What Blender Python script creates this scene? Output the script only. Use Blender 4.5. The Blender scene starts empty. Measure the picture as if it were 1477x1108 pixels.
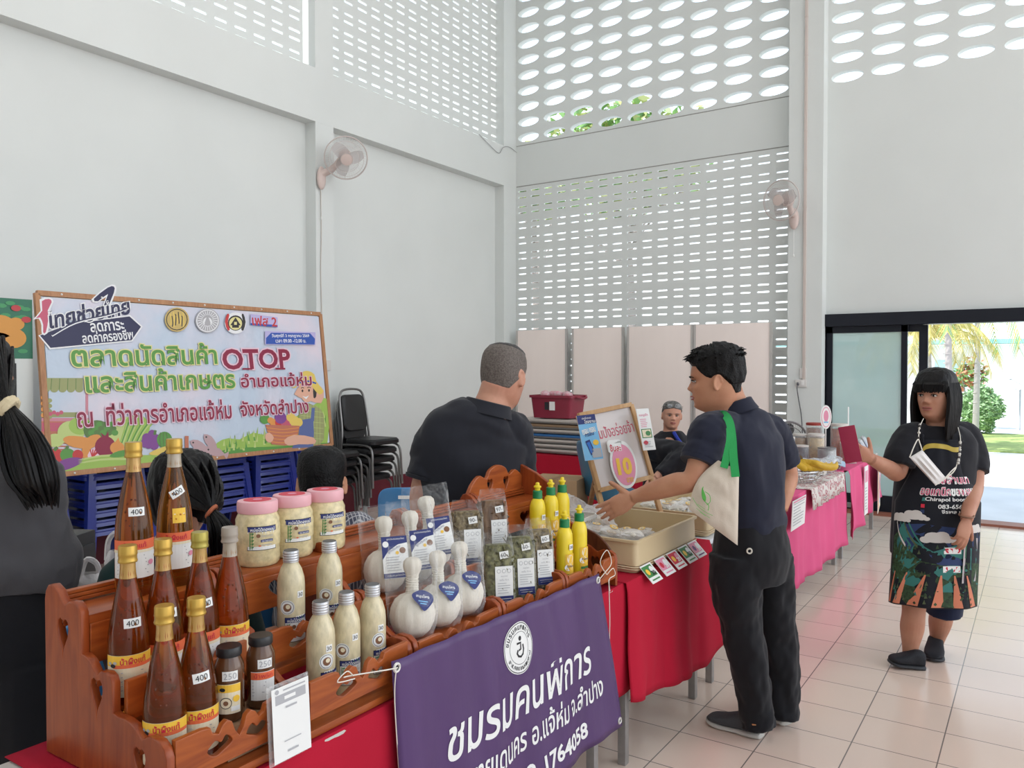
import bpy, bmesh, math, random
from mathutils import Vector, Matrix, Quaternion, noise as mnoise
random.seed(11)
PI = math.pi
SC = bpy.context.scene
COL = SC.collection
R = math.radians

# ------------------------------------------------------------------ camera, world, lights, exposure
cam_d = bpy.data.cameras.new('camera'); cam = bpy.data.objects.new('camera', cam_d); COL.objects.link(cam)
cam_d.sensor_width = 36.0; cam_d.lens = 36.0 * 1144.0 / 1477.0; cam_d.clip_start = 0.05; cam_d.clip_end = 300
YAW = R(33.7); PITCH = math.atan(23 / 1144.0)
CAM = Vector((0, 0, 1.59))
cam.location = CAM; cam.rotation_euler = (PI / 2 - PITCH, 0, YAW)
SC.camera = cam
SC.view_settings.view_transform = 'Standard'; SC.view_settings.look = 'None'
SC.view_settings.gamma = 1.0; SC.view_settings.use_curve_mapping = False
SC.view_settings.exposure = 0.33

w = bpy.data.worlds.new('sky'); SC.world = w; w.use_nodes = True
nt = w.node_tree; nt.nodes.clear()
o_ = nt.nodes.new('ShaderNodeOutputWorld'); bg = nt.nodes.new('ShaderNodeBackground')
tc = nt.nodes.new('ShaderNodeTexCoord'); sx = nt.nodes.new('ShaderNodeSeparateXYZ'); rp = nt.nodes.new('ShaderNodeValToRGB')
nt.links.new(tc.outputs['Generated'], sx.inputs[0]); nt.links.new(sx.outputs['Z'], rp.inputs[0])
nt.links.new(rp.outputs[0], bg.inputs['Color']); nt.links.new(bg.outputs[0], o_.inputs[0])
rp.color_ramp.elements[0].position = 0.0; rp.color_ramp.elements[0].color = (1.0, 1.0, 1.0, 1)
rp.color_ramp.elements[1].position = 0.62; rp.color_ramp.elements[1].color = (0.46, 0.62, 0.86, 1)
e_ = rp.color_ramp.elements.new(0.28); e_.color = (0.80, 0.90, 1.0, 1)
bg.inputs['Strength'].default_value = 1.45

def area(name, loc, rot, sx_, sy_, power, color=(1, 1, 1)):
    l = bpy.data.lights.new(name, 'AREA'); l.shape = 'RECTANGLE'; l.size = sx_; l.size_y = sy_
    l.energy = power; l.color = color
    o = bpy.data.objects.new(name, l); COL.objects.link(o); o.location = loc; o.rotation_euler = rot
    return o
# added fill lamps, unseen: overhead, at the open right side, behind the camera
area('overhead_fill', (-2.2, 2.2, 7.2), (0, 0, 0), 6, 6, 62, (1.0, 0.97, 0.95))
area('open_side_fill', (6.5, 6.0, 3.6), (0, R(90), R(24)), 6, 8, 158, (1.0, 0.97, 0.95))
area('front_fill', (-1.0, -5.5, 3.6), (R(90), 0, 0), 9, 5.5, 7, (1.0, 0.97, 0.95))
sun_d = bpy.data.lights.new('sun', 'SUN'); sun_d.energy = 5.0; sun_d.angle = R(0.6); sun_d.color = (1, 0.97, 0.9)
sun = bpy.data.objects.new('sun', sun_d); COL.objects.link(sun); sun.rotation_euler = Vector((.40, .36, -.85)).to_track_quat('-Z', 'Y').to_euler()

# ------------------------------------------------------------------ helpers
def at(px, py, d):
    """point of the place seen in direction (px, py) of the frame at the measured camera depth d (metres)"""
    f0 = Vector((-math.sin(YAW), math.cos(YAW), 0)); r = Vector((math.cos(YAW), math.sin(YAW), 0))
    fw = f0 * math.cos(PITCH) + Vector((0, 0, -math.sin(PITCH))); up = r.cross(fw)
    return CAM + (fw + r * ((px - 738.5) / 1144.0) - up * ((py - 554) / 1144.0)) * d

MATS = {}
def mat(name, col, rough=0.6, metal=0.0, noise=0.0, nscale=8.0, bump=0.0, bscale=60.0, spec=0.5, alpha=1.0, trans=0.0, emit=0.0, coat=0.0, sheen=0.0, stretch=None, sss=0.0, col2=None, ior=1.45):
    if name in MATS: return MATS[name]
    m = bpy.data.materials.new(name); m.use_nodes = True
    n = m.node_tree; b = n.nodes['Principled BSDF']; L = n.links.new
    c4 = (col[0], col[1], col[2], 1)
    b.inputs['Base Color'].default_value = c4; b.inputs['Roughness'].default_value = rough
    b.inputs['Metallic'].default_value = metal; b.inputs['Specular IOR Level'].default_value = spec
    b.inputs['IOR'].default_value = ior
    if alpha < 1: b.inputs['Alpha'].default_value = alpha
    if trans: b.inputs['Transmission Weight'].default_value = trans
    if coat: b.inputs['Coat Weight'].default_value = coat; b.inputs['Coat Roughness'].default_value = 0.15
    if sheen: b.inputs['Sheen Weight'].default_value = sheen
    if sss: b.inputs['Subsurface Weight'].default_value = sss; b.inputs['Subsurface Radius'].default_value = (0.02, 0.008, 0.004)
    if emit: b.inputs['Emission Color'].default_value = c4; b.inputs['Emission Strength'].default_value = emit
    if noise or bump:
        t = n.nodes.new('ShaderNodeTexCoord'); mp = n.nodes.new('ShaderNodeMapping'); L(t.outputs['Object'], mp.inputs[0])
        if stretch: mp.inputs['Scale'].default_value = stretch
    if noise:
        z = n.nodes.new('ShaderNodeTexNoise'); z.inputs['Scale'].default_value = nscale; z.inputs['Detail'].default_value = 5
        L(mp.outputs[0], z.inputs['Vector'])
        r = n.nodes.new('ShaderNodeValToRGB'); L(z.outputs['Fac'], r.inputs[0])
        c2 = col2 or [max(0, c * (1 - noise)) for c in col]
        r.color_ramp.elements[0].position = 0.32; r.color_ramp.elements[1].position = 0.68
        r.color_ramp.elements[0].color = (c2[0], c2[1], c2[2], 1); r.color_ramp.elements[1].color = c4
        L(r.outputs[0], b.inputs['Base Color'])
    if bump:
        z = n.nodes.new('ShaderNodeTexNoise'); z.inputs['Scale'].default_value = bscale; z.inputs['Detail'].default_value = 3
        L(mp.outputs[0], z.inputs['Vector'])
        bp = n.nodes.new('ShaderNodeBump'); bp.inputs['Strength'].default_value = bump; bp.inputs['Distance'].default_value = 0.004
        L(z.outputs['Fac'], bp.inputs['Height']); L(bp.outputs[0], b.inputs['Normal'])
    MATS[name] = m
    return m

def film(name, col=(1, 1, 1), fac=0.3, rough=0.12):
    """thin clear plastic: mostly see-through, with its own gloss"""
    if name in MATS: return MATS[name]
    m = bpy.data.materials.new(name); m.use_nodes = True; n = m.node_tree; n.nodes.clear(); L = n.links.new
    out = n.nodes.new('ShaderNodeOutputMaterial'); mx = n.nodes.new('ShaderNodeMixShader'); tr = n.nodes.new('ShaderNodeBsdfTransparent')
    p = n.nodes.new('ShaderNodeBsdfPrincipled'); p.inputs['Base Color'].default_value = (*col, 1); p.inputs['Roughness'].default_value = rough
    p.inputs['Specular IOR Level'].default_value = 0.9
    tx = n.nodes.new('ShaderNodeTexCoord'); z = n.nodes.new('ShaderNodeTexNoise'); z.inputs['Scale'].default_value = 45; z.inputs['Detail'].default_value = 2
    L(tx.outputs['Object'], z.inputs['Vector'])
    bp = n.nodes.new('ShaderNodeBump'); bp.inputs['Strength'].default_value = 0.9; bp.inputs['Distance'].default_value = 0.01
    L(z.outputs['Fac'], bp.inputs['Height']); L(bp.outputs[0], p.inputs['Normal'])
    fr = n.nodes.new('ShaderNodeLayerWeight'); fr.inputs[0].default_value = 0.25; L(bp.outputs[0], fr.inputs['Normal'])
    mm = n.nodes.new('ShaderNodeMath'); mm.operation = 'MULTIPLY_ADD'; mm.inputs[1].default_value = 0.5; mm.inputs[2].default_value = fac; mm.use_clamp = True
    L(fr.outputs['Facing'], mm.inputs[0])
    L(mm.outputs[0], mx.inputs[0]); L(tr.outputs[0], mx.inputs[1]); L(p.outputs[0], mx.inputs[2]); L(mx.outputs[0], out.inputs[0])
    MATS[name] = m
    return m

def mtx(o):
    m = Matrix.LocRotScale(Vector(o.location), o.rotation_euler, None)
    p = o.parent
    return (mtx(p) @ m) if p else m

class MB:
    """collects shapes into one mesh; every shape can carry its own material slot"""
    def __init__(s): s.bm = bmesh.new(); s.mi = 0
    def _fin(s, f):
        f.material_index = s.mi; f.smooth = True
        return f
    def face(s, vs):
        try: return s._fin(s.bm.faces.new(vs))
        except ValueError: return None
    def v(s, p): return s.bm.verts.new(p)
    def poly(s, pts): return s.face([s.v(p) for p in pts])
    def box(s, c, sz, M=None, bev=0.0, rz=0.0):
        hx, hy, hz = sz[0] / 2, sz[1] / 2, sz[2] / 2
        b = bmesh.new(); bmesh.ops.create_cube(b, size=1)
        for q in b.verts: q.co = Vector((q.co.x * sz[0], q.co.y * sz[1], q.co.z * sz[2]))
        if bev: bmesh.ops.bevel(b, geom=list(b.edges), offset=min(bev, hx * .9, hy * .9, hz * .9), segments=2, affect='EDGES', profile=0.7)
        T = (M or Matrix()) @ Matrix.Translation(Vector(c)) @ Matrix.Rotation(rz, 4, 'Z')
        s.merge(b, T, flat=True); return s
    def merge(s, b, T=None, flat=False):
        mp = {}
        for q in b.verts: mp[q] = s.bm.verts.new(T @ q.co if T else q.co)
        for f in b.faces:
            g = s.face([mp[q] for q in f.verts])
            if g and flat: g.smooth = False
        b.free()
    def rings(s, rs, close=True, caps=(True, True)):
        """loft through rings of equal point count"""
        V = [[s.v(p) for p in r] for r in rs]
        n = len(V[0])
        for a, b in zip(V, V[1:]):
            for i in range(n if close else n - 1):
                j = (i + 1) % n
                s.face([a[i], a[j], b[j], b[i]])
        if caps[0]: s.face(list(reversed(V[0])))
        if caps[1]: s.face(V[-1])
        return s
    def lathe(s, prof, seg=24, T=None, caps=(True, True), a0=0, a1=2 * PI):
        T = T or Matrix(); full = abs(a1 - a0 - 2 * PI) < 1e-6
        n = seg if full else seg + 1
        rs = []
        for r, z in prof:
            rs.append([T @ Vector((r * math.cos(a0 + (a1 - a0) * i / seg), r * math.sin(a0 + (a1 - a0) * i / seg), z)) for i in range(n)])
        return s.rings(rs, close=full, caps=caps if full else (False, False))
    def tube(s, pts, r, seg=8, caps=True, closed=False):
        pts = [Vector(p) for p in pts]; n = len(pts)
        rr = r if isinstance(r, (list, tuple)) else [r] * n
        rs = []; nrm = None
        for i, p in enumerate(pts):
            a = pts[i - 1] if (i > 0 or closed) else p; b = pts[(i + 1) % n] if (i < n - 1 or closed) else p
            t = (b - a)
            if t.length < 1e-9: t = Vector((0, 0, 1))
            t.normalize()
            if nrm is None:
                nrm = t.orthogonal().normalized()
            nrm = (nrm - t * nrm.dot(t))
            if nrm.length < 1e-6: nrm = t.orthogonal()
            nrm.normalize(); bn = t.cross(nrm)
            rs.append([p + (nrm * math.cos(2 * PI * k / seg) + bn * math.sin(2 * PI * k / seg)) * rr[i] for k in range(seg)])
        if closed: rs.append(rs[0]); return s.rings(rs, caps=(False, False))
        return s.rings(rs, caps=(caps, caps))
    def bar(s, a, b, w, h, up=(0, 0, 1), bev=0.0):
        a = Vector(a); b = Vector(b); t = (b - a); L = t.length; t.normalize(); u = Vector(up)
        x = u.cross(t)
        if x.length < 1e-5: x = t.orthogonal()
        x.normalize(); y = t.cross(x)
        M = Matrix((x, y, t)).transposed().to_4x4(); M.translation = (a + b) / 2
        return s.box((0, 0, 0), (w, h, L), M, bev)
    def prism(s, outline, d, T=None, holes=(), bev=0.0):
        """flat outline (x, y) extruded by d along z; holes are cut through"""
        T = T or Matrix()
        me = poly_prism(outline, d, holes, bev)
        b = bmesh.new(); b.from_mesh(me); bpy.data.meshes.remove(me)
        s.merge(b, T, flat=True); return s
    def ball(s, c, r, T=None, u=16, v=10):
        b = bmesh.new(); bmesh.ops.create_uvsphere(b, u_segments=u, v_segments=v, radius=1)
        rr = r if isinstance(r, (tuple, list)) else (r, r, r)
        for q in b.verts: q.co = Vector((q.co.x * rr[0], q.co.y * rr[1], q.co.z * rr[2])) + Vector(c)
        s.merge(b, T); return s
    def mesh(s, me, T=None, flat=True):
        b = bmesh.new(); b.from_mesh(me); s.merge(b, T, flat=flat); return s
    def build(s, name, m=None, parent=None, world=False, **kw):
        bmesh.ops.recalc_face_normals(s.bm, faces=s.bm.faces)
        me = bpy.data.meshes.new(name)
        if world and parent is not None: s.bm.transform(mtx(parent).inverted())
        s.bm.to_mesh(me); s.bm.free()
        for x in (m if isinstance(m, (list, tuple)) else [m]):
            if x: me.materials.append(x)
        try: me.set_sharp_from_angle(angle=R(38))
        except Exception: pass
        o = bpy.data.objects.new(name, me); COL.objects.link(o)
        if parent is not None: o.parent = parent
        for k, v in kw.items(): o[k] = v
        return o

def poly_prism(outline, d, holes=(), bev=0.0):
    cu = bpy.data.curves.new('c', 'CURVE'); cu.dimensions = '2D'; cu.fill_mode = 'BOTH'; cu.extrude = max(d / 2 - bev, 0); cu.bevel_depth = bev; cu.bevel_resolution = 1
    if bev: cu.offset = -bev
    for pl in [outline] + list(holes):
        sp = cu.splines.new('POLY'); sp.points.add(len(pl) - 1)
        for q, p in zip(sp.points, pl): q.co = (p[0], p[1], 0, 1)
        sp.use_cyclic_u = True
    ob = bpy.data.objects.new('c', cu); COL.objects.link(ob)
    dg = bpy.context.evaluated_depsgraph_get(); me = bpy.data.meshes.new_from_object(ob.evaluated_get(dg))
    bpy.data.objects.remove(ob); bpy.data.curves.remove(cu)
    return me

_tx = {}
def text_mesh(s, size=1.0, bold=0.0, align='CENTER', depth=0.0, shear=0.0, space=1.0):
    key = (s, size, bold, align, depth, shear, space)
    if key in _tx: return _tx[key]
    cu = bpy.data.curves.new('t', 'FONT'); cu.body = s; cu.size = size; cu.align_x = align; cu.align_y = 'CENTER'
    cu.offset = bold; cu.extrude = depth; cu.shear = shear; cu.resolution_u = 3; cu.space_character = space
    ob = bpy.data.objects.new('t', cu); COL.objects.link(ob)
    dg = bpy.context.evaluated_depsgraph_get(); me = bpy.data.meshes.new_from_object(ob.evaluated_get(dg))
    bpy.data.objects.remove(ob); bpy.data.curves.remove(cu)
    _tx[key] = me
    return me

def frame(o, x, y):
    """4x4 whose local x, y lie on a surface through o"""
    x = Vector(x).normalized(); y = Vector(y); z = x.cross(y).normalized(); y = z.cross(x)
    M = Matrix((x, y, z)).transposed().to_4x4(); M.translation = Vector(o)
    return M

def T3(x=0, y=0, z=0): return Matrix.Translation(Vector((x, y, z)))
def SCL(x, y, z=1): return Matrix.Diagonal((x, y, z, 1))

def fit_text(s, w, h, bold=0.0, shear=0.0, depth=0.0):
    """text scaled to fill w x h, centred at 0"""
    me = text_mesh(s, 1.0, bold, 'LEFT', depth, shear)
    xs = [q.co.x for q in me.vertices]; ys = [q.co.y for q in me.vertices]
    if not xs: return me, Matrix()
    x0, x1, y0, y1 = min(xs), max(xs), min(ys), max(ys)
    a = w / (x1 - x0); b = h / (y1 - y0) if h else a
    return me, SCL(a, b, 1) @ T3(-(x0 + x1) / 2, -(y0 + y1) / 2, 0)

def put_text(mb, s, T, w, h=None, bold=0.0, shear=0.0, depth=0.0):
    me, S = fit_text(s, w, h, bold, shear, depth); mb.mesh(me, T @ S)

def wrap(mb_from_mesh, r, z0, ang0):
    pass

def thing(name, label, cat, loc=(0, 0, 0), rz=0.0, group=None):
    o = bpy.data.objects.new(name, None); COL.objects.link(o); o.empty_display_size = 0.05
    o.location = loc; o.rotation_euler = (0, 0, rz)
    return tag(o, label, cat, group)
def tag(o, label, cat, group=None, kind=None):
    o['label'] = label; o['category'] = cat
    if group: o['group'] = group
    if kind: o['kind'] = kind
    return o
def struct(o): o['kind'] = 'structure'; return o
def dup(root, loc=None, rz=None, label=None, group=None):
    def cp(o, par):
        c = o.copy(); COL.objects.link(c)
        if par: c.parent = par
        for ch in list(o.children): cp(ch, c)
        return c
    r = cp(root, None)
    if loc is not None: r.location = loc
    if rz is not None: r.rotation_euler = (0, 0, rz)
    if label: r['label'] = label
    if group: r['group'] = group
    return r

def ellipse(cx, cy, rx, ry, n=24, a0=0.0):
    return [(cx + rx * math.cos(a0 + 2 * PI * i / n), cy + ry * math.sin(a0 + 2 * PI * i / n)) for i in range(n)]
def rrect(cx, cy, w, h, r, n=4):
    out = []
    for (sx, sy, a) in ((1, 1, 0), (-1, 1, 90), (-1, -1, 180), (1, -1, 270)):
        for k in range(n + 1):
            t = R(a + 90 * k / n)
            out.append((cx + sx * (w / 2 - r) + r * math.cos(t), cy + sy * (h / 2 - r) + r * math.sin(t)))
    return out
def smooth_path(pts, n=6, closed=False):
    """Catmull-Rom through the points"""
    P = [Vector(p) for p in pts]; N = len(P); out = []
    for i in range(N if closed else N - 1):
        a = P[(i - 1) % N] if (closed or i > 0) else P[0]; b = P[i]; c = P[(i + 1) % N]; d = P[(i + 2) % N] if (closed or i + 2 < N) else P[-1]
        for k in range(n):
            t = k / n
            out.append(0.5 * ((2 * b) + (c - a) * t + (2 * a - 5 * b + 4 * c - d) * t * t + (3 * b - a - 3 * c + d) * t ** 3))
    if not closed: out.append(P[-1])
    return out
def modify(o, *mods):
    """apply modifiers given as (type, {settings}) without operators"""
    ms = []
    for ty, st in mods:
        m = o.modifiers.new(ty.lower(), ty)
        for k, v in st.items(): setattr(m, k, v)
        ms.append(m)
    dg = bpy.context.evaluated_depsgraph_get()
    me = bpy.data.meshes.new_from_object(o.evaluated_get(dg))
    old = o.data; o.modifiers.clear(); o.data = me; me.name = old.name; bpy.data.meshes.remove(old)
    return o
# ------------------------------------------------------------------ the hall
def wall_paint(name, col, dirt=0.05):
    m = mat(name, col, 0.62, noise=dirt, nscale=1.1, bump=0.12, bscale=30)
    return m
PAINT = wall_paint('mint_wall_paint', (0.725, 0.755, 0.740), 0.045)
PAINT_B = PAINT

def tile_floor():
    m = bpy.data.materials.new('floor_tiles'); m.use_nodes = True; n = m.node_tree; b = n.nodes['Principled BSDF']; L = n.links.new
    t = n.nodes.new('ShaderNodeTexCoord'); mp = n.nodes.new('ShaderNodeMapping'); L(t.outputs['Object'], mp.inputs[0])
    br = n.nodes.new('ShaderNodeTexBrick'); br.offset = 0.0; br.squash = 1.0
    br.inputs['Scale'].default_value = 1.0; br.inputs['Brick Width'].default_value = 0.3225; br.inputs['Row Height'].default_value = 0.3145
    br.inputs['Mortar Size'].default_value = 0.0028; br.inputs['Mortar Smooth'].default_value = 0.2
    br.inputs['Color1'].default_value = (0.76, 0.60, 0.50, 1); br.inputs['Color2'].default_value = (0.72, 0.565, 0.475, 1); br.inputs['Mortar'].default_value = (0.20, 0.165, 0.15, 1)
    mp.inputs['Location'].default_value = (1.297 + 0.3225 * 40, -3.266 + 0.3145 * 60, 0)
    L(mp.outputs[0], br.inputs['Vector'])
    z = n.nodes.new('ShaderNodeTexNoise'); z.inputs['Scale'].default_value = 2.2; z.inputs['Detail'].default_value = 6; L(t.outputs['Object'], z.inputs['Vector'])
    mx = n.nodes.new('ShaderNodeMix'); mx.data_type = 'RGBA'; mx.blend_type = 'MULTIPLY'; mx.inputs['Factor'].default_value = 0.25
    L(br.outputs['Color'], mx.inputs['A']); L(z.outputs['Color'], mx.inputs['B']); 
    r = n.nodes.new('ShaderNodeValToRGB'); r.color_ramp.elements[0].color = (0.8, 0.8, 0.8, 1); r.color_ramp.elements[1].color = (1, 1, 1, 1)
    L(z.outputs['Fac'], r.inputs[0]); L(r.outputs[0], mx.inputs['B']); L(mx.outputs['Result'], b.inputs['Base Color'])
    rr = n.nodes.new('ShaderNodeMapRange'); rr.inputs['To Min'].default_value = 0.11; rr.inputs['To Max'].default_value = 0.25
    L(z.outputs['Fac'], rr.inputs[0]); L(rr.outputs[0], b.inputs['Roughness'])
    bp = n.nodes.new('ShaderNodeBump'); bp.inputs['Strength'].default_value = 0.25; bp.inputs['Distance'].default_value = 0.003; bp.invert = True
    L(br.outputs['Fac'], bp.inputs['Height']); L(bp.outputs[0], b.inputs['Normal'])
    b.inputs['Specular IOR Level'].default_value = 0.6
    return m
FLOOR = tile_floor()
f = MB(); f.box((0.4, 1.6, -0.06), (14.0, 16.0, 0.12)); fl = struct(f.build('floor', FLOOR))
c = MB(); c.box((0.4, 1.6, 7.66), (14.4, 16.4, 0.12)); struct(c.build('ceiling', mat('ceiling_white', (0.8, 0.82, 0.82), 0.8)))

b = MB(); b.box((0.4, -6.3, 3.8), (14.4, 0.16, 7.6)); struct(b.build('wall_light_block', PAINT))  # unseen wall behind the camera, added to block sky light
LX, LR = -6.2, -6.35      # left wall: column face, recessed panel
BY = 9.4                  # back wall face
def lattice(mb, cells, shape, T, depth):
    """pierced masonry: cells (x0, x1, y0, y1) each with openings; built as front, back and reveal faces"""
    for (x0, x1, y0, y1, *ex) in cells:
        pl = shape(x0, x1, y0, y1, *ex)
        n = len(pl); cx = sum(p[0] for p in pl) / n; cy = sum(p[1] for p in pl) / n
        fi = [mb.v(T @ Vector((x, y, 0))) for x, y in pl]; bi = [mb.v(T @ Vector((x, y, -depth))) for x, y in pl]
        cor = {(sx_, sy_): [mb.v(T @ Vector((x1 if sx_ else x0, y1 if sy_ else y0, -dd))) for dd in (0, depth)] for sx_ in (0, 1) for sy_ in (0, 1)}
        q = [cor[(int(x > cx), int(y > cy))] for x, y in pl]
        for i in range(n):
            j = (i + 1) % n
            if q[i] is q[j]: mb.face([fi[i], fi[j], q[i][0]]); mb.face([bi[j], bi[i], q[i][1]])
            else: mb.face([fi[i], fi[j], q[j][0], q[i][0]]); mb.face([bi[j], bi[i], q[i][1], q[j][1]])
            mb.face([fi[j], fi[i], bi[i], bi[j]])
def oval(x0, x1, y0, y1): return ellipse((x0 + x1) / 2, (y0 + y1) / 2, 0.405 * (x1 - x0), 0.295 * (y1 - y0), 24, PI / 24)
def slot_cells(xa, xb, za, zb, bw=0.211, bh=0.2145):
    out = []; nx = max(1, round((xb - xa) / bw)); nz = max(1, round((zb - za) / bh)); bw = (xb - xa) / nx; bh = (zb - za) / nz
    for i in range(nx):
        for k in range(nz):
            x0 = xa + i * bw; z0 = za + k * bh
            # two slots a block, nearer to each other than to the next block's
            out.append((x0, x0 + bw, z0, z0 + bh * 0.5, 0.011)); out.append((x0, x0 + bw, z0 + bh * 0.5, z0 + bh, -0.011))
    return out
def slot3(x0, x1, y0, y1, off=0.0): return [(x, (y - (y0 + y1) / 2 - off) * .80 + (y0 + y1) / 2 + off) for x, y in slot2(x0, x1, y0, y1, off)]
def slot2(x0, x1, y0, y1, off=0.0):
    s_ = 0.93 + 0.14 * random.random()
    return rrect((x0 + x1) / 2, (y0 + y1) / 2 + off, (x1 - x0) * 0.64 * s_, 0.027 * s_, 0.010, 2)

# --- back wall: local x = room X, local y = height, facing -Y
TB = frame((0, BY, 0), (1, 0, 0), (0, 0, 1))
b = MB()
cells = []
for i in range(-9, 0):
    cells.append((-2.621 + 0.4218 * (i + 1) - 0.2109, -2.621 + 0.4218 * (i + 1) + 0.2109))
ovals = []
for (x0, x1) in cells:
    for k in range(11): ovals.append((x0, x1, 4.71 + 0.2165 * k, 4.71 + 0.2165 * (k + 1)))
for i in range(6):
    x0 = -1.818 + 0.4107 * i - 0.2053
    for k in range(11): ovals.append((x0, x0 + 0.4107, 4.71 + 0.2165 * k, 4.71 + 0.2165 * (k + 1)))
lattice(b, ovals, oval, TB, 0.09)
xl = cells[0][0]
lattice(b, slot_cells(-6.2, -2.41, 0.70, 4.14), slot3, TB, 0.03)
def slab(x0, x1, z0, z1, d=0.16): b.box(((x0 + x1) / 2, BY + d / 2, (z0 + z1) / 2), (x1 - x0, d, z1 - z0))
slab(-6.36, xl, 4.71, 7.6)
slab(-6.36, -2.39, 4.14, 4.71)                       # beam between the two lattices
slab(-6.36, -2.39, 0.0, 0.70)
slab(-2.41, -2.02, 0.0, 7.6)
slab(-2.02, 2.6, 2.19, 4.71)                          # plain wall above the door
slab(0.56, 2.6, 0.0, 2.19); slab(0.646, 2.6, 4.71, 7.6); slab(-6.36, 2.6, 7.09, 7.6)
struct(b.build('wall_back', PAINT))
b = MB(); b.box((-2.205, BY - 0.1, 3.8), (0.37, 0.2, 7.6)); struct(b.build('trim_1', PAINT))     # the column between the bays
bs = MB(); bs.box((-4.3, BY - 0.012, 0.16), (3.7, 0.024, 0.32)); struct(bs.build('baseboard_back', mat('maroon_dado', (0.16, 0.02, 0.035), 0.45)))
bs = MB(); bs.box((LR + 0.012, 2.6, 0.16), (0.024, 13.4, 0.32)); struct(bs.build('baseboard_left', MATS['maroon_dado']))
# thin grey crack along the beam edges
b = MB()
b.tube([(-6.19, BY - 0.002, 4.145), (-4.9, BY - 0.002, 4.142), (-3.6, BY - 0.002, 4.147), (-2.4, BY - 0.002, 4.144)], 0.006, 5)
b.tube([(-6.19, BY - 0.002, 4.715), (-4.4, BY - 0.002, 4.711), (-2.4, BY - 0.002, 4.714)], 0.005, 5)
struct(b.build('trim_2', mat('old_sealant', (0.36, 0.36, 0.34), 0.8)))

# --- left wall: recessed panels, columns, beam, pierced upper bays; local x = -Y ... facing +X
l = MB()
def ls(y0, y1, z0, z1, x=LR, d=0.16): l.box((x - d / 2, (y0 + y1) / 2, (z0 + z1) / 2), (d, y1 - y0, z1 - z0))
ls(-4.2, 9.56, 0, 4.2)
TLm = frame((LR + 0.02, 0, 0), (0, 1, 0), (0, 0, 1))
lattice(l, slot_cells(5.96, 9.36, 4.65, 7.22), slot2, TLm, 0.018)
lattice(l, slot_cells(2.15, 5.63, 4.65, 7.22), slot2, TLm, 0.018)
ls(-4.2, 2.15, 4.6, 7.6, LR + 0.02); ls(-4.2, 9.56, 7.2, 7.6, LR + 0.02)
struct(l.build('wall_left', PAINT))
l = MB(); l.box(((LX + LR - 0.1) / 2, 2.6, 4.385), (LX - LR + 0.1, 13.6, 0.545)); struct(l.build('trim_3', PAINT))
l = MB(); l.box(((LX + LR - 0.1) / 2, 5.80, 3.8), (LX - LR + 0.098, 0.25, 7.6)); struct(l.build('trim_4', PAINT))
l = MB(); l.box(((LX + LR - 0.1) / 2, 9.25, 3.8), (LX - LR + 0.098, 0.31, 7.6)); struct(l.build('trim_5', PAINT))
l = MB(); l.box(((LX + LR - 0.1) / 2, 2.03, 3.8), (LX - LR + 0.098, 0.25, 7.6)); struct(l.build('trim_6', PAINT))

# --- sliding door
BLK = mat('black_aluminium', (0.012, 0.014, 0.022), 0.35, metal=0.3, spec=0.4)
GLS = bpy.data.materials.new('tinted_door_glass'); GLS.use_nodes = True
g = GLS.node_tree.nodes['Principled BSDF']; g.inputs['Base Color'].default_value = (0.48, 0.66, 0.64, 1); g.inputs['Roughness'].default_value = 0.05
g.inputs['Alpha'].default_value = 0.80; g.inputs['Specular IOR Level'].default_value = 0.8
CLR = film('clear_door_glass', (0.8, 1.0, 0.98), 0.05, 0.03)
d = thing('door', 'black aluminium sliding door with tinted glass', 'door', (0, 0, 0)); del d['label'], d['category']; d.name = 'door_1'; struct(d)
m_ = MB()
m_.box((-0.73, BY + 0.04, 2.122), (2.66, 0.2, 0.136)); m_.box((-2.055, BY + 0.04, 1.03), (0.07, 0.16, 2.06)); m_.box((0.60, BY + 0.04, 1.03), (0.08, 0.16, 2.06))
m_.build('door_frame', BLK, d)
m_ = MB(); m_.box((-1.60, BY + 0.03, 2.02), (0.84, 0.045, 0.08)); m_.box((-1.60, BY + 0.03, 0.10), (0.84, 0.045, 0.20)); m_.box((-1.985, BY + 0.03, 1.05), (0.07, 0.045, 2.0)); m_.box((-1.222, BY + 0.03, 1.05), (0.06, 0.045, 2.0))
m_.box((-1.045, BY + 0.085, 1.05), (0.085, 0.045, 2.0)); m_.box((-1.50, BY + 0.085, 2.02), (0.9, 0.04, 0.08)); m_.box((-1.50, BY + 0.085, 0.10), (0.9, 0.04, 0.2))
m_.build('sash', BLK, d)
m_ = MB(); m_.box((-1.60, BY + 0.03, 1.08), (0.74, 0.012, 1.84)); m_.build('glass_pane', GLS, d)
m_ = MB(); m_.box((-1.14, BY + 0.085, 1.08), (0.14, 0.008, 1.84)); m_.build('glass_strip', CLR, d)
b = MB(); b.box((-0.73, BY - 0.02, 0.012), (2.6, 0.24, 0.024)); struct(b.build('trim_7', mat('threshold_brown', (0.30, 0.11, 0.07), 0.5)))

# ------------------------------------------------------------------ outside
GND = mat('sunlit_concrete', (0.78, 0.76, 0.74), 0.8, noise=0.12, nscale=1.5)
b = MB(); b.box((2, 28.5, -0.14), (50, 38, 0.1)); struct(b.build('ground', GND))
b = MB(); b.box((6.0, 21.0, -0.075), (22, 5.0, 0.03)); tag(b.build('lawn', mat('lawn_green', (0.40, 0.50, 0.16), 0.9, noise=0.3, nscale=9, bump=0.6, bscale=120)), 'strip of sunlit lawn in front of the white building', 'lawn', kind='stuff')
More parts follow.
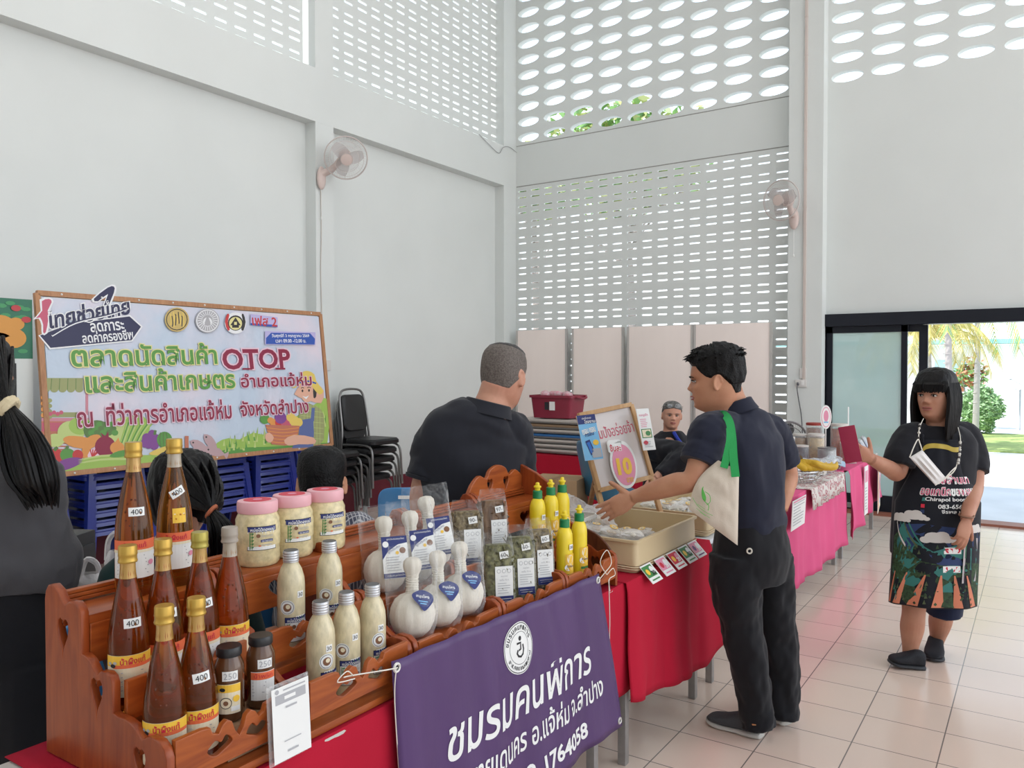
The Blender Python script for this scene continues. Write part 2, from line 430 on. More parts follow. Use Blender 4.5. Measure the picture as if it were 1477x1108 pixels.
# ------------------------------------------------------------------ tables and cloths
STEEL = mat('galvanised_steel', (0.42, 0.42, 0.42), 0.38, metal=0.75, noise=0.15, nscale=30)
TOPM = mat('table_laminate', (0.55, 0.52, 0.48), 0.5)
RED = mat('red_cloth', (0.45, 0.010, 0.033), 0.85, spec=.2, noise=0.10, nscale=3, bump=0.10, bscale=500)
PINK = mat('pink_cloth', (0.72, 0.11, 0.25), 0.85, spec=.2, noise=0.10, nscale=3, bump=0.10, bscale=500)
FX = -1.34
def table(name, label, y0, y1, x0=-1.83, x1=FX, z=0.75, group='folding tables of the stall row', topm=TOPM, bars=True):
    t = thing(name, label, 'table', ((x0 + x1) / 2, (y0 + y1) / 2, 0), 0, group)
    m = MB(); m.box(((x0 + x1) / 2, (y0 + y1) / 2, z - 0.014), (x1 - x0, y1 - y0, 0.024), bev=0.004); m.build('tabletop', topm, t, world=True)
    for yy in (y0 + 0.115, y1 - 0.09):
        for xx in (x0 + 0.05, x1 - 0.04):
            m = MB(); m.box((xx, yy, (z - 0.026) / 2), (0.034, 0.034, z - 0.026), bev=0.003); m.build('leg', STEEL, t, world=True)
        m = MB(); m.box(((x0 + x1) / 2, yy, 0.22), (x1 - x0 - 0.12, 0.03, 0.045), bev=0.002); m.build('crossbar', STEEL, t, world=True)
    return t
def cloth(name, label, m, y0, y1, x0=-1.845, x1=-1.325, z=0.7535, hem=lambda t: 0.3, rip=0.014, waves=7, seed=0, group=None, end=0.0, ny=70, nd=14, lean=0.012, rmax=9.0):
    b = MB(); rnd = random.Random(seed); ph = [rnd.random() * 6.28 for _ in range(4)]
    rows = []
    xs = [x0, x0 + 0.15, x0 + 0.3, x1 - 0.02, x1 - 0.005]
    for j in range(ny + 1):
        t = j / ny; y = y0 + (y1 - y0) * t; row = []
        for x in xs: row.append(b.v((x, y, z)))
        h = hem(t)
        for k in range(1, nd + 1):
            s_ = k / nd; zz = z + (h - z) * s_
            r = rip * (0.25 + 0.75 * s_) * (math.sin(waves * 6.28 * t + ph[0] + 0.7 * s_) + 0.5 * math.sin(2.3 * waves * 6.28 * t + ph[1]) + 0.35 * math.sin(8 * s_ + ph[2] + 9 * t))
            row.append(b.v((x1 + lean * s_ + max(min(r, rmax), -0.010), y + 0.01 * math.sin(5 * s_ + 30 * t) * s_ + end * s_ * t ** 6, zz)))
        rows.append(row)
    for a, c_ in zip(rows, rows[1:]):
        for k in range(len(a) - 1): b.face([a[k], c_[k], c_[k + 1], a[k + 1]])
    o = b.build(name, m); tag(o, label, 'tablecloth', group)
    return modify(o, ('SOLIDIFY', dict(thickness=0.002, offset=1)))

table('folding_table', 'folding table with steel legs under the wooden shelves behind the purple banner', 0.72, 2.70)
table('folding_table', 'folding table with steel legs under the beige tray of sweets', 2.76, 3.73)
table('folding_table', 'bare white folding table mostly hidden behind the man with the tote bag', 3.76, 4.86, topm=mat('white_top', (0.75, 0.8, 0.85), 0.3))
table('folding_table', 'folding table under the long pink cloth with the bananas', 4.92, 6.85)
table('folding_table', 'last folding table of the row beside the glass door', 6.90, 8.55)
cloth('tablecloth', 'deep red cloth draped over the table of wooden shelves behind the purple banner', RED, 0.80, 2.87, hem=lambda t: 0.335 - 0.02 * math.sin(9 * t) - 0.0 * t, rip=0.006, seed=1, group='red cloths', z=0.7525, x1=-1.338, lean=0.0, rmax=0.004)
cloth('tablecloth', 'crimson cloth hanging low at its corner in front of the beige tray', RED, 2.79, 3.72, hem=lambda t: 0.30 - 0.15 * t ** 0.8 + 0.22 * max(0, t - 0.86) ** 1 * 2, rip=0.016, waves=2.2, seed=2, group='red cloths', end=0.14, z=0.7545)
cloth('tablecloth', 'long pink cloth on the table with bananas and packed sweets', PINK, 4.90, 6.88, hem=lambda t: 0.155 + 0.01 * math.sin(7 * t), rip=0.020, waves=4, seed=3, group='pink cloths', end=0.05)
cloth('tablecloth', 'pink cloth on the last table beside the glass door', PINK, 6.86, 8.25, hem=lambda t: 0.20 + 0.16 * t, rip=0.026, waves=3, seed=4, group='pink cloths', z=0.756, x1=-1.29)

# ------------------------------------------------------------------ wooden stepped display shelves
def wood(name, a, b_, rough=0.34, scale=(3, 3, 34)):
    m = bpy.data.materials.new(name); m.use_nodes = True; n = m.node_tree; p = n.nodes['Principled BSDF']; L = n.links.new
    t = n.nodes.new('ShaderNodeTexCoord'); mp = n.nodes.new('ShaderNodeMapping'); mp.inputs['Scale'].default_value = scale; L(t.outputs['Object'], mp.inputs[0])
    z = n.nodes.new('ShaderNodeTexNoise'); z.inputs['Scale'].default_value = 1.5; z.inputs['Detail'].default_value = 6; z.inputs['Distortion'].default_value = 0.9; L(mp.outputs[0], z.inputs['Vector'])
    r = n.nodes.new('ShaderNodeValToRGB'); L(z.outputs['Fac'], r.inputs[0])
    r.color_ramp.elements[0].position = 0.3; r.color_ramp.elements[1].position = 0.72
    r.color_ramp.elements[0].color = (*b_, 1); r.color_ramp.elements[1].color = (*a, 1)
    L(r.outputs[0], p.inputs['Base Color']); p.inputs['Roughness'].default_value = rough; p.inputs['Coat Weight'].default_value = 0.12; p.inputs['Coat Roughness'].default_value = 0.10; p.inputs['Specular IOR Level'].default_value = 0.3
    return m
WOOD_Y = wood('varnished_teak', (0.42, 0.105, 0.022), (0.25, 0.050, 0.011), scale=(30, 4, 30))
WOOD_Z = wood('varnished_teak_upright', (0.36, 0.078, 0.018), (0.21, 0.036, 0.010), scale=(30, 30, 4))
WOOD_D = wood('dark_teak_upright', (0.13, 0.045, 0.02), (0.07, 0.02, 0.01), scale=(30, 30, 4))
def heart(cx, cy, w_, h_, n=20):
    out = []
    for i in range(n):
        t = 2 * PI * i / n
        x = 16 * math.sin(t) ** 3; y = 13 * math.cos(t) - 5 * math.cos(2 * t) - 2 * math.cos(3 * t) - math.cos(4 * t)
        out.append((cx + x / 32 * w_, cy + (y + 2.5) / 29 * h_))
    return out
SIDE = [(-1.345, .757), (-1.345, .86), (-1.352, .878), (-1.37, .889), (-1.40, .890), (-1.425, .879), (-1.435, .884), (-1.455, .897), (-1.48, .903), (-1.51, .902), (-1.526, .905),
        (-1.526, .962), (-1.533, .975), (-1.548, .981), (-1.57, .979), (-1.584, .968), (-1.593, .976), (-1.61, .993), (-1.63, 1.0), (-1.641, 1.0),
        (-1.641, 1.082), (-1.649, 1.096), (-1.665, 1.103), (-1.69, 1.101), (-1.705, 1.091), (-1.715, 1.098), (-1.735, 1.118), (-1.757, 1.127), (-1.775, 1.123), (-1.786, 1.108), (-1.79, 1.09), (-1.79, .757)]
def rail_outline(L, h, orn=True):
    """top edge with a carved dip and curled tongue in the middle"""
    q = [(-L / 2, 0), (L / 2, 0), (L / 2, h)]
    if orn:
        for (x, y) in [(0.30, 1.0), (0.235, .96), (0.215, .80), (0.17, .74), (0.14, .90), (0.10, .98), (0.06, .90), (0.035, .66), (0.0, .50), (-0.035, .66), (-0.06, .90), (-0.10, .98), (-0.14, .90), (-0.17, .74), (-0.215, .80), (-0.235, .96), (-0.30, 1.0)]:
            q.append((x * L, y * h))
    q.append((-L / 2, h))
    return q
def rail_holes(L, h):
    a = [(0.26, .42), (0.20, .60), (0.15, .52), (0.11, .64), (0.06, .46), (0.12, .34), (0.20, .26)]
    s1 = [(x * L, y * h) for x, y in smooth_2d(a)]
    return [s1, [(-x, y) for x, y in reversed(s1)]]
def smooth_2d(a, n=4): return [(p.x, p.y) for p in smooth_path([(x, y, 0) for x, y in a], n, True)]
def shelf(label, y0, y1, tf=0.775, tm=0.875, tt=1.075, back=None, rz=0.803, mz=0.887):
    t = thing('display_shelf', label, 'shelf', (-1.57, (y0 + y1) / 2, 0.7555), 0, 'stepped wooden display shelves')
    th = 0.018
    for y in (y0 + th / 2 + 0.001, y1 - th / 2 - 0.001):
        m = MB(); m.prism(SIDE, th, frame((0, y, 0), (1, 0, 0), (0, 0, 1)), holes=[heart(-1.715, 1.025, .042, .07), heart(-1.585, .925, .042, .07), heart(-1.435, .828, .038, .06)], bev=0.003)
        m.build('side_panel', WOOD_Z, t, world=True)
    yc = (y0 + y1) / 2; L = y1 - y0 - 2 * th - 0.004
    for (xa, xb, z) in ((-1.50, -1.352, tf), (-1.64, -1.50, tm), (-1.785, -1.645, tt)):
        m = MB(); m.box(((xa + xb) / 2, yc, z - 0.009), (xb - xa, L, 0.018), bev=0.003); m.build('shelf_board', WOOD_Y, t, world=True)
    F = lambda x, z: frame((x, yc, z), (0, 1, 0), (0, 0, 1))
    m = MB(); m.prism(rail_outline(L, .085), .014, F(-1.3525, rz), holes=rail_holes(L, .085), bev=0.002); m.build('front_rail', WOOD_Y, t, world=True)
    m = MB(); m.prism(rail_outline(L, .08), .014, F(-1.512, mz), holes=rail_holes(L, .08), bev=0.002); m.build('middle_rail', WOOD_Y, t, world=True)
    m = MB(); m.prism([(-L / 2, 0), (L / 2, 0), (L / 2, .085), (-L / 2, .085)], .014, F(-1.648, tt - 0.103), holes=[heart(0, .045, .07, .05)], bev=0.002); m.build('top_riser', WOOD_Y, t, world=True)
    m = MB()
    for k in range(3): m.box((-1.768 + 0.0 * k, yc, 1.082 + 0.009 * k), (0.03 - 0.006 * k, L, 0.008), bev=0.002)
    m.build('back_moulding', WOOD_Y, t, world=True)
    m = MB(); m.box((-1.782, yc, 0.80), (0.012, L, 0.075)); m.build('lower_back_rail', WOOD_Y, t, world=True)
    if back:
        m = MB(); pr = smooth_2d([(-.17, 0), (.17, 0), (.175, .06), (.12, .105), (.075, .09), (.05, .12), (0, .135), (-.05, .12), (-.075, .09), (-.12, .105), (-.175, .06)], 4)
        m.prism([(x * L / .34, y) for x, y in pr], .016, F(-1.775, 1.075), holes=[heart(-.055, .06, .035, .05), heart(.055, .06, .035, .05)], bev=0.003); m.build('carved_back_rail', WOOD_Y, t, world=True)
        m = MB(); m.prism([(-1.79, 1.0), (-1.60, 1.0), (-1.60, 1.05), (-1.64, 1.13), (-1.70, 1.165), (-1.76, 1.19), (-1.79, 1.20)], .018, frame((0, y1 - .02, 0), (1, 0, 0), (0, 0, 1)), bev=.003); m.build('raised_side_panel', WOOD_Z, t, world=True)
        m = MB(); m.prism(smooth_2d([(-1.52, .78), (-1.36, .78), (-1.36, .865), (-1.40, .92), (-1.46, .955), (-1.52, .95)], 3), .012, frame((0, y1 - .006, 0), (1, 0, 0), (0, 0, 1)), bev=.002); m.build('end_panel', WOOD_D, t, world=True)
    return t
shelf('varnished wooden stepped shelf holding the honey bottles', 0.858, 1.184)
shelf('varnished wooden stepped shelf holding bamboo shoot bottles and pink-lidded jars', 1.188, 1.556)
shelf('varnished wooden stepped shelf holding the white herbal compress balls', 1.560, 1.966, 0.845, 0.935, 1.075, rz=.787, mz=.870)
shelf('varnished wooden stepped shelf holding the bags of dried herbs', 1.970, 2.350, 0.795, 0.900, 1.075, rz=.787, mz=.880)
shelf('varnished wooden stepped shelf with carved back holding the yellow detergent bottles', 2.354, 2.750, 0.800, 0.885, 1.075, back=True, rz=.787, mz=.88)

# ------------------------------------------------------------------ goods on the shelves
WHITE = mat('paper_white', (0.82, 0.82, 0.80), 0.55); INK = mat('print_black', (0.02, 0.02, 0.025), 0.6); NAVY = mat('print_navy', (0.025, 0.035, 0.16), 0.5)
GREENP = mat('print_green', (0.05, 0.22, 0.06), 0.5); ORANGE = mat('print_orange', (0.80, 0.16, 0.06), 0.5); YELLOW = mat('print_yellow', (0.85, 0.52, 0.05), 0.5)
CREAM = mat('print_cream', (0.82, 0.72, 0.52), 0.55); GREYP = mat('print_grey', (0.42, 0.42, 0.44), 0.6); REDP = mat('print_red', (0.60, 0.02, 0.05), 0.5); BROWNP = mat('print_brown', (0.22, 0.10, 0.05), 0.6)
PINKP = mat('print_pink', (0.75, 0.28, 0.40), 0.5); PURPLEP = mat('print_purple', (0.14, 0.04, 0.16), 0.5); BLUEP = mat('print_blue', (0.03, 0.16, 0.55), 0.5); SKYP = mat('print_sky', (0.20, 0.48, 0.75), 0.5)
PRINT = [WHITE, INK, NAVY, GREENP, ORANGE, YELLOW, CREAM, GREYP, REDP, BROWNP, PINKP, PURPLEP, BLUEP, SKYP]
(P_W, P_K, P_N, P_G, P_O, P_Y, P_C, P_GR, P_R, P_B, P_P, P_V, P_BL, P_S) = range(14)

class Art:
    """a printed sheet in local x, y; layers stack upwards by a hair"""
    def __init__(s): s.mb = MB(); s.k = 0
    def shape(s, pts, c):
        s.mb.mi = c; s.k += 1; z = 0.00025 * min(s.k, 8)
        s.mb.face([s.mb.v((x, y, z)) for x, y in pts]); return s
    def rect(s, cx, cy, w_, h_, c, nx=1):
        s.mb.mi = c; s.k += 1; z = 0.00025 * min(s.k, 8)
        for i in range(nx):
            a = cx - w_ / 2 + w_ * i / nx; b = a + w_ / nx
            s.mb.poly([(a, cy - h_ / 2, z), (b, cy - h_ / 2, z), (b, cy + h_ / 2, z), (a, cy + h_ / 2, z)])
        return s
    def disc(s, cx, cy, r, c, ry=None, n=20): return s.shape(ellipse(cx, cy, r, ry or r, n), c)
    def text(s, tx, cx, cy, w_, h_, c, bold=0.0, rot=0.0, shear=0.0):
        s.mb.mi = c; s.k += 1
        put_text(s.mb, tx, T3(cx, cy, 0.0003 * min(s.k, 8) + 0.0002) @ Matrix.Rotation(rot, 4, 'Z'), w_, h_, bold, shear); return s
    def lines(s, cx, cy, w_, n, dy, h_, c, seed=1):
        r = random.Random(seed)
        for i in range(n):
            ww = w_ * (0.6 + 0.4 * r.random()); s.rect(cx - (w_ - ww) / 2, cy - i * dy, ww, h_, c)
        return s
    def wrap(s, rf, z0, a0, eps=0.0006):
        for q in s.mb.bm.verts:
            z = z0 + q.co.y; r = rf(z) + eps + q.co.z; a = a0 + q.co.x / (rf(z) + eps)
            q.co = Vector((r * math.cos(a), r * math.sin(a), z))
        return s
    def place(s, M): s.mb.bm.transform(M); return s
    def build(s, name, parent=None, world=False, **kw): return s.mb.build(name, PRINT, parent, world, **kw)

def prof_fn(prof):
    def f(z):
        for (r0, z0), (r1, z1) in zip(prof, prof[1:]):
            if z0 <= z <= z1 and z1 > z0: return r0 + (r1 - r0) * (z - z0) / (z1 - z0)
        return prof[-1][0]
    return f

HONEY = mat('honey', (0.60, 0.195, 0.028), 0.05, spec=0.5, trans=0.93, ior=1.38)
HONEY_L = mat('pale_honey', (0.70, 0.28, 0.04), 0.05, spec=0.5, trans=0.93, ior=1.38)
GOLD = mat('gold_cap', (0.50, 0.31, 0.06), 0.32, metal=0.55)
FOIL = mat('gold_neck_foil', (0.46, 0.27, 0.07), 0.2, metal=0.25, coat=0.5)
GREYCAP = mat('grey_cap', (0.36, 0.31, 0.26), 0.5)
HP = [(0.036, 0.0), (0.040, 0.006), (0.041, 0.02), (0.041, 0.13), (0.0385, 0.17), (0.033, 0.205), (0.027, 0.235), (0.0205, 0.262), (0.0165, 0.280), (0.0150, 0.300)]
def honey_bottle(label, loc, lab='front', sticker='400', srot=0.0, sx=0.0, pale=False, cap=GOLD, dz=0.0, gold_tag=False, empty_neck=False):
    t = thing('honey_bottle', label, 'bottle', loc, 0, 'honey bottles')
    m = MB(); m.lathe(HP, 28); g_ = m
    # embossed drops on the shoulder
    r = random.Random(hash(label) % 999); rf = prof_fn(HP)
    for i in range(16):
        a = R(-35) + 0.45 * math.cos(i * 0.62); z = 0.19 + 0.030 * math.sin(i * 0.62); rr = rf(z)
        m.ball((rr * math.cos(a), rr * math.sin(a), z), 0.0022, u=6, v=4)
    m.build('glass_body', HONEY_L if pale else HONEY, t)
    m = MB(); m.lathe([(0.0168, 0.279), (0.0160, 0.288), (0.0152, 0.300), (0.0152, 0.312)], 20); m.build('neck_foil', mat('clear_neck', (0.42, 0.36, 0.28), 0.12, coat=0.5) if empty_neck else FOIL, t)
    m = MB(); m.lathe([(0.0185, 0.311), (0.0195, 0.314), (0.0180, 0.318), (0.0180, 0.325), (0.0190, 0.327), (0.0185, 0.330), (0.0185, 0.343), (0.0172, 0.346)], 24); m.build('cap', cap, t)
    a = Art(); W_, H_ = 0.105, 0.085
    if lab == 'front':
        a.rect(0, 0, W_, H_, P_C, 14).rect(0, .031, W_, .022, P_Y, 14).rect(.008, .020, .085, .007, P_O, 10).text('น้ำผึ้งแท้', .005, .031, .05, .014, P_R, .02)
        a.disc(-.035, .022, .006, P_K, .004).disc(-.042, .027, .004, P_GR, .003).disc(-.030, .028, .004, P_GR, .003).disc(-.038, .005, .009, P_Y)
        a.lines(.012, .008, .06, 5, .009, .0016, P_GR, 3)
    else:
        a.rect(0, 0, W_, H_, P_W, 14).rect(0, .032, W_, .022, P_O, 14).text('น้ำผึ้งแท้', .0, .032, .05, .013, P_R, .02).rect(0, .018, W_, .006, P_C, 14)
        a.lines(-.004, .008, .07, 6, .008, .0018, P_GR, 5).disc(.036, -.01, .007, P_P, .006)
    a.wrap(rf, 0.086, R(-30 + sx)); a.build('label', t)
    if sticker:
        a = Art(); a.rect(0, 0, .034, .019, P_W, 4).text(sticker, 0, 0, .024, .0115, P_K)
        a.mb.bm.transform(Matrix.Rotation(srot, 4, 'Z')); a.wrap(rf, 0.192 if not gold_tag else .222, R(-22 + sx)); a.build('price_sticker', t)
    if gold_tag:
        a = Art(); a.rect(0, 0, .030, .034, P_Y, 4).rect(0, .004, .024, .002, P_C); a.wrap(rf, 0.168, R(-18)); a.build('gold_seal', t)
    return t
G = 'honey bottles'
honey_bottle('tall honey bottle on the top shelf with a straight 400 sticker and white label', (-1.715, 1.020, 1.076), 'back', '400')
honey_bottle('tall honey bottle on the top shelf with a slanted 400 sticker and gold seal', (-1.715, 1.122, 1.076), 'back', '400', 0.5, pale=True, gold_tag=True, empty_neck=True)
honey_bottle('honey bottle on the middle step, nearest the carved shelf end', (-1.575, 0.922, 0.876), 'front', '400', 0, 5)
honey_bottle('honey bottle on the middle step, second from the carved shelf end', (-1.572, 1.000, 0.876), 'back', '400', 0, 8)
honey_bottle('honey bottle with greenish gold cap on the middle step, third from the shelf end', (-1.570, 1.088, 0.876), 'back', '400', 0.1, 5, cap=mat('greenish_gold_cap', (0.40, 0.33, 0.07), 0.35, metal=0.4))
honey_bottle('honey bottle with dull grey cap and bee label, no price sticker', (-1.560, 1.160, 0.876), 'front', None, 0, 4, cap=GREYCAP, empty_neck=True)
honey_bottle('honey bottle standing at the front rail, nearer the carved shelf end', (-1.435, 0.914, 0.776), 'front', None, 0, -6)
honey_bottle('honey bottle at the front rail with 400 sticker and bee label', (-1.430, 0.982, 0.776), 'front', '400', 0.1, 2)

BLACKP = mat('black_plastic', (0.015, 0.015, 0.017), 0.3)
SP = [(0.028, 0), (0.031, .004), (0.031, .105), (0.030, .115), (0.0235, .130), (0.0215, .136)]
def small_jar(label, loc, lab, rot):
    t = thing('sauce_jar', label, 'jar', loc, 0, 'small brown jars')
    m = MB(); m.lathe(SP, 26); m.build('glass_body', mat('tamarind_brown', (0.10, 0.040, 0.015), 0.12, coat=0.5), t)
    m = MB(); m.lathe([(0.0255, .134), (0.0262, .137), (0.0262, .150), (0.0245, .153)], 26); m.build('lid', BLACKP, t)
    rf = prof_fn(SP); a = Art()
    if lab:
        a.rect(0, 0, .052, .062, P_C, 8).rect(0, .022, .052, .016, P_Y, 8).disc(-.012, .02, .006, P_K, .004).disc(-.005, -.008, .012, P_K).disc(-.005, -.008, .0105, P_C).disc(-.005, -.008, .005, P_B).disc(.016, .0, .007, P_Y).rect(.014, -.02, .018, .01, P_W, 3)
    else:
        a.rect(0, 0, .056, .062, P_W, 8).rect(0, .022, .056, .016, P_O, 8).text('น้ำพริก', 0, .023, .04, .01, P_R).lines(-.004, .008, .04, 5, .007, .0014, P_GR, 7)
    a.wrap(rf, .05, rot); a.build('label', t)
    a = Art(); a.rect(0, 0, .032, .020, P_W, 4).text('250', 0, 0, .026, .013, P_GR); a.wrap(rf, .098, rot + .12); a.build('price_sticker', t)
small_jar('small brown jar with black lid and yellow bee label behind the front rail', (-1.428, 1.058, .848), True, R(-40))
small_jar('small brown jar with black lid and white text label, beside the clear price stand', (-1.428, 1.140, .848), False, R(-28))
m = MB(); m.box((-1.428, 1.10, .811), (.085, .155, .07), bev=.003); tag(m.build('riser_box', mat('riser_card', (0.30, 0.18, 0.10), .7)), 'low brown box raising the two small brown jars on the shelf', 'box')

PULP = mat('bamboo_shoot_pulp', (0.80, 0.67, 0.38), 0.35, noise=0.32, nscale=60, coat=0.45, bump=0.25, bscale=90)
PINKLID = mat('pink_lid', (0.80, 0.42, 0.46), 0.4)
JP = [(0.050, 0), (0.055, .006), (0.0565, .02), (0.0555, .05), (0.0575, .056), (0.0575, .10), (0.0555, .108), (0.056, .118), (0.050, .132), (0.047, .138)]
def big_jar(label, loc, rot):
    t = thing('bamboo_shoot_jar', label, 'jar', loc, 0, 'pink-lidded jars of bamboo shoots')
    m = MB(); m.lathe(JP, 32); m.build('jar_body', PULP, t)
    m = MB(); rs = []
    for (r, z) in [(0.050, .136), (0.0515, .139), (0.0515, .161), (0.050, .166), (.040, .1675)]:
        rs.append([Vector(((r + (0.0006 if i % 2 else 0)) * math.cos(2 * PI * i / 64), (r + (0.0006 if i % 2 else 0)) * math.sin(2 * PI * i / 64), z)) for i in range(64)])
    m.rings(rs); m.build('lid', PINKLID, t)
    m = MB(); m.lathe([(0.036, .1676), (0.035, .1684)], 28); m.mi = 1; m.lathe([(0.012, .1685), (0.011, .1688)], 16); m.build('lid_sticker', [REDP, PINKP], t)
    a = Art(); bamboo_label(a, .078, .062); a.wrap(prof_fn(JP), .075, rot); a.build('label', t)
def bamboo_label(a, w_, h_):
    a.rect(0, 0, w_, h_, P_K, 10).rect(0, 0, w_ * .96, h_ * .95, P_W, 10).rect(0, h_ * .38, w_ * .96, h_ * .2, P_N, 10).text('หน่อไม้ดองแม่', .01 * w_, h_ * .38, w_ * .8, h_ * .15, P_W, .02)
    a.rect(-w_ * .40, -h_ * .1, w_ * .03, h_ * .7, P_G).rect(-w_ * .33, -h_ * .1, w_ * .02, h_ * .7, P_G)
    for k in range(5): a.shape([(-w_ * .40, h_ * (.2 - .14 * k)), (-w_ * .27, h_ * (.25 - .14 * k)), (-w_ * .30, h_ * (.18 - .14 * k))], P_G)
    a.disc(-w_ * .14, h_ * .12, h_ * .08, P_B).text('ท้องถิ่นดอง', w_ * .14, h_ * .12, w_ * .38, h_ * .12, P_GR).rect(w_ * .14, -h_ * .1, w_ * .4, h_ * .11, P_N).text('0613641632', w_ * .14, -h_ * .1, w_ * .34, h_ * .07, P_W).rect(w_ * .12, -h_ * .27, w_ * .34, h_ * .03, P_GR).disc(-w_ * .1, -h_ * .3, h_ * .05, P_O, h_ * .03)
big_jar('pink-lidded jar of pale bamboo shoots on the top shelf, nearest the honey bottles', (-1.715, 1.362, 1.076), R(-26))
big_jar('pink-lidded jar of pale bamboo shoots on the top shelf, middle of three', (-1.715, 1.478, 1.076), R(-20))
big_jar('pink-lidded jar of pale bamboo shoots on the top shelf, nearest the herbal compress balls', (-1.705, 1.590, 1.076), R(-18))
PULP2 = mat('bamboo_shoot_strips', (0.74, 0.64, 0.41), 0.3, noise=0.30, nscale=70, coat=0.5, bump=0.2, bscale=120, stretch=(1, 1, 0.4))
BP = [(0.030, 0), (0.034, .004), (0.0345, .012), (0.0345, .165), (0.0330, .185), (0.0265, .208), (0.0185, .222), (0.0172, .226)]
def bamboo_bottle(label, loc, rot, kind):
    t = thing('bamboo_shoot_bottle', label, 'bottle', loc, 0, 'plastic bottles of bamboo shoots')
    m = MB(); m.lathe(BP, 28); m.build('bottle_body', PULP2, t)
    m = MB()
    m.lathe([(0.0165, .225), (0.0195, .2255), (0.0195, .252), (0.0185, .254)], 28)
    for k in range(4): m.lathe([(0.0195, .229 + .006 * k), (0.0202, .231 + .006 * k), (0.0195, .233 + .006 * k)], 28, caps=(False, False))
    m.build('cap', mat('silver_cap', (0.55, 0.55, 0.56), 0.35, metal=0.6), t)
    m = MB(); m.lathe([(0.0178, .2538), (0.0172, .2552)], 24); m.build('cap_top', mat('dark_cap_top', (0.10, 0.105, 0.11), 0.4), t)
    rf = prof_fn(BP)
    a = Art(); a.disc(0, 0, .0185, P_W).disc(0, 0, .0160, P_K).disc(0, 0, .0150, P_W).disc(0, 0, .0100, P_B).disc(.002, .002, .0055, P_C); a.wrap(rf, .118, rot + (.55 if kind else -.25)); a.build('round_sticker', t)
    a = Art(); a.rect(0, 0, .017, .017, P_W, 3).text('30', 0, 0, .013, .0095, P_K); a.wrap(rf, .148, rot + .72); a.build('price_sticker', t)
    a = Art(); a.rect(0, 0, .028, .040, P_W, 4).disc(0, .002, .008, P_GR, .012).disc(0, -.008, .009, P_C, .005).rect(0, .014, .014, .005, P_G); a.wrap(rf, .075, rot + .75); a.build('side_sticker', t)
    a = Art(); bamboo_label(a, .062, .062); a.wrap(rf, .062, rot + (1.0 if kind == 1 else .45)); a.build('label', t)
bamboo_bottle('bamboo shoot bottle on the middle step, nearer the honey bottles', (-1.572, 1.350, .876), R(-42), 0)
bamboo_bottle('bamboo shoot bottle on the middle step, directly before the right pink-lidded jar', (-1.570, 1.478, .876), R(-45), 0)
bamboo_bottle('bamboo shoot bottle at the front rail, nearest the clear price stand', (-1.435, 1.322, .776), R(-50), 1)
bamboo_bottle('bamboo shoot bottle at the front rail, middle of three', (-1.440, 1.412, .776), R(-48), 0)
bamboo_bottle('bamboo shoot bottle at the front rail, nearest the herbal compress balls', (-1.435, 1.500, .776), R(-50), 1)

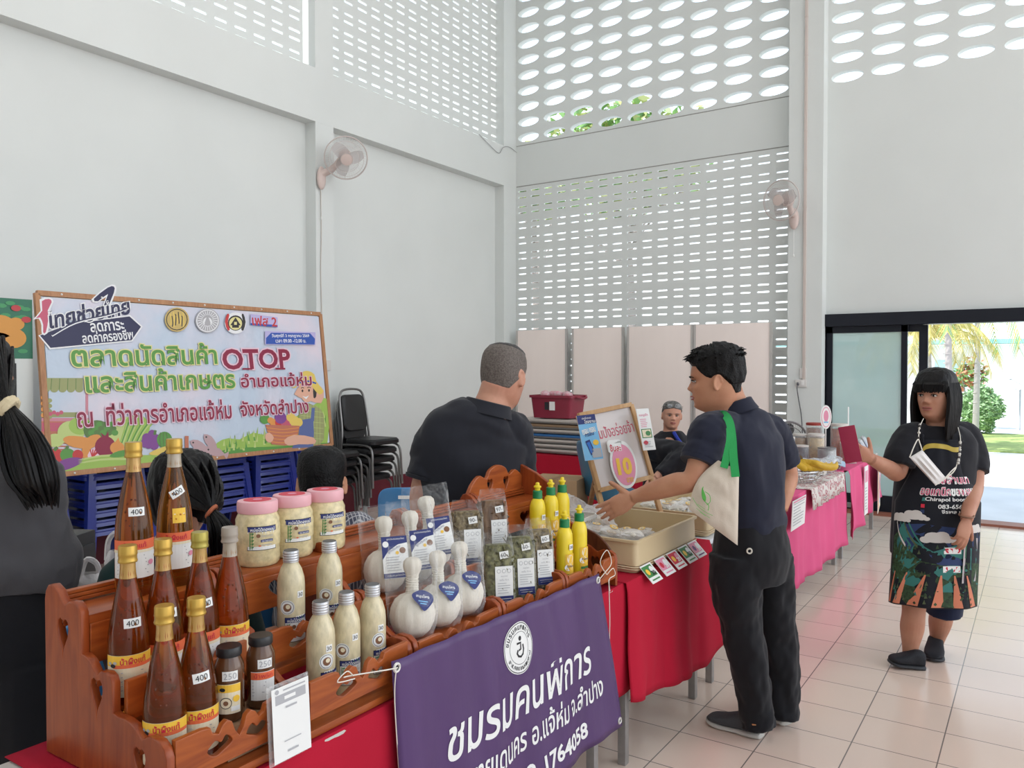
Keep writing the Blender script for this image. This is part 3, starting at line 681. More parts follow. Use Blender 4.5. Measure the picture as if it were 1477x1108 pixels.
# --- herbal compress balls in clear bags
COTTON = mat('raw_cotton', (0.74, 0.69, 0.60), 0.85, noise=0.14, nscale=24, bump=0.5, bscale=70, stretch=(1, 1, 0.3))
STRING = mat('cotton_string', (0.78, 0.74, 0.66), 0.9)
BAG = film('clear_bag_film', (0.96, 0.97, 0.97), 0.015, 0.08)
def compress(label, loc, leaf, lean=0.0, tilt=0.0, s_=1.0, seed=0):
    t = thing('herbal_compress', label, 'herbal compress', loc, R(-35), 'herbal compress balls in clear bags')
    t.rotation_euler = (tilt, lean, R(-35))
    rnd = random.Random(seed)
    m = MB(); rs = []
    for (r, z) in [(.015, .001), (.034, .007), (.050, .022), (.060, .044), (.0625, .064), (.059, .086), (.049, .105), (.034, .117), (.0205, .122), (.0175, .127), (.0165, .140), (.0170, .150)]:
        r *= s_; z *= s_
        rs.append([Vector(((r * (1 + (0.03 if z > .05 * s_ else .012) * math.sin(11 * a + 5 * z / s_))) * math.cos(a), r * (1 + (0.03 if z > .05 * s_ else .012) * math.sin(11 * a)) * math.sin(a), z)) for a in [2 * PI * i / 44 for i in range(44)]])
    m.rings(rs); m.build('cotton_ball', COTTON, t)
    m = MB(); rs = []
    for (r, z) in [(.0155, .140), (.0160, .160), (.0175, .172), (.0230, .183), (.0255, .195), (.0240, .208), (.0165, .217), (.004, .220)]:
        r *= s_; z *= s_
        rs.append([Vector(((r * (1 + .06 * math.sin(7 * a + seed))) * math.cos(a), r * (1 + .06 * math.sin(7 * a + seed)) * math.sin(a), z)) for a in [2 * PI * i / 28 for i in range(28)]])
    m.rings(rs)
    m.build('cloth_handle', COTTON, t)
    m = MB()
    for k in range(7):
        z = (.122 + .0085 * k) * s_; m.tube([((.0172 * s_) * math.cos(a), (.0172 * s_) * math.sin(a), z + .003 * math.sin(a + k)) for a in [2 * PI * i / 16 for i in range(16)]], .0013, 5, closed=True)
    m.build('binding_string', STRING, t)
    if leaf == 'card':
        a = Art(); a.rect(0, 0, .075, .120, P_W).shape([(-.0375, .06), (.0375, .06), (.0375, .040), (.01, .036), (-.02, .018), (-.0375, -.005)], P_N).text('ลูกประคบสมุนไพร', .004, .052, .052, .008, P_W).disc(-.026, .038, .009, P_W).disc(.022, .018, .009, P_B).disc(.006, .012, .005, P_Y).text('ลูกประคบ', -.003, .022, .04, .010, P_N, 0, .45)
        a.lines(0, .0, .055, 6, .0075, .002, P_GR, 4).rect(0, -.052, .075, .014, P_N).text('กลุ่มสมุนไพรไทย', 0, -.052, .055, .007, P_W)
        a.place(T3(.062 * s_, .018, .105) @ frame((0, 0, 0), (0, 1, 0), (-.30, 0, 1))); a.build('leaflet', t)
    else:
        a = Art(); a.shape(smooth_2d([(-.030, .012), (0, .026), (.030, .018), (.034, 0), (.018, -.022), (0, -.036), (-.014, -.020), (-.032, -.002)], 3), P_N)
        a.text('สมุนไพร', 0, .006, .042, .012, P_W, .02).rect(0, -.008, .03, .003, P_S).rect(0, -.015, .02, .003, P_S)
        a.place(T3(.046 * s_, .018, .112 * s_) @ frame((0, 0, 0), (-.25, 1, -.25), (-.75, .1, 1))); a.build('paper_tag', t)
    # bag: clear film hugging the ball and standing up above it
    m = MB(); rs = []
    for (rx, ry, z) in [(.050, .055, .0005), (.063, .066, .03), (.064, .068, .06), (.058, .070, .10), (.040, .072, .14), (.030, .073, .18), (.018, .072, .22), (.004, .068, .25)]:
        rs.append([Vector(((rx * s_ + .004 * math.sin(5 * a + 30 * z + seed)) * math.cos(a), (ry * s_ + .004 * math.sin(7 * a + 22 * z + seed)) * math.sin(a), z * s_ + .006 * rnd.random())) for a in [2 * PI * i / 30 for i in range(30)]])
    m.rings(rs, caps=(False, False)); m.build('clear_bag', BAG, t)
    return t
compress('herbal compress ball with card leaflet at the back, nearest the pink-lidded jars', (-1.585, 1.712, .936), 'card', -0.12, 0.0, 1.0, 1)
compress('herbal compress ball with card leaflet at the back, middle of three', (-1.575, 1.832, .936), 'card', -0.12, 0.05, 1.0, 2)
compress('herbal compress ball with card leaflet standing tallest at the back, beside the herb bags', (-1.590, 1.938, .955), 'card', -0.14, 0.08, 1.05, 3)
compress('herbal compress ball with blue tag at the front, nearest the bamboo shoot bottles', (-1.435, 1.655, .846), 'tag', -0.10, -0.03, 1.0, 4)
compress('herbal compress ball with blue tag at the front, middle of three', (-1.435, 1.778, .846), 'tag', -0.08, 0.02, .98, 5)
compress('herbal compress ball with blue tag at the front, next to the herb bags', (-1.440, 1.900, .846), 'tag', -0.10, 0.05, 1.0, 6)

# --- bags of dried herbs
HERB = mat('dried_herbs', (0.30, 0.235, 0.13), 0.8, noise=0.75, nscale=75, bump=1.0, bscale=90, col2=(0.07, 0.05, 0.025))
HERB2 = mat('dried_green_herbs', (0.26, 0.25, 0.12), 0.8, noise=0.75, nscale=60, bump=1.0, bscale=80, col2=(0.06, 0.055, 0.025))
HERB3 = mat('dried_bark_strips', (0.28, 0.17, 0.10), 0.8, noise=0.7, nscale=50, bump=1.0, bscale=70, col2=(0.08, 0.04, 0.02), stretch=(1, 1, .3))
def herb_bag(label, loc, rz, hm, price, h=.235, w_=.092, d_=.062, seed=0, lean=-.10):
    t = thing('herb_bag', label, 'bag of herbs', loc, 0, 'clear bags of dried herbs'); t.rotation_euler = (0, lean, rz)
    rnd = random.Random(seed); m = MB(); rs = []
    for k in range(13):
        u = k / 12; z = h * .90 * u; f_ = (0.86 + .14 * min(1, u * 6)) * (1 if u < .8 else 1 - .25 * (u - .8) / .2)
        ring = []
        for i in range(32):
            a = 2 * PI * i / 32; c_, s_ = math.cos(a), math.sin(a); q = (abs(c_) ** 5 + abs(s_) ** 5) ** (-.2)
            n_ = 1 + .05 * mnoise.noise(Vector((c_ * 3 + seed, s_ * 3, u * 7)))
            ring.append(Vector((d_ / 2 * f_ * q * c_ * n_, w_ / 2 * f_ * q * s_ * n_, z)))
        rs.append(ring)
    m.rings(rs); 
    for i in range(90):    # loose slices standing proud of the mass
        a = rnd.random() * 6.28; z = h * (.05 + .82 * rnd.random()); c_, s_ = math.cos(a), math.sin(a); q = (abs(c_) ** 5 + abs(s_) ** 5) ** (-.2)
        p = Vector((d_ / 2 * q * c_ * .97, w_ / 2 * q * s_ * .97, z)); e = .006 + .007 * rnd.random()
        m.box((0, 0, 0), (e, e * 1.6, .0022), T3(*p) @ Quaternion((rnd.random() - .5, rnd.random() - .5, rnd.random() - .5, rnd.random() - .5)).normalized().to_matrix().to_4x4())
    m.build('dried_herbs', hm, t)
    m = MB(); rs = []
    for (u, fx, fy) in [(0, .95, .98), (.1, 1.04, 1.04), (.5, 1.06, 1.05), (.8, 1.02, 1.03), (.92, .6, 1.0), (1.0, .12, .96), (1.06, .05, .9)]:
        rs.append([Vector((d_ / 2 * fx * (abs(math.cos(a)) ** 5 + abs(math.sin(a)) ** 5) ** (-.2) * math.cos(a) + .002 * math.sin(4 * a + 9 * u), w_ / 2 * fy * (abs(math.cos(a)) ** 5 + abs(math.sin(a)) ** 5) ** (-.2) * math.sin(a), h * u)) for a in [2 * PI * i / 32 for i in range(32)]])
    m.rings(rs, caps=(False, False)); m.build('clear_bag', BAG, t)
    a = Art(); a.rect(0, 0, .058, .118, P_W)
    for k in range(3): a.disc(-.017 + .017 * k, .044, .0065, P_GR).disc(-.017 + .017 * k, .044, .005, P_W)
    a.text('สมุนไพร', 0, .028, .022, .007, P_GR).text('ชงดื่ม 70 ก.', 0, .017, .032, .007, P_GR).lines(0, .006, .044, 5, .0075, .0018, P_GR, seed).rect(0, -.046, .058, .024, P_N).rect(0, -.043, .046, .002, P_W).rect(0, -.050, .040, .002, P_W)
    a.place(T3(d_ / 2 * 1.07 + .002, .010, h * .40) @ frame((0, 0, 0), (0, 1, 0), (0, 0, 1))); a.build('label', t)
    a = Art(); a.rect(0, 0, .030, .023, P_W).text(price, 0, 0, .023, .013, P_K); a.place(T3(d_ / 2 * 1.07 + .003, .012, h * .78) @ frame((0, 0, 0), (0, 1, 0), (0, 0, 1)) @ Matrix.Rotation(.12, 4, 'Z')); a.build('price_sticker', t)
herb_bag('bag of dried herbs at the front, next to the herbal compress balls, sticker 60', (-1.440, 2.085, .796), R(-40), HERB2, '60-', .250, .098, seed=1)
herb_bag('bag of greener dried herbs at the front, middle of three', (-1.435, 2.205, .796), R(-38), HERB2, '60-', .255, .098, seed=2)
herb_bag('bag of dried herbs at the front, next to the yellow detergent bottles', (-1.432, 2.322, .805), R(-36), HERB, '60-', .250, .096, seed=3)
herb_bag('bag of pale dried herbs at the back, sticker 90', (-1.580, 2.105, .901), R(-38), HERB, '90-', .235, .105, seed=4)
herb_bag('bag of dried bark strips at the back, tallest herb bag, sticker 97', (-1.585, 2.265, .901), R(-34), HERB3, '97-', .250, .098, seed=5)

# --- yellow washing-up liquid
LEMON = mat('lemon_plastic', (0.82, 0.62, 0.02), 0.32, coat=0.2); DGREEN = mat('cap_green', (0.012, 0.21, 0.07), 0.35)
YP = [(.028, 0), (.0325, .005), (.0335, .02), (.0335, .170), (.032, .186), (.027, .202), (.019, .212), (.0175, .214)]
def yellow_bottle(label, loc, sticker):
    t = thing('detergent_bottle', label, 'bottle', loc, 0, 'yellow detergent bottles')
    m = MB(); m.lathe(YP, 28, Matrix.Diagonal((.85, 1, 1, 1)) @ Matrix.Rotation(0, 4, 'Z')); m.build('bottle_body', LEMON, t)
    m = MB(); m.lathe([(.0165, .212), (.0185, .214), (.0178, .240), (.015, .243)], 24); m.build('green_cap', DGREEN, t)
    m = MB(); m.lathe([(.010, .242), (.0105, .252), (.0145, .254), (.0145, .259), (.008, .262), (.0075, .270), (.004, .273)], 18); m.build('yellow_spout', LEMON, t)
    rf = lambda z: prof_fn(YP)(z) * .97
    a = Art(); a.rect(0, 0, .040, .085, P_Y, 6).disc(0, .024, .013, P_C, .016).disc(-.006, -.005, .016, P_W, .012).disc(.007, -.012, .011, P_Y, .014).rect(0, -.033, .034, .009, P_G, 4).text('ล้างจาน', 0, .0, .028, .009, P_N, .01); a.wrap(rf, .078, R(-20)); a.build('label', t)
    if sticker:
        a = Art(); a.rect(0, 0, .018, .020, P_W, 3).text('30', 0, 0, .013, .010, P_K); a.wrap(rf, .145, R(-12)); a.build('price_sticker', t)
yellow_bottle('yellow detergent bottle in the back row, nearest the herb bags', (-1.575, 2.535, .886), True)
yellow_bottle('yellow detergent bottle in the back row, middle of three', (-1.575, 2.632, .886), True)
yellow_bottle('yellow detergent bottle in the back row, nearest the white basket', (-1.572, 2.715, .886), False)
yellow_bottle('yellow detergent bottle in the front row with a 30 sticker, nearer the herb bags', (-1.430, 2.487, .801), True)
yellow_bottle('yellow detergent bottle in the front row, nearest the beige tray', (-1.430, 2.597, .806), False)

# --- clear price stand in front of the shelf
t = thing('acrylic_stand', 'clear acrylic stand with a white payment sheet leaning on the wooden shelf', 'sign stand', (-1.325, 1.135, .757))
m = MB(); m.box((0, 0, .083), (.0025, .112, .166), frame((0, 0, 0), (1, 0, .12), (0, 1, 0)) if False else Matrix.Rotation(-.06, 4, 'Y')); m.build('acrylic_plate', film('acrylic', (.95, .97, .97), .12, .05), t)
a = Art(); a.rect(0, 0, .100, .155, P_W).rect(0, .052, .082, .020, P_GR).rect(-.002, .052, .03, .007, P_W).disc(-.036, .069, .005, P_GR).rect(.01, .069, .06, .003, P_GR).rect(0, .032, .03, .004, P_GR).rect(0, -.038, .045, .002, P_GR).rect(0, -.060, .028, .004, P_GR)
a.place(T3(.003, 0, .083) @ Matrix.Rotation(-.06, 4, 'Y') @ frame((0, 0, 0), (0, 1, 0), (0, 0, 1))); a.build('payment_sheet', t)

# ------------------------------------------------------------------ purple banner
t = thing('banner', 'purple vinyl banner with white lettering tied to the wooden shelf fronts', 'banner', (-1.318, 2.05, .25))
PUR = mat('purple_vinyl', (0.078, 0.033, 0.130), 0.42, noise=.12, nscale=6, bump=.25, bscale=22, stretch=(1, 1, .25))
m = MB(); rows = []
TLc, TRc, BRc, BLc = Vector((-1.322, 1.447, .868)), Vector((-1.322, 2.548, .848)), Vector((-1.305, 2.668, .257)), Vector((-1.305, 1.475, .262))
def ban(u, v_):
    p = TLc.lerp(TRc, u).lerp(BLc.lerp(BRc, u), v_)
    return p + Vector((.006 * math.sin(19 * u + 2.5 * v_) * (.3 + v_) + .004 * math.sin(41 * u - 2 * v_) + .012 * v_, 0, -.004 * math.sin(PI * u) * (1 - v_)))
for i in range(61): rows.append([m.v(ban(i / 60, k / 24)) for k in range(25)])
for a_, b_ in zip(rows, rows[1:]):
    for k in range(24): m.face([a_[k], b_[k], b_[k + 1], a_[k + 1]])
bn = m.build('vinyl_sheet', PUR, t, world=True); modify(bn, ('SOLIDIFY', dict(thickness=.0012, offset=0)))
def on_banner(me, T, out, c):
    out.mi = c; b = bmesh.new(); b.from_mesh(me); b.transform(T)
    W_, H_ = 1.12, .60
    for q in b.verts:
        u = q.co.x / W_; v_ = -q.co.y / H_; q.co = ban(u, v_) + Vector((.0024 + q.co.z, 0, 0))
    out.merge(b, None, flat=True)
def bt(s, x0, x1, y0, y1, w0, h_, bold=0, shear=0):
    pass
m = MB()
def btext(out, s, cx, cy, w_, h_, rot=0, bold=.02, shear=.2):
    me, S = fit_text(s, w_, h_, bold, shear); on_banner(me, T3(cx, -cy, 0) @ Matrix.Rotation(rot, 4, 'Z') @ S, out, 0)
btext(m, 'ชมรมคนพิการ', .590, .275, .80, .118, 0, .012, .25); m.build('lettering', WHITE, t, world=True); m = MB()
btext(m, 'ต.วังทรายเดนคร อ.แจ้ห่ม จ.ลำปาง', .565, .400, .94, .085, 0, .015, .2); m.build('lettering', WHITE, t, world=True); m = MB()
btext(m, 'โทร. 089-1764058', .595, .520, .62, .070, 0, .03, 0)
m.build('lettering', WHITE, t, world=True)
m = MB()
def disc_me(r0, r1, n=40):
    me = bpy.data.meshes.new('d'); b = bmesh.new(); K = max(1, int((r1 - r0) / .012)); rows = []
    for q in range(K + 1):
        r = max(r0 + (r1 - r0) * q / K, 1e-4); rows.append([b.verts.new((r * math.cos(2 * PI * i / n), r * math.sin(2 * PI * i / n), 0)) for i in range(n)])
    for u, w_ in zip(rows, rows[1:]):
        for i in range(n): b.faces.new([w_[i], w_[(i + 1) % n], u[(i + 1) % n], u[i]])
    b.to_mesh(me); b.free(); return me
EC = (.560, .118)
def em(me, z, c, T=Matrix()): on_banner(me, T3(EC[0], -EC[1], z) @ T, m, c)
em(disc_me(0, .082), 0, 0); em(disc_me(.0765, .0790), .0004, 1); em(disc_me(.050, .0515), .0004, 1)
def stroke(pts, w_):
    b = MB(); P = [Vector((x, y, 0)) for x, y in pts]; L_, R_ = [], []
    for i, p in enumerate(P):
        d_ = (P[min(i + 1, len(P) - 1)] - P[max(i - 1, 0)]).normalized(); n_ = Vector((-d_.y, d_.x, 0)) * w_ / 2
        L_.append(b.v(p + n_)); R_.append(b.v(p - n_))
    for i in range(len(P) - 1): b.face([L_[i], L_[i + 1], R_[i + 1], R_[i]])
    me = bpy.data.meshes.new('s'); b.bm.to_mesh(me); b.bm.free(); return me
em(disc_me(0, .0075), .0006, 1, T3(.002, .030, 0))
em(stroke([(-.016, .016), (.004, .016), (.002, -.004), (-.008, -.006)], .007), .0006, 1)
em(stroke([(.016, .008), (.018, -.008), (.012, -.022), (0, -.028), (-.012, -.024), (-.018, -.014), (-.012, -.004)], .007), .0006, 1)
for k, ch in enumerate('ชมรมคนพิการ'):
    a_ = PI - .35 - (PI - .7) * k / 10; me, S = fit_text(ch, .011, .014, .02); em(me, .0006, 1, T3(.064 * math.cos(a_), .064 * math.sin(a_), 0) @ Matrix.Rotation(a_ - PI / 2, 4, 'Z') @ S)
for k, ch in enumerate('อำเภอแจ้ห่มลำปาง'[:14]):
    a_ = -PI + .5 + (PI - 1.0) * k / 13; me, S = fit_text(ch, .009, .011, .02); em(me, .0006, 1, T3(.064 * math.cos(a_), .064 * math.sin(a_), 0) @ Matrix.Rotation(a_ + PI / 2, 4, 'Z') @ S)
m.build('emblem', [WHITE, INK], t, world=True)
for (u, v_) in ((.012, .03), (.982, .035), (.985, .955), (.015, .955)):
    m = MB(); p = ban(u, v_); m.tube([p + Vector((.002, .010 * math.cos(a), .010 * math.sin(a))) for a in [2 * PI * i / 18 for i in range(18)]], .0035, 6, closed=True); m.mi = 1
    m.lathe([(.0066, 0), (.0066, .0004)], 14, T3(*(p + Vector((.0022, 0, 0)))) @ Matrix.Rotation(PI / 2, 4, 'Y')); m.build('grommet', [mat('eyelet_metal', (.75, .74, .72), .3, metal=.6), INK], t, world=True)
m = MB(); p = ban(.012, .03)
m.tube(smooth_path([p + Vector((.004, 0, 0)), p + Vector((.012, -.05, .012)), (-1.338, 1.33, .868), (-1.335, 1.30, .874)], 5), .0016, 5)
m.tube(smooth_path([(-1.335, 1.33, .868), (-1.325, 1.30, .890), (-1.330, 1.275, .872), (-1.33, 1.33, .862)], 5), .0014, 5)
m.tube(smooth_path([p + Vector((.004, -.004, 0)), p + Vector((.006, -.012, -.08)), p + Vector((.008, .004, -.3)), p + Vector((.02, .012, -.60))], 5), .0016, 5)
m.build('tie_string', STRING, t, world=True)
m = MB(); p = ban(.982, .035)
m.tube(smooth_path([p + Vector((.004, 0, 0)), p + Vector((.012, .03, .02)), p + Vector((.02, .07, .05)), p + Vector((.012, .05, .10)), p + Vector((0, .02, .06)), p + Vector((.012, .05, .01))], 5), .0016, 5)
m.tube(smooth_path([p + Vector((.012, .05, .01)), p + Vector((.024, .075, .03)), p + Vector((.02, .10, .0)), p + Vector((.014, .065, -.01)), p + Vector((.022, .055, -.05))], 5), .0016, 5)
m.tube(smooth_path([p + Vector((.014, .06, -.01)), p + Vector((.018, .062, -.15)), p + Vector((.012, .075, -.30)), p + Vector((.014, .12, -.44))], 5), .0016, 5)
m.build('tie_string', STRING, t, world=True)
# ------------------------------------------------------------------ people
def skin(name, c, c2=None):
    return mat(name, c, 0.48, noise=0.22, nscale=9, bump=0.12, bscale=260, sss=0.08, spec=0.35, col2=c2 or (c[0] * .82, c[1] * .70, c[2] * .66))
SK_MAN = skin('tan_skin', (0.56, 0.285, 0.175)); SK_OLD = skin('weathered_skin', (0.58, 0.31, 0.215)); SK_W = skin('warm_skin', (0.52, 0.27, 0.18))
def clothm(name, c, rough=0.85, **k): return mat(name, c, rough, sheen=k.pop('sheen', 0.12), bump=0.12, bscale=700, spec=0.25, **k)
POLO = clothm('navy_polo_knit', (0.016, 0.018, 0.034)); POLO2 = clothm('charcoal_polo_knit', (0.018, 0.019, 0.026)); TROU = clothm('black_trouser_cloth', (0.0095, 0.0095, 0.012))
HAIRK = mat('black_hair', (0.007, 0.0062, 0.0065), 0.42, noise=.5, nscale=60, bump=0.9, bscale=70, stretch=(1, 1, .12), spec=.22)
HAIRS = mat('short_black_hair', (0.008, 0.0075, 0.008), 0.5, noise=.5, nscale=90, bump=1.0, bscale=160, spec=.22)
HAIRG = mat('grey_stubble_hair', (0.17, 0.145, 0.13), 0.7, noise=.5, nscale=140, bump=.6, bscale=300, col2=(.09, .07, .06))
HAIRW = mat('grey_white_hair', (0.20, 0.19, 0.18), 0.55, noise=.6, nscale=60, bump=.9, bscale=80, col2=(.03, .03, .03))
EYEW = mat('eye_white', (0.62, 0.58, 0.54), 0.2); EYEK = mat('eye_iris', (0.012, 0.008, 0.006), 0.12); LIPM = mat('lip_skin', (0.36, 0.11, 0.095), 0.42)

def V(*a): return Vector(a)
def spline_rows(rows, n=4):
    """Catmull-Rom through rows of equal-length numeric tuples"""
    out = []; N = len(rows)
    for i in range(N - 1):
        a = rows[max(i - 1, 0)]; b = rows[i]; c = rows[i + 1]; d = rows[min(i + 2, N - 1)]
        for k in range(n):
            t = k / n
            out.append(tuple(0.5 * (2 * q + (r_ - p) * t + (2 * p - 5 * q + 4 * r_ - s_) * t * t + (3 * q - p - 3 * r_ + s_) * t ** 3) for p, q, r_, s_ in zip(a, b, c, d)))
    out.append(tuple(rows[-1])); return out
def limb(mb, pts, rad, ref, seg=22, n=5, warp=None, sq=1.0, caps=(True, True)):
    """sweep of ellipses: radius a along ref, b across; pts and radii are splined together"""
    rows = [(*Vector(p), *(r if isinstance(r, (tuple, list)) else (r, r))) for p, r in zip(pts, rad)]
    rows = spline_rows(rows, n); P = [Vector(r[:3]) for r in rows]; rs = []
    ref = Vector(ref)
    for i, r in enumerate(rows):
        t = (P[min(i + 1, len(P) - 1)] - P[max(i - 1, 0)]).normalized()
        x = (ref - t * ref.dot(t)).normalized(); y = t.cross(x); ring = []
        for k in range(seg):
            a = 2 * PI * k / seg; c_, s_ = math.cos(a), math.sin(a)
            if sq != 1.0: c_ = math.copysign(abs(c_) ** sq, c_); s_ = math.copysign(abs(s_) ** sq, s_)
            f_ = warp(i / (len(rows) - 1), a) if warp else 0.0
            ring.append(P[i] + x * (max(r[3], .002) + f_) * c_ + y * (max(r[4], .002) + f_) * s_)
        rs.append(ring)
    mb.rings(rs, caps=caps); return P

HEAD = [(-.030, .020, -.040, .030), (-.012, .052, -.046, .036), (0, .074, -.052, .040), (.012, .086, -.060, .048), (.03, .090, -.070, .056), (.05, .092, -.077, .0615), (.075, .0935, -.086, .067), (.10, .091, -.095, .071), (.115, .089, -.099, .073),
        (.13, .0935, -.102, .0745), (.155, .091, -.102, .0755), (.18, .081, -.096, .073), (.20, .064, -.083, .0645), (.215, .042, -.060, .048), (.223, .020, -.032, .026), (.226, .002, -.004, .004)]
HROWS = spline_rows(HEAD, 5)
def gs(d, s_): return math.exp(-(d / s_) ** 2)
def skull(th, row, face=1.0, fat=1.0):
    z, xf, xb, w_ = row; c_, s_ = math.cos(th), math.sin(th)
    e = .86
    x = (xf if c_ > 0 else -xb) * math.copysign(abs(c_) ** e, c_); y = w_ * math.copysign(abs(s_) ** .92, s_) * (fat if z < .1 else 1 + (fat - 1) * max(0, 1 - (z - .1) / .06))
    if c_ > 0 and face:
        ay = abs(y); k = face
        pz = 0
        if .072 < z < .125: pz = (.125 - z) / .042 if z > .083 else (z - .072) / .011
        x += k * (.0225 * min(pz, 1) * gs(y, .0115) + .011 * gs(ay - .0135, .0075) * gs(z - .0795, .008))
        x += k * (.0055 * gs(y, .021) * (gs(z - .0555, .0055) + gs(z - .0435, .006)) - .003 * gs(y, .024) * gs(z - .0495, .0022))
        x -= k * .0095 * gs(ay - .031, .015) * gs(z - .113, .0105)
        x += k * (.004 * gs(ay - .029, .02) * gs(z - .131, .007) + .005 * gs(ay - .043, .018) * gs(z - .088, .016) + .006 * gs(y, .016) * gs(z - .014, .010))
    return V(x, y, z)
def head_frame(p, fwd, up=(0, 0, 1), s_=1.0):
    x = Vector(fwd).normalized(); u = Vector(up); y = u.cross(x).normalized(); z = x.cross(y)
    M = Matrix((x, y, z)).transposed().to_4x4(); M.translation = Vector(p); return M @ Matrix.Scale(s_, 4)
def add_head(mb, M, face=1.0, fat=1.0, ears=True):
    n = 96; rs = [[M @ skull(2 * PI * k / n, r, face, fat) for k in range(n)] for r in HROWS]
    mb.rings(rs)
    if ears:
        for s_ in (1, -1):
            E = M @ T3(-.006, s_ * .0765 , .098) @ Matrix.Rotation(s_ * R(20), 4, 'Z') @ Matrix.Rotation(R(-10), 4, 'Y')
            mb.ball((0, 0, 0), (.017, .008, .031), E, 16, 12)
            mb.tube([E @ V(.015 * math.cos(a) - .003, s_ * .007, .029 * math.sin(a) + .002) for a in [R(-100 + 25 * i) for i in range(12)]], .0052, 8)
def hair_cap(mb, M, line, thick, rough_=.003, seed=0, n=110, fat=1.0):
    """hair as a shell over the skull: below line(theta) it dives under the skin"""
    rs = []
    for r in spline_rows(HEAD, 7)[22:]:
        ring = []
        for k in range(n):
            th = 2 * PI * k / n; p = skull(th, r, 0, fat); t_ = th if th <= PI else th - 2 * PI
            g = (r[0] - line(t_)) / .012; g = max(0., min(1., g)); g = g * g * (3 - 2 * g)
            nz = mnoise.noise(V(p.x * 45 + seed, p.y * 45, p.z * 18)) * rough_ + mnoise.noise(V(p.x * 130 + seed, p.y * 130, p.z * 30)) * rough_ * .6
            off = -.006 + g * (thick(t_, r[0]) + .006 + nz)
            d_ = V(p.x, p.y, (p.z - .11) * .9).normalized()
            ring.append(M @ (p + d_ * off))
        rs.append(ring)
    mb.rings(rs)
def face_parts(par, M, brow=.0028, brow_m=None, closed=False, lips=LIPM, look=0.0):
    for s_ in (1, -1):
        m = MB(); m.ball((.0782, s_ * .031, .1122), (.0108, .0122, .0066 if not closed else .0040), M, 16, 12); m.mi = 1; m.ball((.0855, s_ * .031 + look, .1120), (.0040, .0062, .0056 if not closed else .0034), M, 12, 8)
        m.build('eye', [EYEW, EYEK], par, world=True)
        m = MB(); m.tube(smooth_path([M @ V(.0925, s_ * .014, .1265), M @ V(.0965, s_ * .026, .1315), M @ V(.0895, s_ * .042, .1315), M @ V(.078, s_ * .052, .1265)], 4), [brow * q for q in (.8, .9, 1, 1.05, 1.1, 1.1, 1.05, 1, .95, .8, .7, .5, .3)], 6); m.build('eyebrow', brow_m or HAIRS, par, world=True)
        m = MB(); m.tube(smooth_path([M @ V(.0865, s_ * .019, .1130), M @ V(.0915, s_ * .027, .1185), M @ V(.0880, s_ * .037, .1180), M @ V(.0785, s_ * .045, .1125)], 4), .0017, 5); m.build('eyelid', HAIRS, par, world=True)
    m = MB()
    m.tube(smooth_path([M @ V(.0835, .025, .0490), M @ V(.0970, .013, .0545), M @ V(.1015, 0, .0540), M @ V(.0970, -.013, .0545), M @ V(.0835, -.025, .0490)], 4), [.001] + [.0034] * 15 + [.001], 7)
    m.tube(smooth_path([M @ V(.0835, .024, .0485), M @ V(.0955, .012, .0440), M @ V(.0995, 0, .0428), M @ V(.0955, -.012, .0440), M @ V(.0835, -.024, .0485)], 4), [.001] + [.0038] * 15 + [.001], 7)
    m.build('lips', lips, par, world=True)
def add_hand(mb, w_, d_, nrm, side, curl=(.15, .2, .25, .3), spread=.12, size=1.0, thumb=.7, tc=.25):
    """palm with four fingers and a thumb: w_ wrist, d_ finger direction, nrm back of the hand, side +1/-1 where the thumb sits (along nrm x d)"""
    d = Vector(d_).normalized(); nrm = Vector(nrm); nrm = (nrm - d * nrm.dot(d)).normalized(); s = nrm.cross(d) * side; W_ = Vector(w_); k = size
    limb(mb, [W_ - d * .02 * k, W_ + d * .005 * k, W_ + d * .035 * k, W_ + d * .070 * k, W_ + d * .096 * k], [(.026 * k, .019 * k), (.027 * k, .018 * k), (.037 * k, .017 * k), (.041 * k, .0145 * k), (.037 * k, .0105 * k)], s, 18, 4)
    for i, (o_, L_, r_) in enumerate(((.029, .070, .0088), (.0098, .078, .0090), (-.0100, .073, .0086), (-.028, .057, .0078))):
        b = W_ + d * (.088 if i not in (3,) else .082) * k + s * o_ * k
        dd = (d + s * (spread * (1.5 - i) * .6)).normalized(); pts = [b - dd * .02 * k, b]; c = 0
        for q, seg_ in enumerate((.45, .30, .25)):
            c += curl[i] * (.8, 1.3, .9)[q]
            v_ = dd * math.cos(c) - nrm * math.sin(c); pts.append(pts[-1] + v_ * L_ * seg_ * k)
        limb(mb, pts, [r_ * k, r_ * 1.05 * k, r_ * .97 * k, r_ * .9 * k, r_ * .62 * k], s, 12, 4)
    b = W_ + d * .018 * k + s * .022 * k
    t1 = (d * (1 - thumb * .55) + s * thumb - nrm * .15).normalized(); t2 = (t1 + d * tc - nrm * .1).normalized()
    limb(mb, [b - t1 * .01 * k, b + t1 * .022 * k, b + t1 * .052 * k, b + t1 * .052 * k + t2 * .026 * k, b + t1 * .052 * k + t2 * .040 * k], [.013 * k, .0135 * k, .0105 * k, .0098 * k, .006 * k], nrm, 12, 4)
def folds(seed, amp, fz=6.0, fa=3.0):
    def f(u, a):
        return amp * (mnoise.noise(V(math.cos(a) * fa * .5 + seed, math.sin(a) * fa * .5, u * fz)) + .6 * mnoise.noise(V(math.cos(a) * fa + 7 + seed, math.sin(a) * fa, u * fz * 2.2)))
    return f
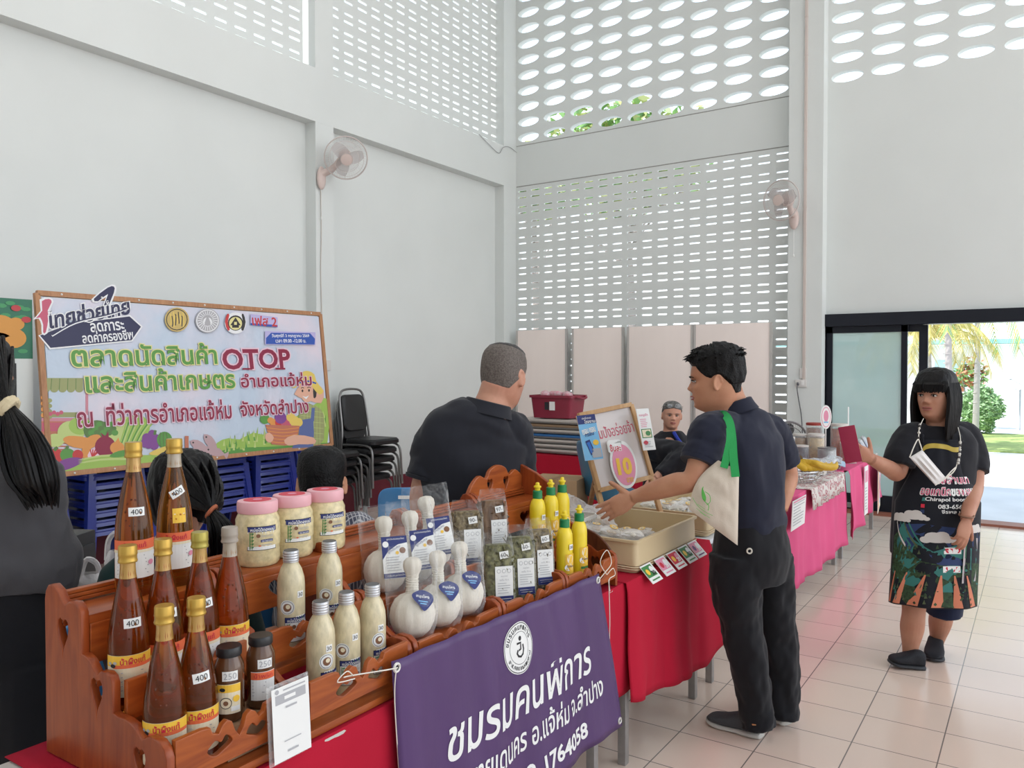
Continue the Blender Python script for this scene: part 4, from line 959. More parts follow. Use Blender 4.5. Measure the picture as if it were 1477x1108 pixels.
def garment(mb, name, m, par, vox=.007, sm=3, disp=0.0, dscale=.12, seed=0):
    o = mb.build(name, m)
    modify(o, ('REMESH', dict(mode='VOXEL', voxel_size=vox, use_smooth_shade=True)), ('SMOOTH', dict(factor=.5, iterations=sm)))
    if disp:
        me = o.data; ns = [q.normal.copy() for q in me.vertices]
        for q, nn in zip(me.vertices, ns):
            p = q.co; q.co = p + nn * disp * (mnoise.noise(V(p.x / dscale + seed, p.y / dscale, p.z / (dscale * 1.9))) + .55 * mnoise.noise(V(p.x / dscale * 2.3, p.y / dscale * 2.3 + seed, p.z / dscale * 1.3)))
    if par is not None:
        o.parent = par; o.data.transform(mtx(par).inverted())
    for pl in o.data.polygons: pl.use_smooth = True
    return o
def body(mb, label, m, vox=.0042, sm=3, group=None, ins=()):
    o = garment(mb, 'person', m, None, vox, sm); tag(o, label, 'person', group)
    return o
def shoe(par, heel, toe, m, sole, h=.085, w_=.046, s_=1.0, up=.0, lift=0.0):
    """low shoe from heel to toe on the floor"""
    h0 = Vector(heel); t0 = Vector(toe); d = (t0 - h0); L_ = d.length; d.normalize(); s2 = V(0, 0, 1).cross(d).normalized(); u = d.cross(s2) * -1
    if u.z < 0: u = -u
    def ring(f_, z0, z1, hw):
        c = h0 + d * L_ * f_
        return [c + s2 * hw * math.copysign(abs(math.cos(a)) ** .7, math.cos(a)) + u * (z0 + (z1 - z0) * (.5 + .5 * math.copysign(abs(math.sin(a)) ** .7, math.sin(a)))) for a in [2 * PI * k / 24 for k in range(24)]]
    rows = spline_rows([(-.01, .020, .05, .020), (.03, .016, h * .9, .032), (.18, .016, h, w_ * .80), (.34, .016, h * .98, w_ * .82), (.50, .016, h * .80, w_ * .92), (.68, .016, h * .62, w_), (.86, .018, h * .52, w_ * .92), (.96, .022, h * .42, w_ * .62), (1.0, .028, h * .30, w_ * .25)], 4)
    m_ = MB(); m_.rings([ring(*r) for r in rows]); o = m_.build('shoe', m, par, world=True)
    rows = spline_rows([(-.03, .004, .024, .018), (0, .001, .028, .036), (.2, 0, .026, w_ * .92), (.45, .001, .022, w_ * .90), (.7, 0, .022, w_ * 1.07), (.88, .003, .024, w_ * .98), (.98, .008, .026, w_ * .6), (1.02, .014, .026, w_ * .22)], 4)
    m_ = MB(); m_.rings([ring(*r) for r in rows]); so = m_.build('sole', sole, o, world=True)
    return o
def collar(par, P, axis_up, side, rx, ry, h, m, open_front=None, lean=.18):
    """polo collar: a turned-down band round the neck"""
    up_ = Vector(axis_up).normalized(); x = Vector(side); x = (x - up_ * x.dot(up_)).normalized(); y = up_.cross(x); P = Vector(P)
    m_ = MB(); rows = []
    for (k, z, f_) in ((0, 0, 1.20), (1, h * .5, 1.06), (2, h, .97), (3, h * 1.05, .90), (4, h * .6, .88), (5, 0, .92)):
        rows.append([P + x * rx * f_ * math.cos(a) + y * ry * f_ * math.sin(a) + up_ * z for a in [2 * PI * i / 36 for i in range(36)]])
    m_.rings(rows, caps=(False, False)); return m_.build('collar', m, par, world=True)

RI = V(math.cos(YAW), math.sin(YAW), 0); FO = V(-math.sin(YAW), math.cos(YAW), 0); UPV = V(0, 0, 1)
def dirv(r, f, u=0.0): return (RI * r + FO * f + UPV * u).normalized()

# ---- man in the navy polo reaching over the trays, cotton bag on his shoulder
def man_polo():
    D = 3.45; J = lambda x, y, d=0.0: at(x, y, D + d)
    side = dirv(-.70, -.71); F = dirv(-.71, .70)
    hM = head_frame(J(1037, 589, -.02), dirv(-.93, .30, -.10), (0, 0, 1), 1.12)
    b = MB(); add_head(b, hM)
    sL, sR = J(1024, 624, -.14), J(1114, 618, .14)
    limb(b, [J(1049, 560, 0), J(1056, 580, 0), J(1066, 600, .01), J(1070, 620, .01)], [(.060, .060), (.060, .062), (.066, .068), (.09, .08)], side)
    limb(b, [J(1084, 800), J(1084, 765), J(1082, 720), J(1076, 665), J(1072, 625), J(1068, 604)], [(.12, .085), (.13, .09), (.13, .10), (.155, .11), (.155, .09), (.07, .055)], side)
    eL, wL = J(999, 691, -.20), J(914, 717, -.06)
    limb(b, [sL, sL.lerp(eL, .4), eL, eL.lerp(wL, .28), eL.lerp(wL, .65), wL], [.056, .053, .044, .047, .040, (.030, .026)], dirv(0, 1))
    add_hand(b, wL, dirv(-.86, .22, -.52), dirv(-.25, -.90, .25), -1, (.06, .10, .12, .16), .10, 1.10, .95, .1)
    eR, wR = J(1137, 684, .20), J(1126, 735, .10)
    limb(b, [sR, sR.lerp(eR, .5), eR, eR.lerp(wR, .4), wR], [.056, .05, .043, .043, .03], dirv(0, 1))
    add_hand(b, wR, dirv(-.2, .3, -1), dirv(1, 0, 0), 1, (.3, .3, .35, .4), .05)
    hL, kL, aL = J(1066, 800, -.05), J(1070, 900, -.06), J(1093, 1028, -.04); hR, kR, aR = J(1104, 800, .06), J(1121, 895, .08), J(1129, 1016, .08)
    for h_, k_, a_ in ((hL, kL, aL), (hR, kR, aR)): limb(b, [h_, h_.lerp(k_, .5), k_, k_.lerp(a_, .4), a_, a_ - V(0, 0, .05)], [.075, .07, .055, .053, .037, .035], side)
    o = body(b, 'man in navy polo and black trousers reaching over the trays with a cotton bag', SK_MAN)
    # hair: thick on top, short at the sides, fringe brushed forward
    h = MB()
    def line(t):
        a = abs(t)
        if a < .75: return .168 - .004 * a
        if a < 1.35: return .164 - .050 * (a - .75) / .6
        if a < 1.75: return .114 if a < 1.5 else .120
        return .118 - .070 * min(1, (a - 1.75) / .8)
    hair_cap(h, hM, line, lambda t, z: .004 + .020 * max(0, min(1, (z - .150) / .05)) + (.007 if abs(t) > 1.6 and z > .09 else 0), .006, 3)
    r = random.Random(5)
    for i in range(150):   # locks
        t = r.uniform(-PI, PI) if i > 60 else r.uniform(-.9, .9); z = r.uniform(.178, .224)
        row = min(HROWS, key=lambda q: abs(q[0] - z)); p = skull(t, row, 0); d_ = V(p.x, p.y, (p.z - .11)).normalized(); p = p + d_ * .015
        fw = V(.9, r.uniform(-.5, .5), .25) if i <= 60 else V(-.15 + .6 * math.cos(t), .7 * math.sin(t), .35)
        L_ = r.uniform(.018, .036)
        h.tube([hM @ p, hM @ (p + fw * L_ * .5 + d_ * .006), hM @ (p + fw * L_ + d_ * .003 - V(0, 0, .006))], [.0042, .0036, .0008], 5)
    h.build('hair', HAIRS, o, world=True)
    face_parts(o, hM, closed=True)
    # polo
    g = MB(); w1 = folds(3, .012, 5, 2.4)
    limb(g, [J(1083, 764), J(1083, 745), J(1083, 715), J(1078, 665), J(1073, 632), J(1070, 612), J(1066, 597), J(1063, 589)], [(.172, .132), (.178, .138), (.175, .138), (.192, .143), (.198, .128), (.172, .110), (.100, .088), (.074, .072)], side, 40, 6, w1)
    slL = sL.lerp(eL, .62); slR = sR.lerp(eR, .80)
    limb(g, [J(1054, 618, -.06), sL + V(0, 0, .006), sL.lerp(eL, .3), slL], [.072, .082, .080, .079], dirv(0, 1), 26, 5, folds(9, .008))
    limb(g, [J(1086, 614, .05), sR + V(0, 0, -.012), sR.lerp(eR, .4), slR], [.066, .072, .072, .068], dirv(0, 1), 26, 5, folds(5, .008))
    garment(g, 'polo_shirt', POLO, o, .0065, 3, .004, .09)
    collar(o, J(1064, 596, 0), dirv(-.30, .10, 1), side, .078, .078, .052, POLO)
    m = MB(); limb(m, [slL - (eL - sL).normalized() * .006, slL + (eL - sL).normalized() * .012], [.081, .078], dirv(0, 1), 26, 2); m.build('sleeve_cuff', POLO, o, world=True)
    # trousers
    g = MB()
    limb(g, [J(1083, 750), J(1083, 765), J(1084, 800), J(1086, 838)], [(.168, .128), (.176, .142), (.186, .158), (.160, .13)], side, 36, 5)
    limb(g, [J(1062, 800, -.06), J(1062, 845, -.06), J(1069, 900, -.055), J(1082, 965, -.05), J(1091, 1022, -.045), J(1094, 1046, -.04)], [.112, .108, .090, .079, .070, .072], side, 30, 6, folds(2, .013, 9))
    limb(g, [J(1108, 800, .06), J(1112, 845, .06), J(1119, 895, .07), J(1127, 955, .075), J(1130, 1008, .08), J(1130, 1034, .08)], [.108, .104, .088, .077, .068, .068], side, 30, 6, folds(8, .013, 9))
    garment(g, 'trousers', TROU, o, .0065, 3, .006, .08, 4)
    m = MB(); limb(m, [J(1083, 764), J(1083, 752)], [(.170, .131), (.166, .128)], side, 36, 2); m.build('belt', mat('black_leather', (.012, .011, .012), .4), o, world=True)
    m = MB(); p = J(1081, 795, -.175); m.tube([p + RI * .010 * math.cos(a) + UPV * .010 * math.sin(a) for a in [2 * PI * i / 14 for i in range(14)]], .0035, 6, closed=True); m.build('pocket_button', mat('bone_button', (.62, .58, .50), .5), o, world=True)
    SHM = mat('grey_knit_shoe', (.055, .058, .064), .8, bump=.5, bscale=200); SOLE = mat('pale_sole', (.50, .48, .44), .6)
    s1 = shoe(o, V(-.985, 3.405, 0), V(-1.228, 3.430, .0), SHM, SOLE, .095, .050); shoe(o, V(-.925, 3.59, 0), V(-1.12, 3.70, 0), SHM, SOLE, .095, .048)
    m = MB(); m.box((0, 0, 0), (.026, .004, .013), frame(at(1089, 1045, 3.352), RI, UPV), .001); m.build('heel_tab', mat('tan_tab', (.50, .22, .09), .6), s1, world=True)
    return o, sL
MAN, sL_ = man_polo()

# tote bag hanging from his shoulder
def tote():
    D = 3.45; J = lambda x, y, d=0.0: at(x, y, D + d)
    CAN = mat('natural_canvas', (0.66, 0.57, 0.47), .9, noise=.08, nscale=9, bump=.25, bscale=300)
    GRN = mat('green_webbing', (0.02, 0.34, 0.085), .7, bump=.3, bscale=400)
    t = thing('tote_bag', 'natural cotton tote bag with green straps on the shoulder of the reaching man', 'bag', J(1030, 770, -.26))
    c = [J(1036, 664, -.25), J(1066, 680, -.27), J(1064, 787, -.27), J(994, 735, -.25)]
    def q(u, v_): return c[0].lerp(c[1], u).lerp(c[3].lerp(c[2], u), v_)
    nrm = (c[1] - c[0]).cross(c[3] - c[0]).normalized()
    if nrm.dot(FO) > 0: nrm = -nrm
    m = MB(); N = 22; fr, bk = [], []
    for i in range(N + 1):
        f1, b1 = [], []
        for k in range(N + 1):
            u, v_ = i / N, k / N; th = .030 * (math.sin(PI * u) ** .5) * (.35 + .65 * math.sin(PI * min(1, v_ * .9 + .1)) ** .7) * (1 - .3 * (v_ > .98))
            wv = .006 * mnoise.noise(V(u * 4, v_ * 5, 1)) + .003 * mnoise.noise(V(u * 9, v_ * 9, 4)); bul = .04 * math.sin(PI * v_) * u * (1 - u)
            p = q(u, v_) + (c[0] - c[3]).normalized() * 0 + (c[1] - c[0]).normalized() * (-.03 * math.sin(PI * v_) * (1 - u))
            f1.append(m.v(p + nrm * (th + wv))); b1.append(m.v(p - nrm * (th * .6) + nrm * wv))
        fr.append(f1); bk.append(b1)
    for S in (fr, bk):
        for i in range(N):
            for k in range(N): m.face([S[i][k], S[i + 1][k], S[i + 1][k + 1], S[i][k + 1]])
    for i in range(N):
        m.face([fr[i][N], fr[i + 1][N], bk[i + 1][N], bk[i][N]]); m.face([fr[0][i], fr[0][i + 1], bk[0][i + 1], bk[0][i]]); m.face([fr[N][i], fr[N][i + 1], bk[N][i + 1], bk[N][i]])
    m.build('canvas_bag', CAN, t, world=True)
    def strap(pts, w_):
        P = smooth_path(pts, 6); b = MB(); rows = []
        for i, p in enumerate(P):
            d_ = (P[min(i + 1, len(P) - 1)] - P[max(i - 1, 0)]).normalized(); s_ = d_.cross(nrm).normalized(); n_ = s_.cross(d_)
            rows.append([p + s_ * w_ / 2 + n_ * .001, p - s_ * w_ / 2 + n_ * .001, p - s_ * w_ / 2 - n_ * .001, p + s_ * w_ / 2 - n_ * .001])
        b.rings(rows); b.build('strap', GRN, t, world=True)
    strap([J(1061, 688, -.303), J(1058, 660, -.285), J(1056, 630, -.255), J(1052, 608, -.215), J(1044, 598, -.165), J(1036, 601, -.09)], .032)
    strap([J(1044, 675, -.285), J(1049, 655, -.275), J(1053, 635, -.262), J(1053, 618, -.235)], .03)
    # printed leaf and lines
    b = MB(); o_ = c[0].lerp(c[2], .50) + nrm * .043
    X = (RI * 1.0).normalized(); T = frame(J(1017, 722, -.312), X, UPV)
    for pts, w_ in (([(-.008, .055), (-.012, .02), (0, -.005), (.014, -.02), (.012, -.04)], .003), ([(0, .035), (.018, .02), (.020, -.005), (.006, -.018)], .0025), ([(-.05, .012), (-.03, -.02), (.0, -.045), (.03, -.06)], .0018), ([(-.035, -.03), (-.01, -.05), (.02, -.07)], .0014), ([(-.03, -.015), (0, -.035)], .0014), ([(-.020, -.045), (.002, -.062)], .0014)):
        b.mesh(stroke([(p.x, p.y) for p in smooth_path([(x, y, 0) for x, y in pts], 5)], w_), T)
    b.mesh(_leaf(), T)
    b.build('printed_emblem', mat('leaf_green_print', (.10, .42, .07), .7), t, world=True)
def _leaf():
    b = MB(); b.poly([(x, y, 0) for x, y in smooth_2d([(-.012, .05), (-.002, .03), (.004, .01), (0, -.004), (-.010, .006), (-.014, .025)], 4)])
    me = bpy.data.meshes.new('leaf'); b.bm.to_mesh(me); b.bm.free(); return me
tote()

# ---- older man with cropped grey hair, seen from behind
def old_man():
    D = 3.30; J = lambda x, y, d=0.0: at(x, y, D + d)
    side = dirv(-.93, -.25); 
    hM = head_frame(J(722, 584, .015), dirv(.42, .88, -.22), (.0, 0, 1), 1.12)
    b = MB(); add_head(b, hM, fat=1.06)
    limb(b, [J(718, 555), J(712, 575, .0), J(704, 597, -.02), J(695, 625, -.02)], [(.068, .068), (.070, .068), (.082, .075), (.14, .09)], side)
    sL, sR = J(628, 640, -.03), J(738, 622, .05)
    limb(b, [J(680, 850), J(682, 790), J(680, 720), J(682, 650), J(690, 610)], [(.17, .12), (.175, .13), (.17, .13), (.20, .12), (.10, .07)], side)
    eL, wL = J(607, 718, -.05), J(618, 812, .0)
    limb(b, [sL, sL.lerp(eL, .5), eL, eL.lerp(wL, .35), wL], [.062, .056, .047, .046, .03], dirv(0, 1)); add_hand(b, wL, dirv(.05, .25, -1), dirv(-1, 0, 0), 1, (.3, .3, .35, .4), .05)
    eR, wR = J(748, 712, .10), J(742, 765, .27)
    limb(b, [sR, sR.lerp(eR, .5), eR, eR.lerp(wR, .4), wR], [.062, .056, .047, .046, .03], dirv(0, 1)); add_hand(b, wR, dirv(.1, .9, -.5), dirv(0, .2, 1), 1, (.3, .3, .35, .4), .05)
    for k in (-1, 1):
        h_ = J(682 - 30 * k, 800); f_ = V(h_.x, h_.y, .05); limb(b, [h_, h_.lerp(f_, .25), h_.lerp(f_, .52), h_.lerp(f_, .75), f_], [.095, .082, .058, .056, .04], side)
    o = body(b, 'older man in dark polo with cropped grey hair, seen from behind the herb bags', SK_OLD)
    h = MB()
    def line(t):
        a = abs(t)
        return .170 if a < .8 else (.170 - .06 * (a - .8) / .6 if a < 1.4 else .112 - .065 * min(1, (a - 1.4) / .8))
    hair_cap(h, hM, line, lambda t, z: .0035 + .003 * max(0, (z - .16) / .06), .0012, 9, fat=1.06); h.build('hair', HAIRG, o, world=True)
    h = MB(); hair_cap(h, hM, lambda t: .190 - .012 * math.cos(t), lambda t, z: .008, .002, 4, fat=1.06); h.build('hair_crown', mat('dark_grey_hair', (.06, .055, .055), .6, noise=.5, nscale=120, bump=.6, bscale=260), o, world=True)
    face_parts(o, hM)
    g = MB()
    limb(g, [J(680, 830), J(680, 770), J(680, 715), J(683, 660), J(688, 628), J(696, 606), J(704, 591)], [(.205, .155), (.212, .160), (.222, .162), (.238, .150), (.226, .132), (.172, .118), (.112, .098)], side, 44, 6, folds(1, .012, 4, 2.2))
    slL, slR = sL.lerp(eL, .62), sR.lerp(eR, .70)
    limb(g, [J(660, 632), sL + V(0, 0, .004), sL.lerp(eL, .3), slL], [.085, .090, .084, .084], dirv(0, 1), 26, 5, folds(4, .008)); limb(g, [J(715, 622, .02), sR, sR.lerp(eR, .3), slR], [.085, .090, .086, .084], dirv(0, 1), 26, 5, folds(6, .008))
    garment(g, 'polo_shirt', POLO2, o, .0065, 3, .004, .1, 2)
    collar(o, J(701, 597, -.005), dirv(.25, .05, 1), side, .098, .094, .050, POLO2)
    m = MB(); limb(m, [slL, slL + (eL - sL).normalized() * .014], [.087, .085], dirv(0, 1), 26, 2); m.build('sleeve_cuff', POLO2, o, world=True)
    g = MB(); limb(g, [J(682, 815), J(682, 850), J(682, 880)], [(.19, .14), (.195, .15), (.16, .13)], side, 30, 4)
    for k in (-1, 1):
        h_ = J(682 - 30 * k, 840); f_ = V(h_.x, h_.y, .06); limb(g, [h_, h_.lerp(f_, .3), h_.lerp(f_, .6), f_], [.11, .10, .085, .075], side)
    garment(g, 'trousers', TROU, o, .010, 2)
    for k in (-1, 1):
        f_ = J(682 - 30 * k, 840); shoe(o, V(f_.x - .02, f_.y - .06, 0), V(f_.x + .06, f_.y + .17, 0), mat('black_shoe', (.015, .015, .016), .5), mat('black_sole', (.02, .02, .02), .7))
old_man()
# ---- woman in a printed apron holding up a phone in a red case
def apron_woman():
    D = 4.25; J = lambda x, y, d=0.0: at(x, y, D + d)
    side = dirv(.97, -.20); F = dirv(-.30, -.95)          # side: towards her left hand
    hM = head_frame(J(1350, 602, -.02), dirv(-.80, -.58, -.03), (0, 0, 1), 1.08)
    b = MB(); add_head(b, hM, fat=1.04)
    limb(b, [J(1352, 575), J(1353, 600), J(1354, 618), J(1355, 632)], [(.058, .058), (.058, .058), (.07, .065), (.12, .08)], side)
    limb(b, [J(1345, 840), J(1345, 790), J(1347, 720), J(1352, 665), J(1354, 630), J(1354, 614)], [(.17, .13), (.19, .14), (.18, .135), (.18, .125), (.16, .09), (.07, .06)], side)
    sR, sL = J(1304, 634, -.02), J(1402, 634, .03)
    eR, wR = J(1294, 682, -.06), J(1256, 662, -.22)
    limb(b, [sR, sR.lerp(eR, .5), eR, eR.lerp(wR, .3), wR], [.055, .052, .044, .043, .030], FO); add_hand(b, wR, dirv(-.80, -.30, .42), dirv(.1, -1, -.2), -1, (.25, .35, .40, .45), .04, .98, .75, .2)
    eL, wL = J(1406, 700, -.06), J(1394, 750, -.23)
    limb(b, [sL, sL.lerp(eL, .5), eL, eL.lerp(wL, .35), wL], [.055, .052, .043, .042, .029], FO); add_hand(b, wL, dirv(-.32, -.20, -.92), dirv(.25, -.95, .1), 1, (.25, .3, .45, .6), .06, 1.0, .6, .3)
    hR, kR, aR = J(1318, 800, 0), J(1318, 880, -.02), J(1312, 944, .0); hL, kL, aL = J(1368, 800, .03), J(1360, 875, .08), J(1351, 928, .24)
    for h_, k_, a_ in ((hR, kR, aR), (hL, kL, aL)): limb(b, [h_, h_.lerp(k_, .5), k_, k_.lerp(a_, .40), k_.lerp(a_, .8), a_, a_ - V(0, 0, .04)], [.085, .075, .058, .060, .042, .036, .036], side)
    o = body(b, 'woman with long black hair and fringe in a printed apron holding up a phone', SK_W)
    face_parts(o, hM, .0022)
    # hair: straight fringe, long sides down to the chest
    h = MB(); hair_cap(h, hM, lambda t: .128 if abs(t) < 1.0 else (.128 - .10 * (abs(t) - 1.0) / .5 if abs(t) < 1.5 else .02), lambda t, z: .015 + .006 * max(0, (z - .15) / .07), .003, 2, fat=1.04)
    r = random.Random(3)
    for i in range(90):    # fringe strands
        t = r.uniform(-1.15, 1.15); row = HROWS[0]; p0 = skull(t, min(HROWS, key=lambda q: abs(q[0] - .212)), 0); p1 = skull(t, min(HROWS, key=lambda q: abs(q[0] - .165)), 0); p2 = skull(t, min(HROWS, key=lambda q: abs(q[0] - .125 - .008 * r.random())), 0)
        f_ = lambda p, e: hM @ (p + V(p.x, p.y, 0).normalized() * e)
        h.tube([f_(p0, .014), f_(p1, .019), f_(p2, .014)], [.006, .0055, .0022], 5)
    def lock(t0, t1, z0, drop, n, rad, seed, fwd=0.0):
        rr = random.Random(seed)
        for i in range(n):
            t = t0 + (t1 - t0) * (i + .5) / n + rr.uniform(-.05, .05); p = skull(t, min(HROWS, key=lambda q: abs(q[0] - z0)), 0); q = V(p.x, p.y, 0).normalized()
            pts = [hM @ (p + q * .010), hM @ (p + q * .020 - V(0, 0, .06)), hM @ (p + q * .022 + V(fwd * .3, 0, -.12)), hM @ (p + q * .018 + V(fwd * .8, 0, -.12 - drop * .5 * rr.uniform(.9, 1.05))), hM @ (p + q * .012 + V(fwd, 0, -.12 - drop * rr.uniform(.85, 1.1)))]
            h.tube(smooth_path(pts, 3), [rad * f for f in (.8, .9, 1, 1.05, 1.1, 1.1, 1.1, 1.05, 1.0, .95, .8, .6, .25)], 6)
    lock(1.15, 2.9, .17, .15, 26, .014, 5, .025); lock(-1.15, -2.9, .17, .17, 26, .014, 6, .01); lock(2.6, 3.7, .17, .17, 12, .017, 7, 0)
    h.build('hair', HAIRK, o, world=True)
    TEE = clothm('black_tee', (.012, .012, .016))
    g = MB()
    limb(g, [J(1344, 800), J(1345, 760), J(1347, 715), J(1352, 668), J(1354, 640), J(1355, 624), J(1355, 614)], [(.205, .155), (.205, .155), (.198, .15), (.196, .140), (.190, .120), (.155, .100), (.090, .080)], side, 40, 6, folds(5, .010, 4))
    limb(g, [J(1334, 622), J(1312, 629, -.01), sR.lerp(eR, .35), sR.lerp(eR, .78)], [.050, .068, .078, .078], FO, 24, 5, folds(2, .006)); limb(g, [J(1374, 620, .02), J(1395, 629, .03), sL.lerp(eL, .4), sL.lerp(eL, .72)], [.050, .066, .074, .075], FO, 24, 5, folds(7, .006))
    garment(g, 't_shirt', TEE, o, .0065, 3, .003, .1, 6)
    g = MB(); SH = clothm('navy_shorts', (.010, .016, .045))
    limb(g, [J(1344, 780), J(1344, 800), J(1344, 830)], [(.19, .15), (.20, .155), (.17, .13)], side, 30, 5)
    limb(g, [hR, J(1318, 845, 0), J(1318, 862, -.01)], [.105, .098, .092], side, 26, 5); limb(g, [hL, J(1364, 845, .05), J(1361, 884, .085)], [.108, .100, .092], side, 26, 5)
    garment(g, 'shorts', SH, o, .0075, 3, .003, .1)
    SHB = mat('black_mesh_shoe', (.012, .013, .018), .75, bump=.5, bscale=180); SOB = mat('black_rubber', (.03, .031, .036), .6)
    sh = shoe(o, at(1331, 966, 4.20), at(1281, 962, 4.22) + V(0, 0, .015), SHB, SOB, .10, .048); shoe(o, at(1350, 938, 4.50), at(1346, 957, 4.28), SHB, SOB, .10, .050)
    # apron: a bib and skirt wrapped over the front of the body, printed
    AP = clothm('black_apron_cloth', (.009, .010, .016), .7)
    def ap(u, v_):
        """u -1..1 across, v 0 (bib top) .. 1 (hem)"""
        y = 632 + (866 - 632) * v_; cx = 1353 - 12 * v_; hw = .105 + .100 * max(0, min(1, (v_ - .10) / .28)) + .010 * v_; dp = .138 + .010 * min(1, v_ * 2) - .035 * max(0, .14 - v_) / .14
        a = u * (1.25 if v_ > .3 else .75 + .5 * v_ / .3)
        c = J(cx, y, 0); w_ = .006 * math.sin(9 * u + 3) * v_ + .008 * mnoise.noise(V(u * 3, v_ * 5, 2))
        x = math.sin(a) / math.sin(1.25) * hw if v_ > .3 else math.sin(a) / math.sin(.75 + .5 * v_ / .3) * hw
        return c + side * x + F * (dp * math.cos(a * .92) + .012 + w_)
    m = MB(); rows = [[m.v(ap(-1 + 2 * i / 40, k / 50)) for k in range(51)] for i in range(41)]
    for p, q in zip(rows, rows[1:]):
        for k in range(50): m.face([p[k], q[k], q[k + 1], p[k + 1]])
    A = m.build('apron', AP, o, world=True); modify(A, ('SOLIDIFY', dict(thickness=.003, offset=0)))
    for s_ in (-1, 1):
        m = MB(); p0 = ap(s_ * .85, .02); m.tube(smooth_path([p0, p0 + V(0, 0, .035) - F * .01, J(1353 + s_ * 18, 616, .05)], 5), .008, 6); m.build('apron_strap', AP, A, world=True)
    # print (u, v) -> cloth; coordinates given as x -1..1, y 0..1 from the top
    pr = MB(); lay = [0]
    AM = [WHITE, INK, mat('apron_pink_print', (.62, .06, .16), .6), mat('apron_gold_print', (.52, .38, .06), .5), mat('apron_cloud_print', (.62, .58, .55), .6), mat('apron_teal_print', (.03, .17, .15), .6), mat('apron_soil_print', (.62, .20, .11), .6), mat('apron_leaf_print', (.035, .085, .03), .6, noise=.8, nscale=90), REDP, mat('apron_sky_print', (.015, .035, .12), .6), mat('apron_moss_print', (.10, .13, .06), .6, noise=.6, nscale=70)]
    def pmesh(me, T, c):
        pr.mi = c; lay[0] += 1; e = .0022 + .00025 * min(lay[0], 12); b = bmesh.new(); b.from_mesh(me); b.transform(T)
        bmesh.ops.triangulate(b, faces=b.faces)
        bmesh.ops.subdivide_edges(b, edges=[x for x in b.edges if x.calc_length() > .10], cuts=3, use_grid_fill=True)
        for q in b.verts: q.co = ap(max(-1, min(1, q.co.x)), max(0, min(1, q.co.y))) + F * e
        pr.merge(b, None, flat=True)
    def pshape(pts, c, sm_=0):
        if sm_: pts = smooth_2d(pts, sm_)
        b = MB(); b.poly([(x, y, 0) for x, y in pts]); me = bpy.data.meshes.new('p'); bmesh.ops.triangulate(b.bm, faces=b.bm.faces); b.bm.to_mesh(me); b.bm.free(); pmesh(me, Matrix(), c)
    def pstroke(pts, w_, c): pmesh(stroke([(p.x, p.y) for p in smooth_path([(x, y, 0) for x, y in pts], 5)], w_), Matrix(), c)
    def ptext(s, cx, cy, w_, h_, c, bold=.02):
        me, S = fit_text(s, w_, h_, bold); pmesh(me, T3(cx, cy, 0) @ SCL(1, -1, 1) @ S, c)
    pshape([(-.98, .52), (-.3, .50), (.4, .52), (.98, .50), (.98, .74), (-.98, .74)], 9)
    pshape([(-.98, .62), (-.7, .50), (-.45, .60), (-.1, .66), (.3, .62), (.98, .66), (.98, .90), (-.98, .90)], 5)
    pshape([(-.98, .60), (-.80, .55), (-.55, .66), (-.30, .72), (.1, .74), (.45, .72), (.98, .74), (.98, .99), (-.98, .99)], 7)
    rr = random.Random(8)
    for i in range(46): 
        x, y = rr.uniform(-.97, .1), rr.uniform(.62, .97); pshape([(x - .03, y + .012), (x, y - .016), (x + .03, y + .010)], rr.choice((10, 7, 10, 5)))
    for i, (xa, xb, wa) in enumerate(((-.55, -.78, .10), (-.22, -.42, .10), (.06, .02, .11), (.30, .40, .10), (.55, .78, .09), (-.85, -.98, .03))):
        pshape([(xa - .012, .80), (xa + .014, .80), (xb + wa, .992), (xb - wa, .992)], 6)
    for i in range(26):
        x, y = rr.uniform(-.5, .8), rr.uniform(.85, .98); pshape([(x - .03, y), (x, y - .012), (x + .03, y), (x, y + .008)], 7)
    for (cx, cy, sc) in ((-.84, .475, .9), (-.52, .455, 1.0), (-.06, .580, 1.15), (.74, .530, .9)):
        for (dx, dy, r_) in ((-.16, .010, .09), (-.05, -.006, .13), (.08, -.012, .12), (.18, .006, .10), (.28, .014, .06), (.02, .012, .20)): pshape(ellipse(cx + dx * sc, cy + dy * sc, r_ * sc, r_ * sc * (.19 if r_ < .2 else .06), 14), 4)
    for k in range(4): pstroke([(-.88 + .1 * k, .50), (-.80 + .12 * k, .57), (-.62 + .12 * k, .64)], .016, (4, 5, 10, 5)[k])
    pstroke([(-.95, .115), (-.80, .055), (-.45, .035), (.1, .040), (.42, .055), (.70, .055)], .028, 3)
    ptext('รัสล้านนา', .30, .228, .95, .062, 0, .05); ptext('รัสล้านนา', .30, .228, .92, .056, 2)
    ptext('ออแกนิคของหอม', .18, .302, 1.25, .055, 0, .05); ptext('ออแกนิคของหอม', .18, .302, 1.22, .048, 2)
    ptext('Chirapol boonheng', .22, .352, 1.05, .030, 0); ptext('083-656-1639', .32, .392, .75, .026, 0); ptext('จีรพล บุญเฮง', .34, .425, .66, .028, 0)
    for y, c in ((.352, 5), (.392, 8), (.425, 9)): pshape([(-.36, y - .011), (-.29, y - .011), (-.29, y + .011), (-.36, y + .011)], c)
    for y, s_ in ((.655, 'ชั้นดูดซับ'), (.765, 'บำรุงดิน')):
        pshape([(.08, y - .020), (.40, y - .022), (.41, y + .016), (.09, y + .018)], 0); pshape([(.10, y - .015), (.385, y - .017), (.395, y + .011), (.11, y + .013)], 8); ptext(s_, .245, y - .002, .22, .018, 0)
    pr.build('apron_print', AM, A, world=True)
    # picture card printed low on the apron, necklace strap with mask, bracelet
    m = MB(); 
    for f_ in range(2): pass
    c0 = [ap(.46, .575), ap(.86, .585), ap(.84, .84), ap(.44, .845)]
    nn = F * .006
